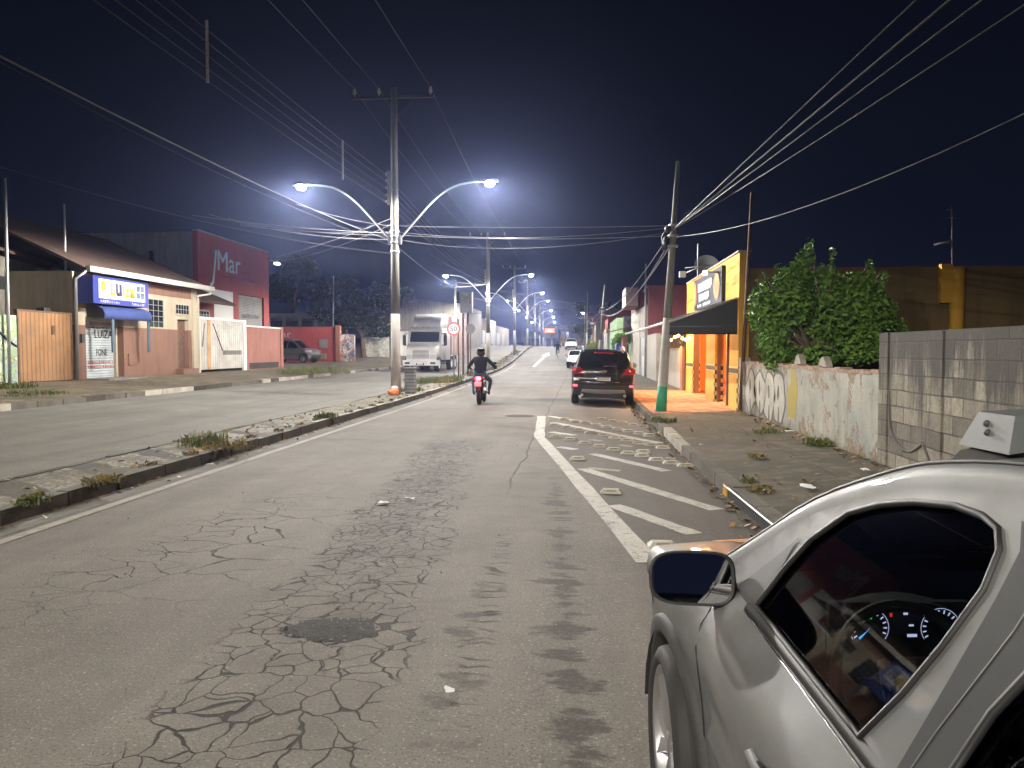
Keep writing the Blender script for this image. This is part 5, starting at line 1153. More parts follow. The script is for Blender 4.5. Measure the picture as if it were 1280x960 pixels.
# ================================================================== TREES AND WEEDS
def leafmat(name, col):
    m, t, b = newmat(name); c = nd(t, 'ShaderNodeNewGeometry').outputs['Position']
    n = noise(t, c, 2.2, 4, 0.65); n2 = noise(t, c, 21, 2)
    k = math_(t, 'ADD', math_(t, 'MULTIPLY', n, 0.5), math_(t, 'MULTIPLY', n2, 0.5))
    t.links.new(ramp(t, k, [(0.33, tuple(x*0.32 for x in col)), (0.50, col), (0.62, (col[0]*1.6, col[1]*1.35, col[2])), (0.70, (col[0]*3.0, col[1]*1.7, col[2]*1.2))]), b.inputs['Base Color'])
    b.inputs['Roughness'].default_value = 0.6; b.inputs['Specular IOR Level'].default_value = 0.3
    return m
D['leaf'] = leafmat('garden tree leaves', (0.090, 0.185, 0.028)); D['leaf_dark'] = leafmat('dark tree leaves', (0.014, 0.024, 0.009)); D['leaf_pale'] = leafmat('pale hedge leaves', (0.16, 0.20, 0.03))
D['bark'] = M('bark', (0.09, 0.065, 0.045), 0.95, 0.4, 5, 40, 0.5)
D['weed'] = leafmat('weeds', (0.085, 0.105, 0.030)); D['straw'] = leafmat('dry weeds', (0.16, 0.13, 0.055))
def leaves(blobs, n, size, r_, flat=0.5):
    mb = MB(); wt = [b[1][0]*b[1][1]*b[1][2] for b in blobs]
    for _ in range(n):
        c, rr = r_.choices(blobs, wt)[0]
        d = Vector((r_.gauss(0, 1), r_.gauss(0, 1), r_.gauss(0, 1))).normalized(); k = r_.random()**0.42
        p = Vector(c)+Vector((d.x*rr[0], d.y*rr[1], d.z*rr[2]))*k
        nrm = (d*0.6+Vector((r_.gauss(0, 0.5), r_.gauss(0, 0.5), r_.gauss(0.3, 0.5)))).normalized()
        a = nrm.orthogonal().normalized(); a = (Matrix.Rotation(r_.uniform(0, 6.28), 3, nrm) @ a); b_ = nrm.cross(a)
        L = size*r_.uniform(0.4, 1.45); w_ = L*flat
        mb.add([p-a*L/2, p-b_*w_/2+nrm*L*0.06, p+a*L/2-nrm*L*0.10, p+b_*w_/2+nrm*L*0.06], [(0, 1, 2), (0, 2, 3)])
    return mb
def tree(label, base, blobs, n, size, mat='leaf', trunk=0.12, seed=1, name='tree', limbs=True):
    r_ = random.Random(seed); base = Vector(base); o = thing(name, label, 'tree' if name == 'tree' else name, base)
    tr = MB(); top = sum((Vector(b[0]) for b in blobs), Vector())/len(blobs)
    fork = base.lerp(Vector((top.x, top.y, base.z+(top.z-base.z)*0.5)), 1.0)
    tr.tube(crom([base-Vector((0, 0, 0.1)), base.lerp(fork, 0.5)+Vector((r_.uniform(-.1, .1), r_.uniform(-.1, .1), 0)), fork], 4), [trunk*(1.1-0.4*i/8) for i in range(9)], 9)
    if limbs:
        for c, rr in blobs:
            e = Vector(c)+Vector((0, 0, rr[2]*0.6)); m_ = fork.lerp(e, 0.5)+Vector((r_.uniform(-.1, .1), r_.uniform(-.1, .1), 0.1))
            tr.tube(crom([fork, m_, e], 4), [trunk*0.55*(1-0.85*i/8) for i in range(9)], 6)
    tr.build('trunk', D['bark'], o, True)
    leaves(blobs, n, size, r_).build('crown', D[mat], o, True, fix=False); return o
def P(u, v, s): return tuple(on(1, u, v, s))
S_ = 15.6
bl = [(P(955, 385, S_), (.34, .45, .55)), (P(953, 355, 15.2), (.11, .14, .34)), (P(985, 375, S_), (.5, .55, .68)), (P(1003, 345, S_), (.26, .3, .55)), (P(1012, 316, S_), (.10, .12, .36)), (P(1041, 326, S_), (.09, .12, .34)),
      (P(1030, 362, 16), (.36, .5, .5)), (P(1072, 370, 16), (.5, .55, .5)), (P(1087, 340, 16), (.11, .14, .34)), (P(1103, 345, 16.2), (.10, .14, .20)), (P(1095, 390, 16), (.42, .5, .38)), (P(1035, 400, 16), (.85, .7, .6)),
      (P(965, 425, 15.3), (.34, .45, .42)), (P(978, 447, 15.4), (.40, .45, .32)), (P(1070, 430, 16), (.65, .6, .45)), (P(1120, 408, 16.6), (.25, .3, .20)), (P(943, 392, 15.4), (.13, .18, .16)), (P(1020, 445, 15.8), (.5, .5, .3)), (P(972, 340, 15.6), (.08, .1, .22))]
tree('bushy green tree with upright shoots behind the painted wall', (on(1, 1030, 440, 16).x, 16.2, 0.1), bl, 12500, 0.125, 'leaf', 0.10, 3)
def blobtree(label, u, v, s, rw, rh, n, size, mat, seed, name='tree', trunk=0.25, k=7, zb=None):
    r_ = random.Random(seed); c = on(1, u, v, s); bl = []
    for i in range(k):
        a = r_.uniform(0, 6.28); q = r_.uniform(0.25, 0.75)
        bl.append(((c.x+rw*q*math.cos(a), c.y+rw*q*math.sin(a)*0.7, c.z+rh*r_.uniform(-0.5, 0.55)), (rw*r_.uniform(.35, .55), rw*.45, rh*r_.uniform(.35, .5))))
    return tree(label, (c.x, c.y, zg(s)+0.2 if zb is None else zb), bl, n, size, mat, trunk, seed, name)
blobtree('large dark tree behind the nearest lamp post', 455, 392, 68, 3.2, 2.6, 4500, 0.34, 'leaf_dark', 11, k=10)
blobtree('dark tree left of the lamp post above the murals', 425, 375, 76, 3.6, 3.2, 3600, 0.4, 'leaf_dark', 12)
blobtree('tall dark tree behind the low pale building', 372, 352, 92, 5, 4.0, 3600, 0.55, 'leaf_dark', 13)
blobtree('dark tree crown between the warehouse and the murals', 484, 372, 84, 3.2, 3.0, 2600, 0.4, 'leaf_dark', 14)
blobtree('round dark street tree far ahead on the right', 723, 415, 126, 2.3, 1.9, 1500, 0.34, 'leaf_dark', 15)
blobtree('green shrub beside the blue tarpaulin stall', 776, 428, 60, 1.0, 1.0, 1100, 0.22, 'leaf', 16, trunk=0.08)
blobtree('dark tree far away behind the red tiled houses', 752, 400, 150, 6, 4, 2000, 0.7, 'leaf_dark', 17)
hb = [(tuple(Wp(s, 2.9, 0.75)), (.8, 1.2, .75)) for s in (84, 86, 88, 90, 92, 94)]
tree('yellow green hedge along the right pavement far ahead', tuple(Wp(89, 2.9, 0.1)), hb, 2200, 0.22, 'leaf_pale', 0.06, 18, 'hedge', limbs=False)
# dark far hills against the night sky
MAT['hill'] = M('dark wooded hill', (0.020, 0.022, 0.018), 1.0, 0.4, 0.05, 1)
hr = random.Random(4); top = []
for i in range(61):
    x = -620+i*20; top.append((x, 430, 9+5*math.sin(x*0.012+1)+3*math.sin(x*0.031)+hr.uniform(-0.8, 0.8)-(3 if -60 < x < 40 else 0)))
struct(MB().sheet([[(x, y-60, 0) for x, y, z in top], [(x, y-20, z*0.7) for x, y, z in top], top, [(x, y+60, 0) for x, y, z in top]]).build('hills', MAT['hill']))
def weed(label, x, y, z, n, h, spread, mat='weed', seed=0):
    r_ = random.Random(seed); mb = MB()
    for _ in range(n):
        a = r_.uniform(0, 6.28); q = spread*r_.random()**0.7; bx, by = x+q*math.cos(a), y+q*math.sin(a)*1.3
        L = h*r_.uniform(0.35, 1.1); la = r_.uniform(0, 6.28); le = r_.uniform(0.15, 0.8)*L; w_ = r_.uniform(0.004, 0.010)*(1+h)
        d = Vector((math.cos(la), math.sin(la), 0)); sd = Vector((-d.y, d.x, 0))*w_; p = Vector((bx, by, z-0.01))
        m1 = p+d*le*0.35+Vector((0, 0, L*0.65)); tp = p+d*le+Vector((0, 0, L*r_.uniform(.7, 1)))
        mb.add([p-sd, p+sd, m1+sd*0.8, m1-sd*0.8, tp], [(0, 1, 2, 3), (3, 2, 4)])
        if r_.random() < 0.35:
            for _k in range(2):
                c = p.lerp(tp, r_.uniform(.3, .9)); e = Vector((r_.uniform(-1, 1), r_.uniform(-1, 1), r_.uniform(0, .8)))*0.05*(1+h); f_ = e.orthogonal().normalized()*0.016
                mb.add([c, c+e*0.5+f_, c+e, c+e*0.5-f_], [(0, 1, 2, 3)])
    o = mb.build('weed_clump', D[mat], fix=False); return tag(o, label, 'weeds')
def wg_(label, u, v, z, n, h, sp, mat='weed', seed=0): p = onz(u, v, z); return weed(label, p.x, p.y, z, n, h, sp, mat, seed)
wg_('large tangled weed clump on the median, nearest the camera', 255, 556, 0.15, 170, 0.24, 0.36, 'weed', 1)
wg_('brown dry weeds beside the large median clump', 285, 560, 0.15, 150, 0.15, 0.36, 'straw', 2)
wg_('small weed tuft at the near end of the whitewashed kerb stone', 42, 629, 0.15, 60, 0.10, 0.14, 'weed', 3)
wg_('dry tuft on the median between two white kerb stones', 128, 603, 0.15, 120, 0.09, 0.22, 'straw', 4)
wg_('weed tuft growing on the median kerb mid way to the lamp post', 408, 523, 0.15, 160, 0.18, 0.26, 'weed', 5)
wg_('weeds at the foot of the nearest lamp post', 512, 489, 0.15, 260, 0.22, 0.5, 'weed', 6)
wg_('wide weed patch on the median behind the grey bin', 530, 478, 0.15, 520, 0.32, 0.9, 'weed', 7)
wg_('wide weed patch on the median before the speed sign', 556, 477, 0.15, 520, 0.34, 0.9, 'weed', 8)
wg_('grass bank at the corner of the opposite pavement below the mural', 20, 495, 0.42, 900, 0.16, 1.1, 'weed', 9)
wg_('grass in front of the green mural at the left edge', 8, 485, 0.55, 400, 0.22, 0.7, 'weed', 10)
wg_('grass patch at the yard entrance by the minivan', 392, 466, 0.5, 900, 0.40, 1.7, 'weed', 11)
wg_('bright weed clump at the foot of the painted wall', 1022, 556, 0.19, 230, 0.14, 0.22, 'weed', 12)
wg_('small weeds between kerb and pavement near the storm drain', 935, 602, 0.13, 60, 0.07, 0.12, 'weed', 13)
wg_('yellowish weeds on the kerb beside the storm drain', 952, 614, 0.13, 80, 0.08, 0.14, 'straw', 14)
wg_('weed tuft on the kerb next to the green pole', 829, 527, 0.13, 160, 0.12, 0.28, 'weed', 15)
wg_('flat weeds along the base of the painted wall, far end', 960, 540, 0.19, 110, 0.07, 0.28, 'weed', 16)
wg_('dry tuft in the middle of the pavement', 947, 571, 0.17, 90, 0.06, 0.12, 'straw', 17)
rr = random.Random(77)
for i in range(14):
    s = 34+i*4.5; p = Wp(s, -6.0+rr.uniform(-.25, .25), 0.15)
    o = weed('ragged weed clump on the far stretch of the median', p.x, p.y, p.z, 130, 0.30, 0.6, rr.choice(('weed', 'straw')), 40+i); o['group'] = 'weeds along the far median'
for i in range(16):
    s = 7.2+i*1.05; tt = -5.55+rr.uniform(-.02, .05); p = Wp(s, tt, 0.15)
    o = weed('tiny tuft in the joints of the median kerb', p.x, p.y, p.z, 36, 0.07, 0.10, rr.choice(('weed', 'straw', 'straw')), 80+i); o['group'] = 'tufts along the median kerb'

# dry leaves, grit and scraps blown along kerbs and walls: nobody could count them
def litter(name, fn, n, size, mat, seed):
    r_ = random.Random(seed); mb = MB()
    for _ in range(n):
        x, y, z = fn(r_); a = r_.uniform(0, 6.28); L = size*r_.uniform(0.4, 1.4); u = Vector((math.cos(a), math.sin(a), r_.uniform(-.2, .6)))*L/2; v = Vector((-math.sin(a), math.cos(a), r_.uniform(-.2, .6)))*L*r_.uniform(.28, .5)
        p = Vector((x, y, z+L*0.2+0.003)); mb.add([p-u, p-v, p+u, p+v], [(0, 1, 2, 3)])
    o = mb.build(name, D[mat], fix=False); o['kind'] = 'stuff'; return o
D['dry_leaf'] = leafmat('dry fallen leaves', (0.26, 0.17, 0.07)); D['grit'] = M('loose grit', (0.20, 0.18, 0.15), 0.95, 0.4, 20)
litter('fallen_leaves', lambda r_: (lambda s: (KR(s)-abs(r_.gauss(0, .10))-.02, s, -0.03))(r_.uniform(5.5, 40)), 480, 0.075, 'dry_leaf', 1)
litter('fallen_leaves', lambda r_: (3.80-abs(r_.gauss(0, .14)), r_.uniform(7, 18.3), 0.193), 240, 0.075, 'dry_leaf', 2)
litter('fallen_leaves', lambda r_: (-5.36+abs(r_.gauss(0, .10)), r_.uniform(4, 45), 0.004), 480, 0.07, 'dry_leaf', 3)
litter('fallen_leaves', lambda r_: (r_.uniform(-6.5, -5.5), r_.uniform(4, 40), 0.152), 700, 0.075, 'dry_leaf', 4)
litter('loose_grit', lambda r_: (r_.uniform(-4.6, -0.1), 1.5+14*r_.random()**1.5, 0.0), 1100, 0.020, 'grit', 5)
litter('loose_grit', lambda r_: (-1.55+r_.gauss(0, .28), 4.45+r_.gauss(0, .35), 0.002), 300, 0.022, 'grit', 6)
litter('fallen_leaves', lambda r_: (lambda x: (x, r_.uniform(6, 18.3), 0.125+0.075*(x-1.78)/2.07))(r_.uniform(2.0, 3.8)), 90, 0.06, 'dry_leaf', 7)
# ================================================================== VEHICLES
D['paint_silver'] = paint('silver car paint', (0.080, 0.087, 0.087), 0.0, 0.42, 0.42, (0.012, 0.012, 0.013), 0.5)
D['paint_black'] = paint('black car paint', (0.008, 0.008, 0.009), 0.0, 0.2, 0.12, (0.01, 0.01, 0.01))
D['paint_white'] = paint('white car paint', (0.72, 0.72, 0.72), 0.0, 0.3, 0.25, (0.012, 0.012, 0.013))
D['paint_grey'] = paint('grey car paint', (0.22, 0.225, 0.23), 0.5, 0.3, 0.2, (0.012, 0.012, 0.013))
D['cladding'] = M('grey plastic cladding', (0.030, 0.031, 0.032), 0.75, 0.2, 6, 90, 0.1, world=False)
D['trim_black'] = M('gloss black trim', (0.008, 0.008, 0.009), 0.6, 0.2, 4, 60, world=False)
D['glass_tint'] = glass('tinted window glass', (0.30, 0.33, 0.32))
D['glass_clear'] = glass('windscreen glass', (0.75, 0.80, 0.78))
D['cabin'] = M('dark cabin plastic', (0.02, 0.02, 0.021), 0.7, 0.2, 5, 80, world=False)
D['cabin_grey'] = M('cabin cloth', (0.07, 0.07, 0.068), 0.9, 0.25, 6, 90, 0.2, world=False)
D['mirror'] = M('mirror glass', (0.85, 0.85, 0.86), 0.02, 0.02, metal=1.0)
def shell(root, sp, body_mat, X=1):
    """car body from a side profile: crowned, round-edged strip over the top and bent side panels with real window openings"""
    prof = sp['prof']; hw = sp['hw']; r = sp.get('r', 0.05); sub = 4
    pts2 = crom([(p[0], 0, p[1]) for p in prof], sub); P2 = [Vector((p.x, p.z)) for p in pts2]
    tags = [prof[min(i//sub, len(prof)-1)][2] for i in range(len(P2))]
    N = []
    for i in range(len(P2)):
        d = P2[min(i+1, len(P2)-1)]-P2[max(i-1, 0)]; d.normalize(); N.append(Vector((d.y, -d.x)))
    C_ = [sp.get('c0', 0.025)+sp.get('c1', 0.07)*n.x*n.x for n in N]
    Q = [p-n*(c+r) for p, n, c in zip(P2, N, C_)]
    Qf = [Q[0]]; k0 = 0
    for i in range(1, len(Q)):
        if (Q[i]-Qf[-1]).dot(P2[i]-P2[k0]) > 0 and (Q[i]-Qf[-1]).length > 0.004: Qf.append(Q[i]); k0 = i
    body = MB(); other = {}
    fs = [0, .25, .5, .75, 1.0]; an = [R(a) for a in (22, 45, 68, 90)]
    rows = []
    for p, n, c, q in zip(P2, N, C_, Q):
        Y = hw(q.x, q.y); half = [(f*(Y-r), c*f*f) for f in fs]+[(Y-r+r*math.sin(a), c+r*(1-math.cos(a))) for a in an]
        row = [(-y, d) for y, d in half[::-1][:-1]]+half
        rows.append([Vector((p.x-n.x*d, y, p.y-n.y*d)) for y, d in row])
    nh = len(an); W_ = len(rows[0])
    for i in range(len(rows)-1):
        tg = tags[i]
        if tg == 'bumper' and rows[i][8].x < 0.5*(prof[0][0]+prof[-1][0]): tg = 'rear_bumper'
        if tg == 'none': continue
        if tg == 'body': body.sheet([rows[i], rows[i+1]])
        else:
            o = other.setdefault(tg, MB()); o.sheet([rows[i][nh:W_-nh], rows[i+1][nh:W_-nh]])
            if tg in ('windscreen', 'rear_window'):
                body.sheet([rows[i][:nh+1], rows[i+1][:nh+1]]); body.sheet([rows[i][W_-nh-1:], rows[i+1][W_-nh-1:]])
            else:
                o.sheet([rows[i][:nh+1], rows[i+1][:nh+1]]); o.sheet([rows[i][W_-nh-1:], rows[i+1][W_-nh-1:]])
    # side panels
    zs = sp['sill']; bottom = []
    xs_, R_ = sp['wheels'], sp['arch']; zc = sp['wr']
    outline = [(q.x, q.y) for q in Qf]; x1, x0 = outline[0][0], outline[-1][0]
    for xw in sorted(xs_):
        a0 = math.acos(max(-1, min(1, (zs-zc)/R_))) if False else math.asin((zs-zc)/R_)
        arc = [(xw+R_*math.cos(a), zc+R_*math.sin(a)) for a in [math.pi-a0+(2*a0-math.pi)*i/14 for i in range(15)]]
        bottom += [p for p in arc]
    outline = [p for p in outline if p[1] >= zs-0.001]
    poly = outline+[(outline[-1][0]+0.02, zs)]+bottom+[(outline[0][0]-0.02, zs)]
    v, f = tri(poly, sp['windows'], sp.get('step', 0.10))
    for s in (1, -1):
        body.add([(x, s*hw(x, z), z) for x, z in v], [q[::-1] if s < 0 else q for q in f], 0, True)
    ob = body.build('body', body_mat, root, fix=False)
    me = ob.data; bm = bmesh.new(); bm.from_mesh(me); bmesh.ops.recalc_face_normals(bm, faces=bm.faces)
    # make every normal point away from the car's middle
    cx = sum((p[0] for p in prof))/len(prof)
    for fc in bm.faces:
        c = fc.calc_center_median(); o_ = Vector(((c.x-cx)*0.25, c.y, c.z-0.75))
        if fc.normal.dot(o_) < 0: fc.normal_flip()
    bm.to_mesh(me); bm.free()
    parts = {'body': ob}; sp['rows'] = rows; sp['tags'] = tags
    for tg, mb in other.items(): parts[tg] = mb.build(tg, sp['mats'].get('bumper' if tg == 'rear_bumper' else tg, body_mat), root)
    for wpoly in sp['windows']:
        ins = wpoly
        v, f = tri(ins, (), sp.get('step', 0.10))
        for s in (1, -1):
            g = MB(); g.add([(x, s*(hw(x, z)-0.012), z) for x, z in v], f, 0, True); go = g.build('window', sp['mats'].get('window', D['glass_dark']), root)
            fr = MB(); cl = list(ins)+[ins[0], ins[1]]
            loop = []
            for a, b_ in zip(ins, list(ins[1:])+[ins[0]]):
                k = max(1, int(math.hypot(b_[0]-a[0], b_[1]-a[1])/0.06)); loop += [(a[0]+(b_[0]-a[0])*i/k, a[1]+(b_[1]-a[1])*i/k) for i in range(k)]
            loop.append(loop[0])
            fr.tube([(x, s*(hw(x, z)-0.001), z) for x, z in loop], sp.get('seal', 0.010), 5, cap=False); fr.build('window_seal', D['trim_black'], go)
    # floor pan and wheel wells keep daylight out
    u = MB(); xl, xr = min(p[0] for p in prof)+0.12, max(p[0] for p in prof)-0.14; wmin = hw((xl+xr)/2, 0.5)
    u.box(xl, xr, -wmin+0.30, wmin-0.30, zs-0.02, zs+0.30); u.box(min(xs_)+R_+0.03, max(xs_)-R_-0.03, -wmin+0.04, wmin-0.04, zs-0.03, zs+0.22)
    for xw in xs_:
        for s in (1, -1):
            prev = [[(xw+(R_+0.01)*math.cos(a), s*yy, zc+(R_+0.01)*math.sin(a)) for yy in (wmin-0.29, wmin-0.02)] for a in [math.pi*i/10 for i in range(11)]]
            u.sheet(prev)
    u.build('underbody', D['black_rubber'], root)
    return parts
def seam(parent, hw, line, name='door_seam', w=0.0035, sides=(1, -1), mat=None, off=0.0005, root=None):
    mb = MB(); L = []
    for a, b_ in zip(line, line[1:]):
        k = max(1, int(math.hypot(b_[0]-a[0], b_[1]-a[1])/0.05)); L += [(a[0]+(b_[0]-a[0])*i/k, a[1]+(b_[1]-a[1])*i/k) for i in range(k)]
    L.append(line[-1])
    for s in sides: MB().tube([(x, s*(hw(x, z)+off), z) for x, z in L], w, 4).build(name, mat or D['trim_black'], parent)
def wheel(root, x, y, r, wd, spokes=10, rim=0.72, steer=0.0, name='wheel', rimmat=None):
    s = 1 if y > 0 else -1
    X = Matrix.Translation((x, y, r)) @ Matrix.Rotation(steer, 4, 'Z'); t = MB(X); h = wd/2
    t.lathe([(r*rim, -h*0.8), (r*0.86, -h), (r*0.97, -h*0.8), (r, -h*0.3), (r, h*0.3), (r*0.97, h*0.8), (r*0.86, h), (r*rim, h*0.85), (r*(rim-0.03), h*0.6)], axis=(0, 1, 0), n=32)
    tw = t.build(name, D['black_rubber'], root); q = MB(X); yo = s*h*0.72
    q.lathe([(r*rim, s*h*0.86), (r*(rim-0.035), s*h*0.80), (r*(rim-0.05), s*h*0.2), (r*(rim-0.06), -s*h*0.5)], axis=(0, 1, 0), n=32)
    q.lathe([(0, yo+s*0.004), (r*0.13, yo), (r*0.15, yo-s*0.02)], axis=(0, 1, 0), n=14)
    for k in range(spokes):
        a = 2*math.pi*k/spokes; u = Vector((math.cos(a), 0, math.sin(a))); v_ = Vector((-math.sin(a), 0, math.cos(a))); n_ = Vector((0, s, 0))
        i0, i1 = r*0.10, r*(rim-0.03); w0, w1 = r*0.055, r*0.085*10/spokes
        P_ = [u*i0-v_*w0, u*i0+v_*w0, u*i1+v_*w1, u*i1-v_*w1]; tw_ = [q_+v_*r*0.10*(j > 1) for j, q_ in enumerate(P_)]
        top = [tw_[0]+n_*(abs(yo)-0.0), tw_[1]+n_*(abs(yo)-0.012), tw_[2]+n_*(h*0.60), tw_[3]+n_*(h*0.78)]; bot = [p-n_*0.03 for p in top]
        q.add(top+bot, [(0,1,2,3),(7,6,5,4),(0,4,5,1),(1,5,6,2),(2,6,7,3),(3,7,4,0)])
    q.build('rim', rimmat or D['alloy'], tw)
    b = MB(X); b.lathe([(0, s*h*0.25), (r*(rim-0.06), s*h*0.25)], axis=(0, 1, 0), n=24); b.build('brake_disc', D['darkvoid'], tw)
    return tw
def std_hw(W, belt, tum, x0, x1, front=0.55, rear=0.4, bulge=0.08, nose=0.7, tail=0.6):
    def hw(x, z):
        w_ = W
        if x > x1-nose: w_ -= front*(x-(x1-nose))**2
        if x < x0+tail: w_ -= rear*((x0+tail)-x)**2
        if z > belt: return w_-bulge-tum*(z-belt)
        k = min(1, (belt-z)/0.14); w_ -= bulge*(1-k**0.6)
        if z < 0.42: w_ -= 0.25*(0.42-z)**1.3
        return w_
    return hw
def plate_text(parent, o, ax, ay, w_, h_, body='BRA2E19', world=False):
    pass
# ---------------------------------------------------------------- the near silver hatchback
def near_hw(x, z):
    w_ = 0.72+0.07*min(1.2, max(0, (-x-0.4)))
    if x > 0.25: w_ -= 0.42*(x-0.25)**2
    if x < -2.7: w_ -= 0.4*(-2.7-x)**2
    if z > 0.95: return w_-0.5*(z-0.95)
    k = min(1, (0.95-z)/0.12); w_ += 0.10*k**0.6
    if z < 0.78: w_ -= 0.03*math.sin(min(1, (0.78-z)/0.35)*math.pi/2)-0.025*math.exp(-((z-0.62)/0.03)**2)*(x < -0.5)
    if z < 0.40: w_ -= 0.2*(0.40-z)**1.3
    return w_
nearw = [[(-.545, .985), (-.60, 1.10), (-.66, 1.19), (-.78, 1.283), (-.90, 1.328), (-1.02, 1.357), (-1.15, 1.377), (-1.24, 1.378), (-1.295, 1.368), (-1.325, 1.34), (-1.335, 1.28), (-1.31, 1.18), (-1.277, 1.087), (-1.225, .985)],
         [(-1.50, .99), (-1.46, 1.05), (-1.475, 1.15), (-1.515, 1.25), (-1.56, 1.345), (-1.62, 1.372), (-1.8, 1.375), (-2.1, 1.352), (-2.28, 1.31), (-2.36, 1.22), (-2.40, 1.07), (-2.38, 1.0)]]
nearprof = [(.58, .20, 'bumper'), (.76, .28, 'bumper'), (.83, .42, 'bumper'), (.84, .55, 'body'), (.82, .68, 'body'), (.77, .79, 'body'), (.66, .865, 'hood'), (.42, .915, 'hood'), (.12, .955, 'hood'), (-.04, .995, 'windscreen'), (-.14, 1.062, 'windscreen'), (-.46, 1.272, 'windscreen'), (-.80, 1.410, 'body'), (-1.05, 1.472, 'body'), (-1.4, 1.507, 'body'),
            (-1.9, 1.505, 'body'), (-2.4, 1.458, 'body'), (-2.72, 1.395, 'rear_window'), (-2.98, 1.12, 'rear_window'), (-3.06, 1.0, 'body'), (-3.12, .85, 'body'), (-3.16, .62, 'bumper'), (-3.15, .42, 'bumper'), (-3.0, .24, 'bumper'), (-2.85, .20, 'bumper')]
nspec = dict(prof=nearprof, hw=near_hw, r=0.05, sill=0.22, wheels=(0, -2.53), arch=0.365, wr=0.325, windows=nearw, step=0.055, seal=0.008, c1=0.08,
     mats={'bumper': D['cladding'], 'windscreen': D['glass_clear'], 'rear_window': D['glass_dark'], 'window': D['glass_tint'], 'hood': D['paint_silver']})
nc = thing('parked_car', 'silver hatchback parked in the right foreground with its dashboard lit', 'car', (1.115, 2.64, -0.01), R(90+6))
pr = shell(nc, nspec, D['paint_silver'])
def cladding_arch(root, hw, xw, zc, r0, r1, zmin, out=0.022, mat='cladding'):
    for s in (1, -1):
        mb = MB(); g = []
        a0 = math.asin((zmin-zc)/r1)
        for i in range(25):
            a = a0+(math.pi-2*a0)*i/24; row = []
            for rr, o_ in ((r0, -0.05), (r0, out*0.8), (r0+0.012, out), (r1-0.012, out), (r1, out*0.6), (r1+0.004, -0.004)):
                x, z = xw+rr*math.cos(a), zc+rr*math.sin(a); row.append((x, s*(hw(x, max(z, zmin))+o_), z))
            g.append(row)
        mb.sheet(g); mb.build('arch_cladding', D[mat], root)
for xw in (0, -2.53): cladding_arch(nc, near_hw, xw, 0.325, 0.36, 0.425, 0.22)
for s in (1, -1):
    sk = MB(); sk.sheet([[(x, s*(near_hw(x, 0.30)+o_), z) for z, o_ in ((0.20, -0.02), (0.22, 0.018), (0.34, 0.020), (0.365, -0.003))] for x in [-0.40-1.75*i/16 for i in range(17)]]); sk.build('sill_cladding', D['cladding'], nc)
for xw in (0, -2.53):
    for s in (1, -1): wheel(nc, xw, s*0.745, 0.325, 0.20, 10, 0.78, R(-3) if xw == 0 else 0)
seam(nc, near_hw, [(-.33, .93), (-.36, .80), (-.37, .62), (-.36, .40)]); seam(nc, near_hw, [(-1.335, .36), (-1.36, .7), (-1.37, .94), (-1.395, 1.08), (-1.44, 1.25), (-1.455, 1.36)])
seam(nc, near_hw, [(.40, .80), (.14, .885), (-.2, .93), (-.33, .93)], 'hood_seam'); seam(nc, near_hw, [(-2.20, .66), (-2.36, .82), (-2.45, .98), (-2.42, 1.15), (-2.3, 1.36)])
for s in (1, -1):
    L = [(-.50-1.92*i/24, .972+0.006*math.sin(i/24*3)) for i in range(25)]
    MB().sheet([[(x, s*(near_hw(x, z+dz)+o_), z+dz) for dz, o_ in ((-.010, 0.0), (-.009, 0.008), (.006, 0.008), (.012, 0.0))] for x, z in L]).build('belt_moulding', D['trim_black'], nc)
    MB().tube([(x, s*(near_hw(x, .957)+0.003), .957) for x in [-.50-1.92*i/24 for i in range(25)]], 0.004, 5).build('bright_strip', D['chrome'], nc)
# black sail panel in front of the window, roof ditch line, painted shade on the centre pillars
v, f = tri([(-.36, .975), (-.545, 1.13), (-.60, 1.185), (-.585, 1.10), (-.532, .985), (-.5, .975)], (), 0.05)
for s in (1, -1): MB().add([(x, s*(near_hw(x, z)+0.004), z) for x, z in v], f, 0, True).build('sail_panel', D['trim_black'], nc)
ri = [i for i, t_ in enumerate(nspec['tags']) if t_ == 'windscreen'][2]; rj = [i for i, t_ in enumerate(nspec['tags']) if t_ == 'rear_window'][0]
for k in (13, 3): MB().tube([nspec['rows'][i][k] for i in range(ri, rj)], 0.006, 5).build('roof_seam', D['trim_black'], nc)
for s in (1, -1):
    for xh in (-1.12, -2.10):
        g_ = [[(x, s*(near_hw(x, z)+o_), z) for z, o_ in ((.800, 0.001), (.806, 0.016), (.826, 0.018), (.832, 0.001))] for x in [xh+0.15*i/8 for i in range(9)]]
        h_ = MB().sheet(g_).build('door_handle', D['paint_silver'], nc)
        MB().prism([(.055*math.cos(a), .03*math.sin(a)) for a in [2*math.pi*i/18 for i in range(18)]], (xh+.06, s*(near_hw(xh+.06, .815)+0.003), .812), XP, ZP, (0, -s*.002, 0)).build('handle_cup', D['trim_black'], h_)
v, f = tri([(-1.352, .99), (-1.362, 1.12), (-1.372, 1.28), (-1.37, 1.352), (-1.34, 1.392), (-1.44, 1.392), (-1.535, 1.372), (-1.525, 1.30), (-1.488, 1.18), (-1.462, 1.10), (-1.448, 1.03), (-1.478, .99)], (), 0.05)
for s in (1, -1): MB().add([(x, s*(near_hw(x, z)+0.0025), z) for x, z in v], f, 0, True).build('pillar_shade', M('painted pillar shade', (0.014, 0.016, 0.016), 0.75, 0.2, 8, 90, world=False), nc)  # near-black sheet paints in the shadow lying over the centre pillar
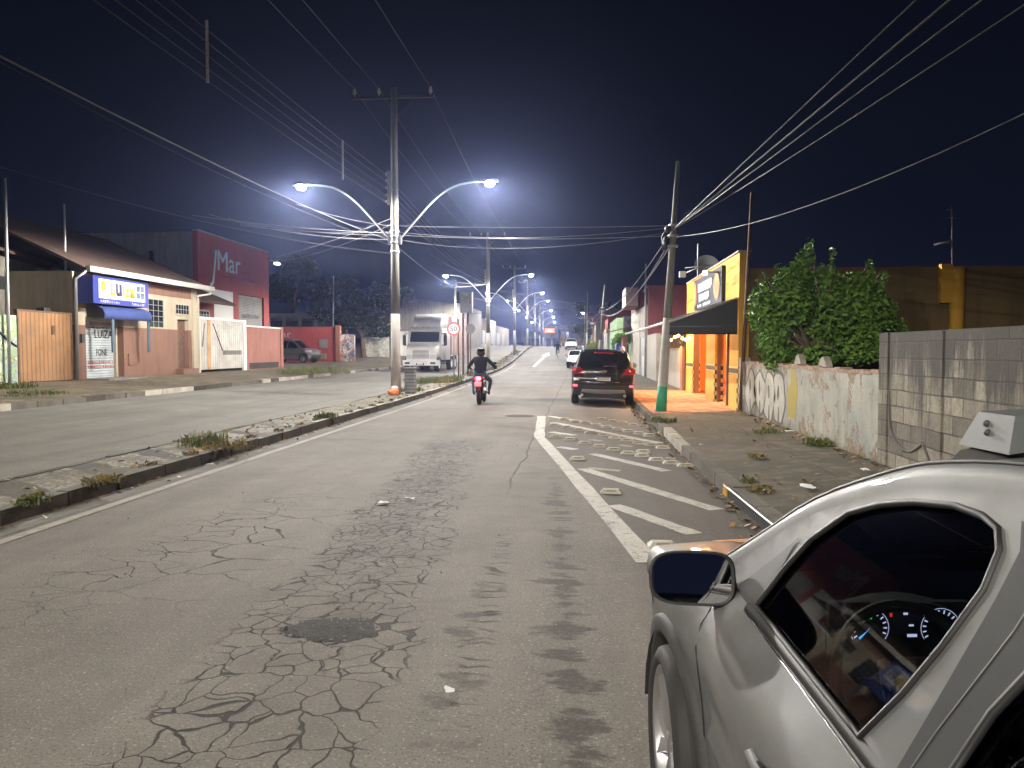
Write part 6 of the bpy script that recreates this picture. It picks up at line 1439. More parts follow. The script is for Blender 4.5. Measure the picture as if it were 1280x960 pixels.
# rounded door mirrors
def car_mirror(root, c, sy, wy, hz, toe, bodymat, tilt=0.0):
    X = Matrix.Translation(c) @ Matrix.Rotation(toe*sy, 4, 'Z') @ Matrix.Rotation(tilt, 4, 'Y'); n = 28; ol = []
    for i in range(n):
        a = 2*math.pi*i/n; ca, sa = math.cos(a), math.sin(a); e = 0.62 if ca*sy > 0 else 0.40
        ol.append((wy/2*math.copysign(abs(ca)**e, ca), hz/2*math.copysign(abs(sa)**0.62, sa)))
    mb = MB(X); g = [[(x, y*k, z*k+dz) for y, z in ol+[ol[0]]] for x, k, dz in ((0.012, .88, 0), (-.004, .92, 0), (-.006, .98, 0), (.006, 1.0, 0), (.05, .97, 0), (.09, .84, 0), (.118, .6, 0), (.13, .3, 0), (.133, 0.01, 0))]
    mb.sheet(g); mr = mb.build('door_mirror', bodymat, root)
    mg = MB(X); mg.add([(0.004, y*.90, z*.90) for y, z in ol], [list(range(n))]); mg.build('mirror_glass', D['mirror'], mr)
    st = MB(); c = Vector(c); st.tube([c+Vector((0.05, -sy*wy*0.42, -hz*0.25)), c+Vector((0.03, -sy*(wy*0.5+0.07), -hz*0.42))], [0.035, 0.03], 8); st.build('mirror_stalk', D['trim_black'], mr)
car_mirror(nc, (-.365, .835, 1.005), 1, .245, .155, R(-8), D['trim_black'], R(8.5)); car_mirror(nc, (-.365, -.835, 1.005), -1, .245, .155, R(-8), D['trim_black'], R(8.5))
# roof bar
rbx = MB(); rbx.box(-1.15, -1.05, -.42, .42, 1.502, 1.537, b=0.012); rbx.build('roof_bar', D['galv'], nc)
for s in (1, -1):
    ft = MB(); X0 = -1.10
    ft.add([(X0-.07, s*.475, 1.472), (X0+.08, s*.475, 1.472), (X0+.05, s*.455, 1.540), (X0-.055, s*.455, 1.540), (X0-.07, s*.34, 1.492), (X0+.08, s*.34, 1.492), (X0+.05, s*.35, 1.547), (X0-.055, s*.35, 1.547)], [(0,1,2,3),(7,6,5,4),(0,4,5,1),(1,5,6,2),(2,6,7,3),(3,7,4,0)])
    fo = ft.build('bar_foot', MAT.setdefault('bar_foot', M('grey bar foot', (0.085, 0.093, 0.093), 0.55, 0.2, world=False)), nc)
    for dx, z_ in ((.005, 1.504), (.015, 1.520)): MB().ball((X0+dx, s*(.475-(z_-1.472)*.29), z_), .007, n=5).build('screw', D['black'], fo)
    pd = MB(); pd.sheet([[(X0+dx, s*y, z+dx*0.05) for y, z in ((.535, 1.409), (.515, 1.435), (.49, 1.462), (.36, 1.487))] for dx in (-.05, -.02, .02, .05)]); pd.box(X0-.055, X0+.065, min(s*.36, s*.46), max(s*.36, s*.46), 1.452, 1.477); pd.build('strap', D['black_rubber'], fo)
# lights, plate and bonnet stickers at the front
for s in (1, -1): MB().sheet([[(x, s*(near_hw(x, z)+0.004), z) for x in (.30, .42, .54, .62)] for z in (.70, .75, .80)]).build('headlight', D['head_lens'], nc)
def hood_pt(x, y): # approximate bonnet surface
    xs = [(.66, .865), (.42, .915), (.12, .955), (-.06, .985)]
    for (xa, za), (xb, zb) in zip(xs, xs[1:]):
        if x >= xb: k = (xa-x)/(xa-xb); z = za+(zb-za)*k; break
    else: z = .985
    Y = near_hw(x, z-0.08)-0.05; return (x, y, z-0.027*(y/Y)**2+0.004)
for (xa, xb, ya, yb, mn, col) in ((.52, .62, .33, .50, 'sticker', (0.55, 0.20, 0.06)), (.40, .51, .22, .46, 'sticker', (0.50, 0.17, 0.06)), (.50, .60, .12, .24, 'sticker', (0.55, 0.55, 0.58)), (.36, .47, .02, .14, 'sticker', (0.42, 0.10, 0.10)), (.30, .39, .26, .44, 'sticker', (0.16, 0.16, 0.17))):
    MB().sheet([[hood_pt(xa+(xb-xa)*i/4, ya+(yb-ya)*j/4) for j in range(5)] for i in range(5)]).build(mn, M('bonnet sticker', col, 0.45, 0.2, 8, 30, world=False), nc)
# cabin
cb = MB()
cb.box(-.46, -.05, -.66, .66, .55, .80, b=0.05); cb.sheet([[(x, y, z) for y in (-.64, -.3, 0, .3, .64)] for x, z in ((-.05, .93), (-.25, .925), (-.36, .90), (-.42, .84), (-.47, .76))])
cb.build('dashboard', D['cabin'], nc)
bn = MB(); bn.sheet([[(x, .28+.20*math.cos(a), .875+.10*math.sin(a)) for a in [math.pi*i/10 for i in range(11)]] for x in (-.40, -.46, -.49)]); bn.box(-.46, -.44, .09, .48, .80, .965); bno = bn.build('instrument_hood', D['cabin'], nc)
D['dial_white'] = EM('dial ring alight', (0.62, 0.66, 1.0), 1.7); D['dial_blue'] = EM('blue needle alight', (0.10, 0.45, 1.0), 2.2); D['dial_green'] = EM('green telltale alight', (0.05, 0.9, 0.15), 1.2); D['dial_red'] = EM('red telltale alight', (1.0, 0.06, 0.05), 1.2)
xg = -.4615
def dial(yc, zc, r, needle):
    g = MB(); n = 26
    for i in range(n):
        a0 = R(-35)+R(250)*i/n; a1 = a0+R(250)/n*0.96
        ring = lambda rr, a: (xg, yc+rr*math.cos(a), zc+rr*math.sin(a))
        g.add([ring(r*.97, a0), ring(r, a0), ring(r, a1), ring(r*.97, a1)], [(0, 1, 2, 3)])
        if i % 2 == 0:
            am = a0+R(5); g.add([ring(r*.72, a0), ring(r*.90, a0), ring(r*.90, am), ring(r*.72, am)], [(0, 1, 2, 3)])
    d_ = g.build('dial', D['dial_white'], bno)
    if needle: MB().add([(xg-.001, yc-.004, zc+.006), (xg-.001, yc+.004, zc-.006), (xg-.001, yc+.030, zc-.026), (xg-.001, yc+.026, zc-.032)][::1], [(0, 1, 2, 3)]).build('needle', D['dial_blue'], bno)
    MB().box(xg-.002, xg-.001, yc-.006, yc+.006, zc+.026, zc+.032).build('telltale', D['dial_green'], bno)
dial(.368, .893, .055, True); dial(.17, .893, .055, False)
m_ = MB(); m_.box(xg-.001, xg, .235, .262, .868, .876); m_.box(xg-.001, xg, .245, .258, .898, .903); m_.box(xg-.001, xg, .243, .285, .94, .955); m_.box(xg-.001, xg, .262, .274, .93, .936); m_.build('display', D['dial_white'], bno)
MB().box(xg-.001, xg, .305, .312, .925, .935).build('telltale', D['dial_red'], bno)
sw = MB(Matrix.Translation((-.66, .36, .83)) @ Matrix.Rotation(R(-66), 4, 'Y')); sw.tube([(.185*math.cos(a), .185*math.sin(a), 0) for a in [2*math.pi*i/32 for i in range(33)]], .015, 8, cap=False)
sw.box(-.06, .06, -.07, .07, -.03, .02, b=.02); sw.obox((0, .12, -.01), (.04, .16, 0), (-.012, .003, 0), (0, 0, .02)); sw.obox((0, -.12, -.01), (.04, -.16, 0), (.012, .003, 0), (0, 0, .02)); sw.box(-.17, -.05, -.02, .02, -.015, .005)
sw.build('steering_wheel', D['cabin'], nc)
for yy in (.36, -.36):
    st = MB(); st.box(-1.50, -.98, yy-.25, yy+.25, .42, .62, b=.06); st.obox((-1.56, yy, .86), (-.10, 0, .03), (0, .46, 0), (-.12, 0, .62)); st.box(-1.72, -1.60, yy-.13, yy+.13, 1.17, 1.36, b=.04); st.build('seat', D['cabin_grey'], nc)
st = MB(); st.box(-2.45, -1.9, -.62, .62, .42, .62, b=.05); st.obox((-2.52, 0, .88), (-.10, 0, .02), (0, 1.24, 0), (-.10, 0, .55)); st.build('rear_seat', D['cabin_grey'], nc)
for s in (1, -1): dc = MB(); dc.sheet([[(x, s*(near_hw(x, .95)-0.07), z) for z in (.35, .6, .94)] for x in (-.35, -.8, -1.3, -1.8, -2.3)]); dc.sheet([[(x, s*(near_hw(x, .95)-0.07+dy), .945) for dy in (0, .062)] for x in (-.45, -.8, -1.3, -1.8, -2.3)]); dc.build('door_card', D['cabin_grey'], nc)
MB().box(-.52, -.49, -.10, .10, 1.20, 1.27, b=.01).build('rear_view_mirror', D['cabin'], nc)
wp = MB(); wp.tube([(-.03, .45, 1.0), (-.10, .1, 1.04), (-.12, -.15, 1.055)], .008, 5); wp.build('wiper', D['black_plastic'], nc)
# ---------------------------------------------------------------- vehicles seen from further off
def rear_x(sp, y, z):
    """x of the tail surface at height z, bent round towards the corners"""
    best = None; pr_ = sp['prof']
    pts = [(p.x, p.z) for p in crom([(q[0], 0, q[1]) for q in pr_], 6)]
    mid = (min(p[0] for p in pts)+max(p[0] for p in pts))/2
    for a, b_ in zip(pts, pts[1:]):
        if a[0] < mid and b_[0] < mid and min(a[1], b_[1]) <= z <= max(a[1], b_[1]) and abs(a[1]-b_[1]) > 1e-6:
            x = a[0]+(b_[0]-a[0])*(z-a[1])/(b_[1]-a[1]); best = x if best is None else min(best, x)
    best = mid if best is None else best
    Y = sp['hw'](best+0.15, z)-0.05; f = min(1.0, abs(y)/Y); return best+0.095*f*f+max(0, (abs(y)-Y))*0.9
def tail_patch(root, sp, poly, mat, name, off=0.006, step=0.06):
    v, f = tri(poly, (), step); mb = MB(); n = len(v)
    mb.add([(rear_x(sp, y, z)-off, y, z) for y, z in v], f, 0, True)
    mb.add([(rear_x(sp, y, z)+0.03, y, z) for y, z in poly]+[(rear_x(sp, y, z)-off, y, z) for y, z in poly], [(i, (i+1) % len(poly), len(poly)+(i+1) % len(poly), len(poly)+i) for i in range(len(poly))])
    return mb.build(name, mat, root)
mir = lambda poly: [(-y, z) for y, z in poly][::-1]
def simple_car(name, label, cat, loc, rz, W, prof, windows, mats, paintmat, wheels, wr, belt, tum=0.42, group=None, tilt=0.0, step=0.14, bulge=0.07):
    x0, x1 = min(p[0] for p in prof), max(p[0] for p in prof)
    hw = std_hw(W/2, belt, tum, x0, x1, bulge=bulge); t = thing(name, label, cat, loc, rz, group)
    if tilt: t.rotation_euler = (tilt, 0, rz)
    sp = dict(prof=prof, hw=hw, r=0.055, sill=0.26, wheels=wheels, arch=wr+0.05, wr=wr, windows=windows, step=step, mats=mats, c1=0.075); shell(t, sp, paintmat)
    for xw in wheels:
        for s in (1, -1): wheel(t, xw, s*(W/2-0.115), wr, 0.22, 7)
    return t, sp, hw
# black SUV, tail lights on
suvprof = [(2.1, .28, 'bumper'), (2.24, .40, 'bumper'), (2.28, .60, 'body'), (2.2, .85, 'body'), (1.9, 1.0, 'body'), (1.2, 1.10, 'body'), (.95, 1.14, 'windscreen'), (.15, 1.58, 'body'), (-.3, 1.67, 'body'), (-1.2, 1.68, 'body'), (-1.95, 1.62, 'body'), (-2.12, 1.575, 'rear_window'),
           (-2.26, 1.36, 'rear_window'), (-2.36, 1.15, 'body'), (-2.40, 1.0, 'body'), (-2.40, .80, 'body'), (-2.44, .72, 'body'), (-2.44, .62, 'bumper'), (-2.40, .46, 'bumper'), (-2.25, .32, 'bumper'), (-2.1, .28, 'bumper')]
suvw = [[(.65, 1.13), (.1, 1.45), (-.2, 1.52), (-.45, 1.53), (-.5, 1.12)], [(-.6, 1.12), (-.56, 1.53), (-1.3, 1.52), (-1.42, 1.15)], [(-1.52, 1.16), (-1.42, 1.50), (-1.75, 1.46), (-1.98, 1.30), (-2.0, 1.22)]]
suv, sp, hw = simple_car('parked_car', 'black SUV parked at the kerb with red tail lamps lit', 'car', (0.67, 24.72, -0.012), R(90), 1.88, suvprof, suvw, {'bumper': D['cladding'], 'windscreen': D['glass_dark'], 'rear_window': D['glass_dark']}, D['paint_black'], (1.35, -1.35), 0.36, 1.10, 0.36, tilt=R(1.2))
tl = [(.93, 1.12), (.93, .97), (.80, .93), (.62, .94), (.50, .88), (.545, .985), (.62, 1.09), (.76, 1.16)]
tail_patch(suv, sp, tl, D['red_lens'], 'tail_lamp', 0.014); tail_patch(suv, sp, mir(tl), D['red_lens'], 'tail_lamp', 0.014)
rl = [(.90, .66), (.90, .56), (.74, .57), (.74, .64)]
for q in (rl, mir(rl)):
    lo = tail_patch(suv, sp, q, D['red_lens'], 'bumper_lamp', 0.020)
    cy, cz = (q[0][0]+q[2][0])/2, .605; k = [(cy+.065, cz+.028), (cy+.065, cz-.03), (cy-.065, cz-.03), (cy-.065, cz+.028)]
    lit = tail_patch(suv, sp, k if k[0][0] > k[2][0] else k[::-1], D['red_on'], 'bulb', 0.030); adopt(lit, lo)
cyv = [(.87, .82), (.87, .74), (.70, .75), (.72, .83)]
tail_patch(suv, sp, cyv, D['head_lens'], 'reverse_lamp', 0.016)
bl_ = [(.28, 1.585), (.28, 1.55), (-.28, 1.55), (-.28, 1.585)]; tail_patch(suv, sp, bl_, D['red_lens'], 'brake_lamp', 0.03)
pb = tail_patch(suv, sp, [(.20, .87), (.20, .755), (-.20, .755), (-.20, .87)], D['plate'], 'number_plate', 0.022)
adopt(tail_patch(suv, sp, [(.195, .868), (.195, .845), (-.195, .845), (-.195, .868)], D['plate_blue'], 'plate_band', 0.026), pb)
ltr = MB()
for i in range(7):
    y0 = .165-i*.048; x = rear_x(sp, 0, .80)-0.024; ltr.box(x-.004, x, y0-.030, y0-.022, .77, .83); ltr.box(x-.004, x, y0-.008, y0, .77, .83)
    if i % 2: ltr.box(x-.004, x, y0-.030, y0, .795, .803)
    else: ltr.box(x-.004, x, y0-.030, y0, .822, .83)
ltr.build('plate_lettering', D['letter_black'], pb)
bx = rear_x(sp, 0, 1.03)-.012
lg = MB(Matrix.Translation((bx, 0, 1.03)) @ Matrix.Rotation(R(90), 4, 'Y')); lg.tube([(.045*math.cos(a), .075*math.sin(a), 0) for a in [2*math.pi*i/20 for i in range(21)]], .007, 6, cap=False); lg.tube([(-.028, .04, 0), (.0, .0, 0), (.028, -.04, 0)], .008, 5); lg.tube([(.035, .045, 0), (-.035, .02, 0)], .007, 5); lg.tube([(.035, -.02, 0), (-.035, -.045, 0)], .007, 5); lg.build('tailgate_emblem', D['chrome'], suv)
tail_patch(suv, sp, [(.46, .73), (.46, .712), (-.46, .712), (-.46, .73)], D['chrome'], 'tailgate_trim', 0.016)
tail_patch(suv, sp, [(.62, .50), (.66, .36), (-.66, .36), (-.62, .50)], D['galv'], 'skid_plate', 0.012)
for s in (1, -1): MB().tube([(-2.2, s*.62, .34), (-2.47, s*.62, .33)], .045, 10).build('exhaust_pipe', D['chrome'], suv)
for s in (1, -1): MB().tube(crom([(.25, s*.60, 1.655), (0, s*.62, 1.74), (-.9, s*.62, 1.76), (-1.75, s*.61, 1.71), (-1.98, s*.60, 1.63)], 4), .02, 7).build('roof_rail', D['galv'], suv)
seam(suv, hw, [(.55, .45), (.72, 1.08)]); seam(suv, hw, [(-.55, .42), (-.55, 1.1)]); seam(suv, hw, [(-1.35, .8), (-1.47, 1.12)])
car_mirror(suv, (.62, 1.06, 1.17), 1, .20, .16, 0, D['paint_black']); car_mirror(suv, (.62, -1.06, 1.17), -1, .20, .16, 0, D['paint_black'])
wpr = MB(); x = rear_x(sp, 0, 1.2)-.01; wpr.tube([(rear_x(sp, 0, 1.18)-.012, 0, 1.18), (rear_x(sp, .35, 1.20)-.012, -.38, 1.19)], .01, 5); wpr.build('wiper', D['black_plastic'], suv)
# white hatchback ahead of it and another beyond
hprof = [(1.75, .26, 'bumper'), (1.88, .38, 'bumper'), (1.92, .55, 'body'), (1.84, .75, 'body'), (1.6, .86, 'body'), (1.0, .96, 'body'), (.80, 1.0, 'windscreen'), (.15, 1.38, 'body'), (-.2, 1.47, 'body'), (-1.0, 1.47, 'body'), (-1.55, 1.40, 'rear_window'), (-1.85, 1.05, 'body'), (-1.95, .95, 'body'), (-1.98, .75, 'body'), (-2.0, .6, 'body'), (-1.98, .45, 'bumper'), (-1.85, .30, 'bumper'), (-1.75, .26, 'bumper')]
hwin = [[(.55, .99), (.05, 1.27), (-.25, 1.34), (-.4, 1.35), (-.42, .99)], [(-.5, .99), (-.48, 1.35), (-1.1, 1.32), (-1.42, 1.10), (-1.4, 1.02)]]
def hatch(label, s, t, pm, rz=90, group=None):
    c, sp, hw = simple_car('parked_car', label, 'car', Wp(s, t, 0.0), R(rz), 1.72, hprof, hwin, {'bumper': pm, 'windscreen': D['glass_dark'], 'rear_window': D['glass_dark']}, pm, (1.22, -1.25), 0.31, .97, 0.42)
    q = [(.84, 1.0), (.82, .78), (.70, .80), (.72, 1.0)]
    tail_patch(c, sp, q, D['red_lens'], 'tail_lamp', 0.012); tail_patch(c, sp, mir(q), D['red_lens'], 'tail_lamp', 0.012)
    tail_patch(c, sp, [(.20, .80), (.20, .69), (-.20, .69), (-.20, .80)], D['plate'], 'number_plate', 0.015)
    tail_patch(c, sp, [(.70, .46), (.70, .34), (-.70, .34), (-.70, .46)], D['cladding'], 'lower_bumper', 0.012)
    car_mirror(c, (.52, .93, 1.03), 1, .17, .13, 0, pm); car_mirror(c, (.52, -.93, 1.03), -1, .17, .13, 0, pm)
    seam(c, hw, [(-.46, .4), (-.46, .97)]); return c
hatch('white hatchback parked ahead of the black SUV', 63.5, 0.62, D['paint_white'])
hatch('second white car parked farther up beyond the white hatchback', 104, 0.55, D['paint_white'])
hatch('white car facing the camera behind the truck across the median', 66.5, -10.8, D['paint_white'], -90)
# grey minivan in the yard, nose to the right
vprof = [(1.95, .26, 'bumper'), (2.1, .42, 'bumper'), (2.1, .62, 'body'), (2.0, .85, 'body'), (1.7, 1.02, 'body'), (1.25, 1.12, 'windscreen'), (.45, 1.70, 'body'), (0, 1.80, 'body'), (-1.2, 1.82, 'body'), (-1.9, 1.76, 'rear_window'), (-2.1, 1.2, 'body'), (-2.16, .8, 'body'), (-2.14, .45, 'bumper'), (-1.95, .26, 'bumper')]
vwin = [[(.95, 1.12), (.45, 1.52), (.1, 1.60), (.0, 1.10)], [(-.08, 1.10), (.02, 1.61), (-.8, 1.62), (-.85, 1.10)], [(-.95, 1.10), (-.9, 1.62), (-1.65, 1.58), (-1.8, 1.15)]]
vx = on(1, 366, 440, 57)
van, sp, hw = simple_car('parked_car', 'grey minivan parked in the yard before the red wall', 'car', (vx.x, 57, zg(57)+0.62), R(-8), 1.80, vprof, vwin, {'bumper': D['cladding'], 'windscreen': D['glass_dark'], 'rear_window': D['glass_dark']}, D['paint_grey'], (1.35, -1.3), 0.34, 1.08, 0.30)
for s in (1, -1): MB().sheet([[(x, s*(hw(x, z)+.006), z) for x in (1.5, 1.7, 1.9, 1.98)] for z in (.80, .88, .95)]).build('headlight', D['head_lens'], van)
seam(van, hw, [(0, .4), (-.03, 1.1)]); seam(van, hw, [(-.9, .4), (-.9, 1.1)]); seam(van, hw, [(2.0, .62), (1.0, .66), (-2.0, .66)], 'side_moulding', 0.02)
car_mirror(van, (.92, 1.02, 1.18), 1, .2, .16, 0, D['cladding']); car_mirror(van, (.92, -1.02, 1.18), -1, .2, .16, 0, D['cladding'])
# white truck, facing us
tz = zg(52)
tk = thing('parked_truck', 'white bonneted truck facing the camera across the median', 'truck', Wp(51.5, -9.95, 0.2), R(-90-3))
w_ = D['paint_white']
cabm = MB()     # local: +x forward (towards the camera), y left
def loft(mb, secs):
    g = []
    for x, hwid, z0, z1, rr in secs:
        g.append([(x, -hwid, z0), (x, -hwid, z1-rr), (x, -hwid+rr*.3, z1-rr*.3), (x, -hwid+rr, z1), (x, 0, z1+.02), (x, hwid-rr, z1), (x, hwid-rr*.3, z1-rr*.3), (x, hwid, z1-rr), (x, hwid, z0), (x, -hwid, z0)])
    mb.sheet(g); n = len(g[0])-1
    for row, rv in ((g[0], False), (g[-1], True)): mb.add(row[:n], [list(range(n))[::-1] if rv else list(range(n))])
loft(cabm, [(-2.2, 1.2, .75, 2.95, .15), (-.3, 1.22, .75, 2.98, .15), (.05, 1.2, .75, 2.92, .2), (.12, 1.19, .75, 2.72, .2), (.42, 1.18, .75, 1.95, .1), (.44, 1.15, .75, 1.9, .1), (1.0, 1.1, .7, 1.72, .12), (1.35, 1.02, .7, 1.62, .12), (1.42, .98, .75, 1.5, .1)])
cabm.build('cab', w_, tk)
def front_panel(poly, xa, xb, za, zb, name, mat, off=0.02, par=None):   # sloped panel between (xa,za) and (xb,zb)
    m_ = MB(); sl = lambda z: xa+(xb-xa)*(z-za)/(zb-za)+off
    n = len(poly); m_.add([(sl(z), y, z) for y, z in poly]+[(sl(z)-.05, y, z) for y, z in poly], [list(range(n)), list(range(n, 2*n))[::-1]]+[(i, (i+1) % n, n+(i+1) % n, n+i) for i in range(n)]); return m_.build(name, mat, par or tk)
ws = front_panel([(-1.02, 1.98), (1.02, 1.98), (.98, 2.66), (-.98, 2.66)], .42, .12, 1.95, 2.72, 'windscreen', D['glass_dark'], .03)
front_panel([(-1.1, 2.68), (1.1, 2.68), (1.12, 2.78), (-1.12, 2.78)], .14, .08, 2.72, 2.9, 'sun_visor', w_, .16)
df = MB(); loft(df, [(-2.0, 1.1, 2.99, 3.95, .2), (-.9, 1.08, 2.99, 3.9, .2), (-.35, 1.0, 2.99, 3.3, .15), (-.2, .95, 2.99, 3.05, .03)]); df.build('roof_deflector', w_, tk)
gr = front_panel([(-.58, .88), (.58, .88), (.55, 1.42), (-.55, 1.42)], 1.42, 1.42, .7, 1.5, 'grille', D['black_plastic'], .02)
gb = MB()
for k in range(6): gb.box(1.44, 1.47, -.56, .56, .92+k*.085, .965+k*.085)
gb.build('grille_bar', w_, gr)
for s in (1, -1):
    MB().box(1.34, 1.44, min(s*.62, s*1.0), max(s*.62, s*1.0), .85, 1.12, b=.03).build('headlight', D['head_lens'], tk)
bp_ = MB(); bp_.box(1.25, 1.62, -1.22, 1.22, .38, .76, b=.06); bpo = bp_.build('bumper', w_, tk)
fo = MB(); [fo.box(1.60, 1.635, min(s*.7, s*1.05), max(s*.7, s*1.05), .50, .62) for s in (1, -1)]; fo.box(1.60, 1.63, -.28, .28, .44, .56); fo.build('fog_lamp', D['cladding'], bpo)
MB().box(1.63, 1.64, -.2, .2, .46, .56).build('number_plate', D['plate'], bpo)
for s in (1, -1):
    mm = MB(); mm.box(.28, .36, min(s*1.32, s*1.55), max(s*1.32, s*1.55), 1.75, 2.45, b=.02); mm.tube([(.3, s*1.15, 2.55), (.32, s*1.43, 2.5), (.32, s*1.43, 2.4)], .025, 5); mm.tube([(.3, s*1.15, 1.8), (.32, s*1.43, 1.72), (.32, s*1.43, 1.8)], .025, 5); mm.build('door_mirror', D['black_plastic'], tk)
    m_ = MB(); m_.box(-.95, -.05, s*1.222-.006, s*1.222+.006, 1.95, 2.6); m_.build('window', D['glass_dark'], tk)
    for xw in (.85, -2.9, -4.1): wheel(tk, xw, s*1.0, .5, .34, 8, 0.6, rimmat=D['white'])
for i in range(4): MB().ball((.05, -.6+.4*i, 3.02), .05, n=5).build('marker_lamp', D['head_lens'], tk)
ch = MB(); ch.box(-6.8, .9, -.5, .5, .55, .80); ch.build('chassis', D['black_rubber'], tk)
bx = MB(); bx.box(-7.5, -2.45, -1.25, 1.25, 1.05, 3.85, b=.04); bx.build('cargo_box', M('faded pink cargo box', (0.40, 0.28, 0.26), 0.7, 0.2, 2, 20, grime=0.3, world=False), tk)
# ================================================================== STREET FURNITURE AND SMALL THINGS
D['sign_red'] = M('sign red', (0.32, 0.02, 0.02), 0.45, 0.08); D['sign_white'] = M('sign white', (0.33, 0.33, 0.33), 0.45, 0.04); D['sign_back'] = M('sign back', (0.16, 0.16, 0.16), 0.6, 0.1)
def disc(mb, c, r, y0, y1, n=32, r0=0.0):
    c = Vector(c); o = [(r*math.cos(2*math.pi*i/n), r*math.sin(2*math.pi*i/n)) for i in range(n)]
    mb.prism(o, (c.x, y0, c.z), XP, ZP, (0, y1-y0, 0)); return mb
sc = on(1, 567, 411, 39.8); gz = 0.15
sp5 = thing('speed_sign', 'round red rimmed 50 speed limit sign on two thin posts', 'road sign', (sc.x, 39.8, gz))
MB().tube([(sc.x, 39.86, gz), (sc.x, 39.86, sc.z+0.3)], 0.032, 8).build('post', D['grey_metal'], sp5, True)
p = on(1, 573, 470, 39.9); MB().tube([(p.x, 39.95, gz), (p.x, 39.95, sc.z+0.5)], 0.035, 8).build('post', D['rust'], sp5, True)
disc(MB(), sc, 0.36, 39.80, 39.82).build('rim', D['sign_red'], sp5, True)
f_ = disc(MB(), sc, 0.275, 39.794, 39.799).build('face', D['sign_white'], sp5, True)
text('lettering', '50', 0.25, (sc.x-0.185, 39.7935, sc.z-0.125), XP, ZP, D['letter_black'], f_, 0.003, width=0.37)
rc = thing('speed_camera', 'grey radar box on a tall post beside the speed sign', 'speed camera', tuple(on(1, 582, 470, 46)))
a = on(1, 574.5, 391, 46); b_ = on(1, 590, 365, 46); zb = zg(46)+0.15
MB().box(a.x, b_.x, 46, 46.45, a.z, b_.z, b=.03).build('box', D['grey_metal'], rc, True)
MB().box(b_.x-.16, b_.x-.06, 45.98, 45.999, (a.z+b_.z)/2-.1, (a.z+b_.z)/2+.1).build('lens', M('dark red lens', (0.25, 0.03, 0.03), 0.3), rc, True)
for u in (579, 585): q = on(1, u, 430, 46.2); MB().tube([(q.x, 46.2, zb-.1), (q.x, 46.2, a.z+.05)], .06, 8).build('post', D['rust'], rc, True)
q = on(1, 588, 411, 45.2); sb = thing('road_sign', 'round sign seen dark from behind on a post by the radar box', 'road sign', (q.x, 45.2, zb))
disc(MB(), q, .30, 45.2, 45.22).build('plate', D['sign_back'], sb, True); MB().tube([(q.x, 45.25, zb-.1), (q.x, 45.25, q.z+.3)], .03, 8).build('post', D['rust'], sb, True)
# slim utility pole behind the sign
q = on(1, 571, 460, 60); pp = thing('utility_pole', 'slim pole with a short crossarm behind the speed camera', 'utility pole', (q.x, 62, zg(62)+.3))
t_ = on(1, 569, 350, 62); MB().tube([(t_.x, 62, zg(62)+.2), (t_.x, 62, t_.z)], .10, 8).build('post', D['conc'], pp, True); l_ = on(1, 553, 357, 62); MB().box(l_.x, t_.x+.1, 61.95, 62.05, l_.z-.06, l_.z+.06).build('crossarm', D['conc'], pp, True)
# slatted bin and rubbish bag at the nearest lamp post
bn_ = thing('litter_bin', 'grey slatted bin standing behind the nearest lamp post', 'bin', (-5.80, 25.7, 0.15))
m_ = MB()
for k in range(7): m_.box(-5.965, -5.635, 25.50, 25.90, .19+k*.115, .285+k*.115, b=.008)
m_.build('slat', D['grey_metal'], bn_, True); m_ = MB(); m_.box(-5.95, -5.65, 25.515, 25.885, .15, 1.0); m_.build('body', D['cladding'], bn_, True); MB().box(-5.98, -5.62, 25.48, 25.92, 1.0, 1.05, b=.012).build('lid', D['grey_metal'], bn_, True)
def lump(c, r, seed, sq=(1, 1, 1)):
    r_ = random.Random(seed); m_ = MB(); m_.ball(c, r, n=12, sq=sq); c = Vector(c); ph = [r_.uniform(0, 6) for _ in range(6)]
    for i, v in enumerate(m_.v):
        d = v-c; k = 1+.10*math.sin(d.x/r*4+ph[0])*math.sin(d.y/r*4+ph[1])+.09*math.sin(d.z/r*6+ph[2]+d.x/r*3)+.05*math.sin(d.y/r*11+ph[3]); m_.v[i] = c+d*k
        if m_.v[i].z < 0.151: m_.v[i].z = 0.151
    return m_
bg_ = thing('rubbish_bag', 'orange and white rubbish bag at the foot of the nearest lamp post', 'bag', (-6.15, 24.6, 0.15))
lump((-6.14, 24.58, .25), .17, 3, (1.1, .9, .75)).build('bag', M('orange plastic bag', (0.75, 0.22, 0.08), 0.35, 0.2, 8, 40, 0.4), bg_, True)
lump((-6.12, 24.66, .38), .12, 4, (1.2, .8, .6)).build('white_bag', M('white plastic bag', (0.62, 0.58, 0.55), 0.35, 0.2, 8, 40, 0.4), bg_, True)
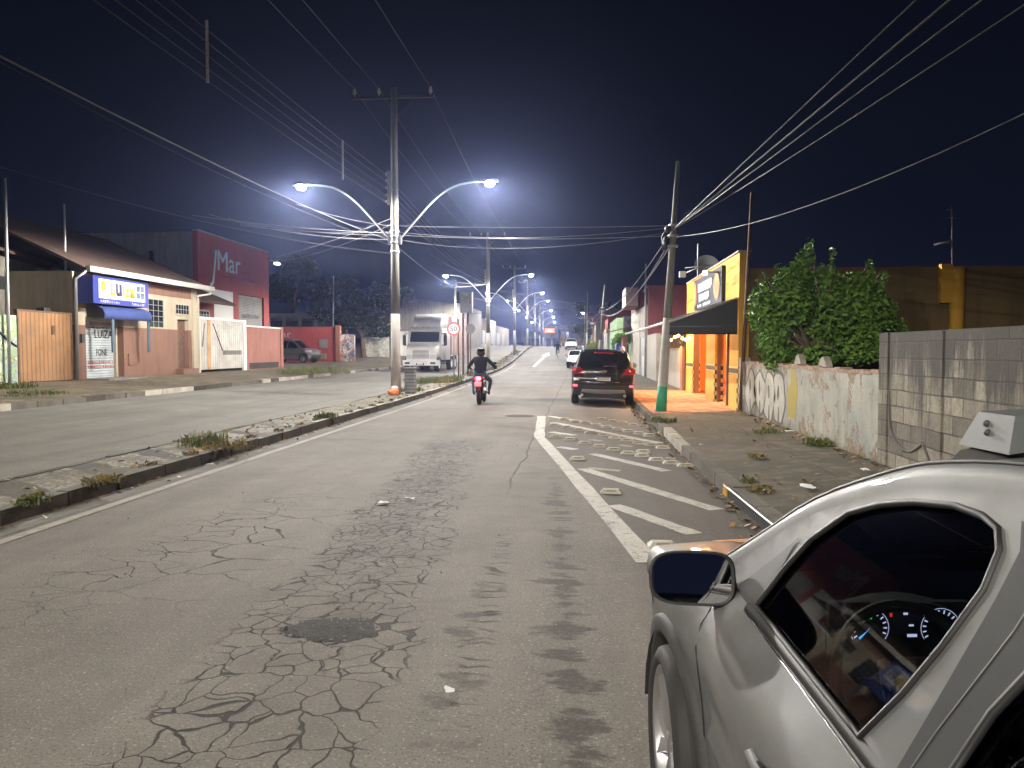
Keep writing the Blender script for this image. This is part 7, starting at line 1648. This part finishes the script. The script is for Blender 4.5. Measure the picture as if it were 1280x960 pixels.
# raised studs in the hatched area
D['stud'] = M('worn white stud', (0.46, 0.44, 0.38), 0.7, 0.3, 8, 60, 0.2, grime=0.5, world=True); D['reflector'] = M('dusty reflector', (0.25, 0.20, 0.12), 0.3, 0.2)
def make_stud():
    t = thing('road_stud', 'x', 'road stud'); a, b_, c, d_, h = .125, .075, .085, .040, .048
    m_ = MB(); m_.add([(-a, -b_, 0), (a, -b_, 0), (a, b_, 0), (-a, b_, 0), (-a*.97, -b_*.95, .012), (a*.97, -b_*.95, .012), (a*.97, b_*.95, .012), (-a*.97, b_*.95, .012), (-c, -d_, h), (c, -d_, h), (c, d_, h), (-c, d_, h)],
        [(0,1,5,4),(1,2,6,5),(2,3,7,6),(3,0,4,7),(4,5,9,8),(5,6,10,9),(6,7,11,10),(7,4,8,11),(8,9,10,11)]); m_.build('body', D['stud'], t)
    s_ = .7
    for sy in (-1, 1):
        r_ = MB().add([(-c*s_, sy*(b_*.80), .022), (c*s_, sy*(b_*.80), .022), (c*s_*.9, sy*(d_*1.25), .042), (-c*s_*.9, sy*(d_*1.25), .042)], [(0,1,2,3)])
        for v in r_.v: v.y *= 1.06; v.z += .003
        r_.build('reflector', D['reflector'], t)
    return t
stud0 = make_stud(); first = [True]
def stud(u, v, label, group=None, rz=None):
    p = onz(u, v, -0.01); z = -0.035*smooth(-0.5, 1.7, p.x)+0.001; rz = R(rnd.uniform(-8, 4)) if rz is None else rz
    if first[0]:
        stud0.location = (p.x, p.y, z); stud0.rotation_euler = (0, 0, rz); stud0['label'] = label; o = stud0; first[0] = False
    else: o = dup(stud0, (p.x, p.y, z), rz, label)
    if group: o['group'] = group
    elif 'group' in o: del o['group']
    return o
def row(u0, v0, u1, v1, n, label, group):
    for i in range(n): stud(u0+(u1-u0)*i/(n-1), v0+(v1-v0)*i/(n-1)+rnd.uniform(-.6, .6), label, group)
row(695, 547, 857, 581.5, 10, 'worn white stud in the nearest full row across the hatching', 'studs, nearest row')
row(693, 533, 829, 559, 10, 'worn white stud in the second row of the hatching', 'studs, second row')
row(705, 525.5, 812, 543.5, 9, 'worn white stud in the third row of the hatching', 'studs, third row')
row(752, 524.5, 804, 533, 5, 'small white stud in the farthest row behind the black SUV', 'studs, farthest row')
stud(722.5, 575, 'lone white stud left of the first broad hatch bar'); stud(764, 616, 'lone cracked white stud between the two broad hatch bars'); stud(828, 682, 'pale hexagonal stud next to the silver car mirror'); stud(804, 564.5, 'lone white stud set back behind the nearest row')
# storm drain in the kerb
sd = thing('storm_drain', 'dark storm drain mouth in the right kerb', 'drain', (1.70, 7.6, 0))
m_ = MB()
for s in [6.0+.25*i for i in range(11)]:
    a, b_ = KR(s), KR(s+.25); m_.add([(a-.012, s, -.04), (b_-.012, s+.25, -.04), (b_-.012, s+.25, .075), (a-.012, s, .075)], [(0,1,2,3)])
m_.build('opening', D['darkvoid'], sd, True, fix=False)
MB().tube([(KR(s)-.014, s, .085) for s in [5.9+.25*i for i in range(13)]], .013, 6).build('lip', D['galv'], sd, True)
MB().box(KR(8.9)-.02, KR(8.9)-.008, 8.75, 8.95, -.02, .10).build('paint_spot', D['yellow_letter'], sd, True)
MAT['paper'] = M('white paper scrap', (0.75, 0.76, 0.78), 0.8, 0.05)
def scrap(u, v, z, w_, d_, label, seed):
    p = onz(u, v, z); r_ = random.Random(seed); g = [[(p.x+w_*(i/3-.5)+r_.uniform(-.01, .01), p.y+d_*(j/3-.5)+r_.uniform(-.01, .01), z+.012+r_.uniform(0, .02)) for i in range(4)] for j in range(4)]
    tag(MB().sheet(g).build('paper_scrap', MAT['paper']), label, 'litter')
scrap(1010, 610, .165, .13, .22, 'white paper lying on the pavement near the silver car', 1); scrap(1082, 589, .195, .10, .12, 'small white scrap at the foot of the block wall', 2); scrap(876, 557, .165, .05, .05, 'tiny white scrap on the pavement by the kerb', 3)
scrap(480, 630, .003, .12, .08, 'crumpled white scrap on the cracked lane', 4); scrap(512, 625, .003, .10, .07, 'flat white scrap on the cracked lane, right of the crumpled one', 5); scrap(562, 868, .003, .045, .05, 'pale chip lying on the lane close to the camera', 6)
scrap(985, 540, .185, .2, .12, 'pale scrap beside the graffiti wall', 8)
# ================================================================== PEOPLE AND TWO-WHEELERS
def figure(name, J, E, mats, bones, parent=None):
    """one continuous skinned body over a joint skeleton; clothes by nearest bone"""
    names = list(J); me = bpy.data.meshes.new(name); me.from_pydata([J[n][0] for n in names], [(names.index(a), names.index(b)) for a, b in E], [])
    o = bpy.data.objects.new(name, me); COL.objects.link(o); m_ = o.modifiers.new('s', 'SKIN'); m_.use_smooth_shade = True
    for i, n in enumerate(names):
        r_ = J[n][1]; me.skin_vertices[0].data[i].radius = r_ if isinstance(r_, tuple) else (r_, r_); me.skin_vertices[0].data[i].use_root = (n == 'pelvis')
    s_ = o.modifiers.new('u', 'SUBSURF'); s_.levels = 2; s_.render_levels = 2
    bpy.context.view_layer.update(); dg = bpy.context.evaluated_depsgraph_get(); m2 = bpy.data.meshes.new_from_object(o.evaluated_get(dg)); m2.name = name
    bpy.data.objects.remove(o); m2.materials.clear()
    for m in mats: m2.materials.append(m)
    for p in m2.polygons:
        p.use_smooth = True; best = (9, 0)
        for a, b, mi in bones:
            A, B = Vector(J[a][0]), Vector(J[b][0]); d = B-A; k = max(0, min(1, (p.center-A).dot(d)/d.length_squared)); dist = (p.center-A-d*k).length
            if dist < best[0]: best = (dist, mi)
        p.material_index = best[1]
    o = bpy.data.objects.new(name, m2); COL.objects.link(o)
    if parent: o.parent = parent
    return o
D['skin'] = M('skin', (0.30, 0.17, 0.11), 0.6, 0.1, world=False); D['jacket'] = M('dark jacket cloth', (0.020, 0.021, 0.028), 0.85, 0.3, 6, 60, 0.2, world=False); D['jeans'] = M('blue jeans', (0.07, 0.11, 0.20), 0.9, 0.25, 8, 70, 0.2, world=False); D['shoe'] = M('dark shoes', (0.02, 0.02, 0.02), 0.6)
D['helmet'] = M('dark helmet', (0.015, 0.015, 0.018), 0.15, 0.1, coat=1.0, world=False); D['hair'] = M('black hair', (0.012, 0.010, 0.009), 0.7)
def rider_skeleton(sx=1.0, lean=0.0, knee=(.22, .24, .72), ankle=(-.06, .20, .36), hand=(.46, .34, 1.04), elbow=(.20, .38, 1.12), hip=.86, pel=-.28, kn2=None, an2=None):
    J = {'pelvis': ((pel, 0, hip), (.16, .13)), 'waist': ((pel+.06+lean*.3, 0, hip+.17), (.16, .12)), 'chest': ((pel+.14+lean*.7, 0, hip+.36), (.19, .13)), 'neck': ((pel+.19+lean, 0, hip+.53), .058), 'head': ((pel+.23+lean, 0, hip+.64), .092), 'crown': ((pel+.22+lean, 0, hip+.74), .075), 'nose': ((pel+.33+lean, 0, hip+.66), .016)}
    E = [('pelvis', 'waist'), ('waist', 'chest'), ('chest', 'neck'), ('neck', 'head'), ('head', 'crown'), ('head', 'nose')]; B = [('pelvis', 'waist', 1), ('waist', 'chest', 1), ('chest', 'neck', 1), ('neck', 'head', 0), ('head', 'crown', 0)]
    for s, n in ((1, 'l'), (-1, 'r')):
        kk = kn2 if (kn2 and s < 0) else knee; aa = an2 if (an2 and s < 0) else ankle
        sh = (pel+.15+lean*.85, s*.185, hip+.47)
        J.update({n+'sh': (sh, .075), n+'el': ((elbow[0], s*elbow[1], elbow[2]), .052), n+'wr': ((hand[0]-.08, s*(hand[1]-.0), hand[2]+.02), .034), n+'pa': ((hand[0]-.02, s*hand[1], hand[2]+.015), .034),
                  n+'hip': ((pel+.04, s*.10, hip-.04), .105), n+'kn': ((kk[0], s*kk[1], kk[2]), .068), n+'an': ((aa[0], s*aa[1], aa[2]), .046), n+'to': ((aa[0]+.17, s*aa[1], aa[2]-.06), .038)})
        E += [('chest', n+'sh'), (n+'sh', n+'el'), (n+'el', n+'wr'), (n+'wr', n+'pa'), ('pelvis', n+'hip'), (n+'hip', n+'kn'), (n+'kn', n+'an'), (n+'an', n+'to')]
        B += [('chest', n+'sh', 1), (n+'sh', n+'el', 1), (n+'el', n+'wr', 1), (n+'wr', n+'pa', 0), (n+'hip', n+'kn', 2), (n+'kn', n+'an', 2), (n+'an', n+'to', 3), ('pelvis', n+'hip', 2)]
        for k in range(4):
            y0 = s*(hand[1]-.03+.02*k); L = (.036, .042, .040, .030)[k]
            J[n+f'f{k}a'] = ((hand[0]+L, y0, hand[2]+.03), .0095); J[n+f'f{k}b'] = ((hand[0]+L+.012, y0, hand[2]-.012), .0085)
            E += [(n+'pa', n+f'f{k}a'), (n+f'f{k}a', n+f'f{k}b')]; B += [(n+'pa', n+f'f{k}a', 0), (n+f'f{k}a', n+f'f{k}b', 0)]
        J[n+'th'] = ((hand[0]+.01, s*(hand[1]-.055), hand[2]-.005), .010); E.append((n+'pa', n+'th')); B.append((n+'pa', n+'th', 0))
    return J, E, B
bs = on(2, 597, 506, 0.0); by = bs.y+0.78
mo = thing('motorcycle', 'dark motorcycle with lit red tail lamp riding away', 'motorcycle', (bs.x+.02, by, 0), R(91))
wheel(mo, .68, .0001, .30, .10, 5, .74, name='front_wheel'); wheel(mo, -.62, .0001, .30, .12, 5, .72, name='rear_wheel')
D['moto'] = paint('dark motorcycle paint', (0.03, 0.01, 0.012), 0, 0.3, 0.1)
m_ = MB(); m_.tube(crom([(.42, 0, .92), (.30, 0, .70), (.05, 0, .42), (-.20, 0, .40), (-.35, 0, .62), (-.62, 0, .70)], 4), .03, 7); m_.tube([(.40, 0, .82), (-.30, 0, .70)], .028, 7); m_.box(-.12, .2, -.13, .13, .34, .60, b=.04); m_.build('frame', D['cladding'], mo)
m_ = MB(); m_.ball((.15, 0, .84), .20, n=9, sq=(1.25, .72, .62)); m_.build('tank', D['moto'], mo)
m_ = MB(); m_.box(-.68, -.02, -.13, .13, .76, .84, b=.035); m_.build('seat', D['black_rubber'], mo)
m_ = MB(); m_.sheet([[(x, y, z+k) for y, k in ((-w2, -.06), (-w2*.7, 0), (w2*.7, 0), (w2, -.06))] for x, z, w2 in ((-.3, .74, .14), (-.6, .80, .12), (-.86, .84, .07), (-.95, .83, .04))]); m_.sheet([[(-.60+.34*math.cos(a), y, .30+.36*math.sin(a)) for y in (-.075, .075)] for a in [R(60+12*i) for i in range(10)]]); m_.build('tail', D['moto'], mo)
for s in (1, -1): MB().tube([(.46, s*.075, .90), (.68, s*.075, .32)], .022, 7).build('fork', D['galv'], mo); MB().tube([(-.45, s*.14, .66), (-.62, s*.12, .34)], .03, 7).build('shock_absorber', D['galv'], mo)
m_ = MB(); m_.tube(crom([(.34, .40, 1.00), (.42, .22, 1.03), (.45, 0, .98), (.42, -.22, 1.03), (.34, -.40, 1.00)], 4), .014, 6); m_.build('handlebar', D['black_plastic'], mo)
for s in (1, -1):
    m_ = MB(); m_.tube([(.40, s*.26, 1.04), (.38, s*.34, 1.20)], .008, 5); m_.ball((.37, s*.38, 1.23), .06, n=6, sq=(.35, 1, .7)); m_.build('mirror', D['black_plastic'], mo)
    MB().ball((-.86, s*.16, .80), .032, n=6).build('turn_signal', M('amber lens', (0.5, 0.15, 0.02), 0.2), mo)
MB().tube([(.1, -.15, .36), (-.25, -.18, .36), (-.85, -.19, .48)], .048, 10).build('exhaust_pipe', D['galv'], mo)
tlm = MB(); tlm.box(-.965, -.90, -.09, .09, .73, .85, b=.02); tlo = tlm.build('tail_lamp', D['red_on'], mo)
m_ = MB(); m_.box(-.972, -.964, -.06, .02, .77, .83); m_.build('bulb', EM('white hot bulb', (1, .75, .8), 8), tlo)
L = bpy.data.lights.new('tail_light', 'POINT'); L.energy = 3.0; L.color = (1, .08, .12); L.shadow_soft_size = .05; lo = bpy.data.objects.new('tail_light', L); COL.objects.link(lo); lo.parent = mo; lo.location = (-1.05, 0, .75)
MB().box(-.945, -.935, -.10, .10, .56, .70).build('number_plate', M('pinkish plate', (0.60, 0.42, 0.45), 0.5, 0.1), mo)
J, E, B = rider_skeleton(elbow=(.10, .44, 1.10), hand=(.37, .37, 1.045), knee=(.14, .27, .70), ankle=(-.12, .23, .34), hip=.90, pel=-.34)
rd = tag(figure('person', J, E, [D['skin'], D['jacket'], D['jeans'], D['shoe']], B), 'person in dark jacket, jeans and helmet riding the motorcycle away', 'person')
rd.location = mo.location; rd.rotation_euler = mo.rotation_euler
hx, hz = -.34+.23, .90+.67
hm = MB(); hm.ball((hx, 0, hz), .145, n=12, sq=(1.1, .95, 1.05)); hmo = hm.build('helmet', D['helmet'], rd)
vs = MB(); vs.sheet([[(hx+.165*math.cos(a)*math.cos(e), .147*math.sin(a)*math.cos(e), hz+.155*math.sin(e)) for a in [R(-60+12*i) for i in range(11)]] for e in (R(-15), R(5), R(25))]); vs.build('visor', D['glass_dark'], hmo)
st = MB(); st.sheet([[(hx-.16*math.cos(a)*math.cos(e), .141*math.sin(a)*math.cos(e), hz+.154*math.sin(e)) for a in [R(-50+10*i) for i in range(11)]] for e in (R(48), R(62))]); st.build('stripe', D['white_clean'], hmo)
# cyclist far ahead
cp = on(2, 697, 452, 0.62); cs = 82; cq = on(1, 697, 440, cs); gz = zg(cs)
bi = thing('bicycle', 'bicycle ridden up the middle of the lane far ahead', 'bicycle', (cq.x, cs, gz), R(92))
def bwheel(x):
    t = MB(); t.tube([(x+.34*math.cos(a), 0, .34+.34*math.sin(a)) for a in [2*math.pi*i/28 for i in range(29)]], .022, 6, cap=False); w2 = t.build('wheel', D['black_rubber'], bi)
    s_ = MB(); [s_.tube([(x, 0, .34), (x+.33*math.cos(a), 0, .34+.33*math.sin(a))], .004, 4) for a in [2*math.pi*i/12 for i in range(12)]]; s_.build('spokes', D['galv'], w2)
bwheel(.52); bwheel(-.50)
m_ = MB()
for a, b_ in (((.42, 0, .88), (.52, 0, .34)), ((.40, 0, .80), (-.18, 0, .78)), ((.41, 0, .74), (-.05, 0, .30)), ((-.22, 0, .90), (-.05, 0, .30)), ((-.05, 0, .30), (-.5, 0, .34)), ((-.18, 0, .78), (-.5, 0, .34))): m_.tube([a, b_], .02, 6)
m_.build('frame', D['black'], bi); MB().box(-.36, -.10, -.08, .08, .90, .95, b=.02).build('saddle', D['black_rubber'], bi); MB().tube(crom([(.30, .30, .98), (.42, .2, 1.02), (.44, 0, 1.0), (.42, -.2, 1.02), (.30, -.30, .98)], 3), .014, 6).build('handlebar', D['galv'], bi)
m_ = MB(); m_.tube([(-.05, -.1, .30), (-.05, .1, .30)], .02, 6); m_.tube([(-.05, .1, .3), (.06, .1, .17)], .012, 5); m_.tube([(-.05, -.1, .3), (-.16, -.1, .43)], .012, 5); m_.box(.0, .1, .1, .2, .15, .18); m_.box(-.22, -.12, -.2, -.1, .42, .45); m_.build('pedals', D['galv'], bi)
J, E, B = rider_skeleton(lean=.10, hip=.98, pel=-.22, knee=(.16, .13, .62), ankle=(.02, .14, .24), kn2=(.20, .13, .80), an2=(-.20, .14, .52), elbow=(.16, .36, 1.18), hand=(.33, .29, 1.03))
cy = tag(figure('person', J, E, [D['skin'], D['jacket'], D['jacket'], D['shoe']], B), 'person in dark clothes cycling away far up the lane', 'person'); cy.location = bi.location; cy.rotation_euler = bi.rotation_euler
MB().ball((-.22+.32, 0, .98+.70), .115, n=9, sq=(1.05, .9, 1)).build('hair', D['hair'], cy)
# far vehicle lights near the crest
# ================================================================== thin haze added to imitate lens glow round the lamps
hz_m = bpy.data.materials.new('haze'); hz_m.use_nodes = True; ht = hz_m.node_tree; ht.nodes.clear()
ho_ = ht.nodes.new('ShaderNodeOutputMaterial'); hv = ht.nodes.new('ShaderNodeVolumePrincipled'); ht.links.new(hv.outputs[0], ho_.inputs['Volume'])
hv.inputs['Color'].default_value = (0.42, 0.52, 1.0, 1); hv.inputs['Density'].default_value = 0.00062; hv.inputs['Anisotropy'].default_value = 0.82
haze = MB().box(-940, 940, -140, 1540, -1.5, 21.0).build('haze', hz_m); haze['kind'] = 'stuff'
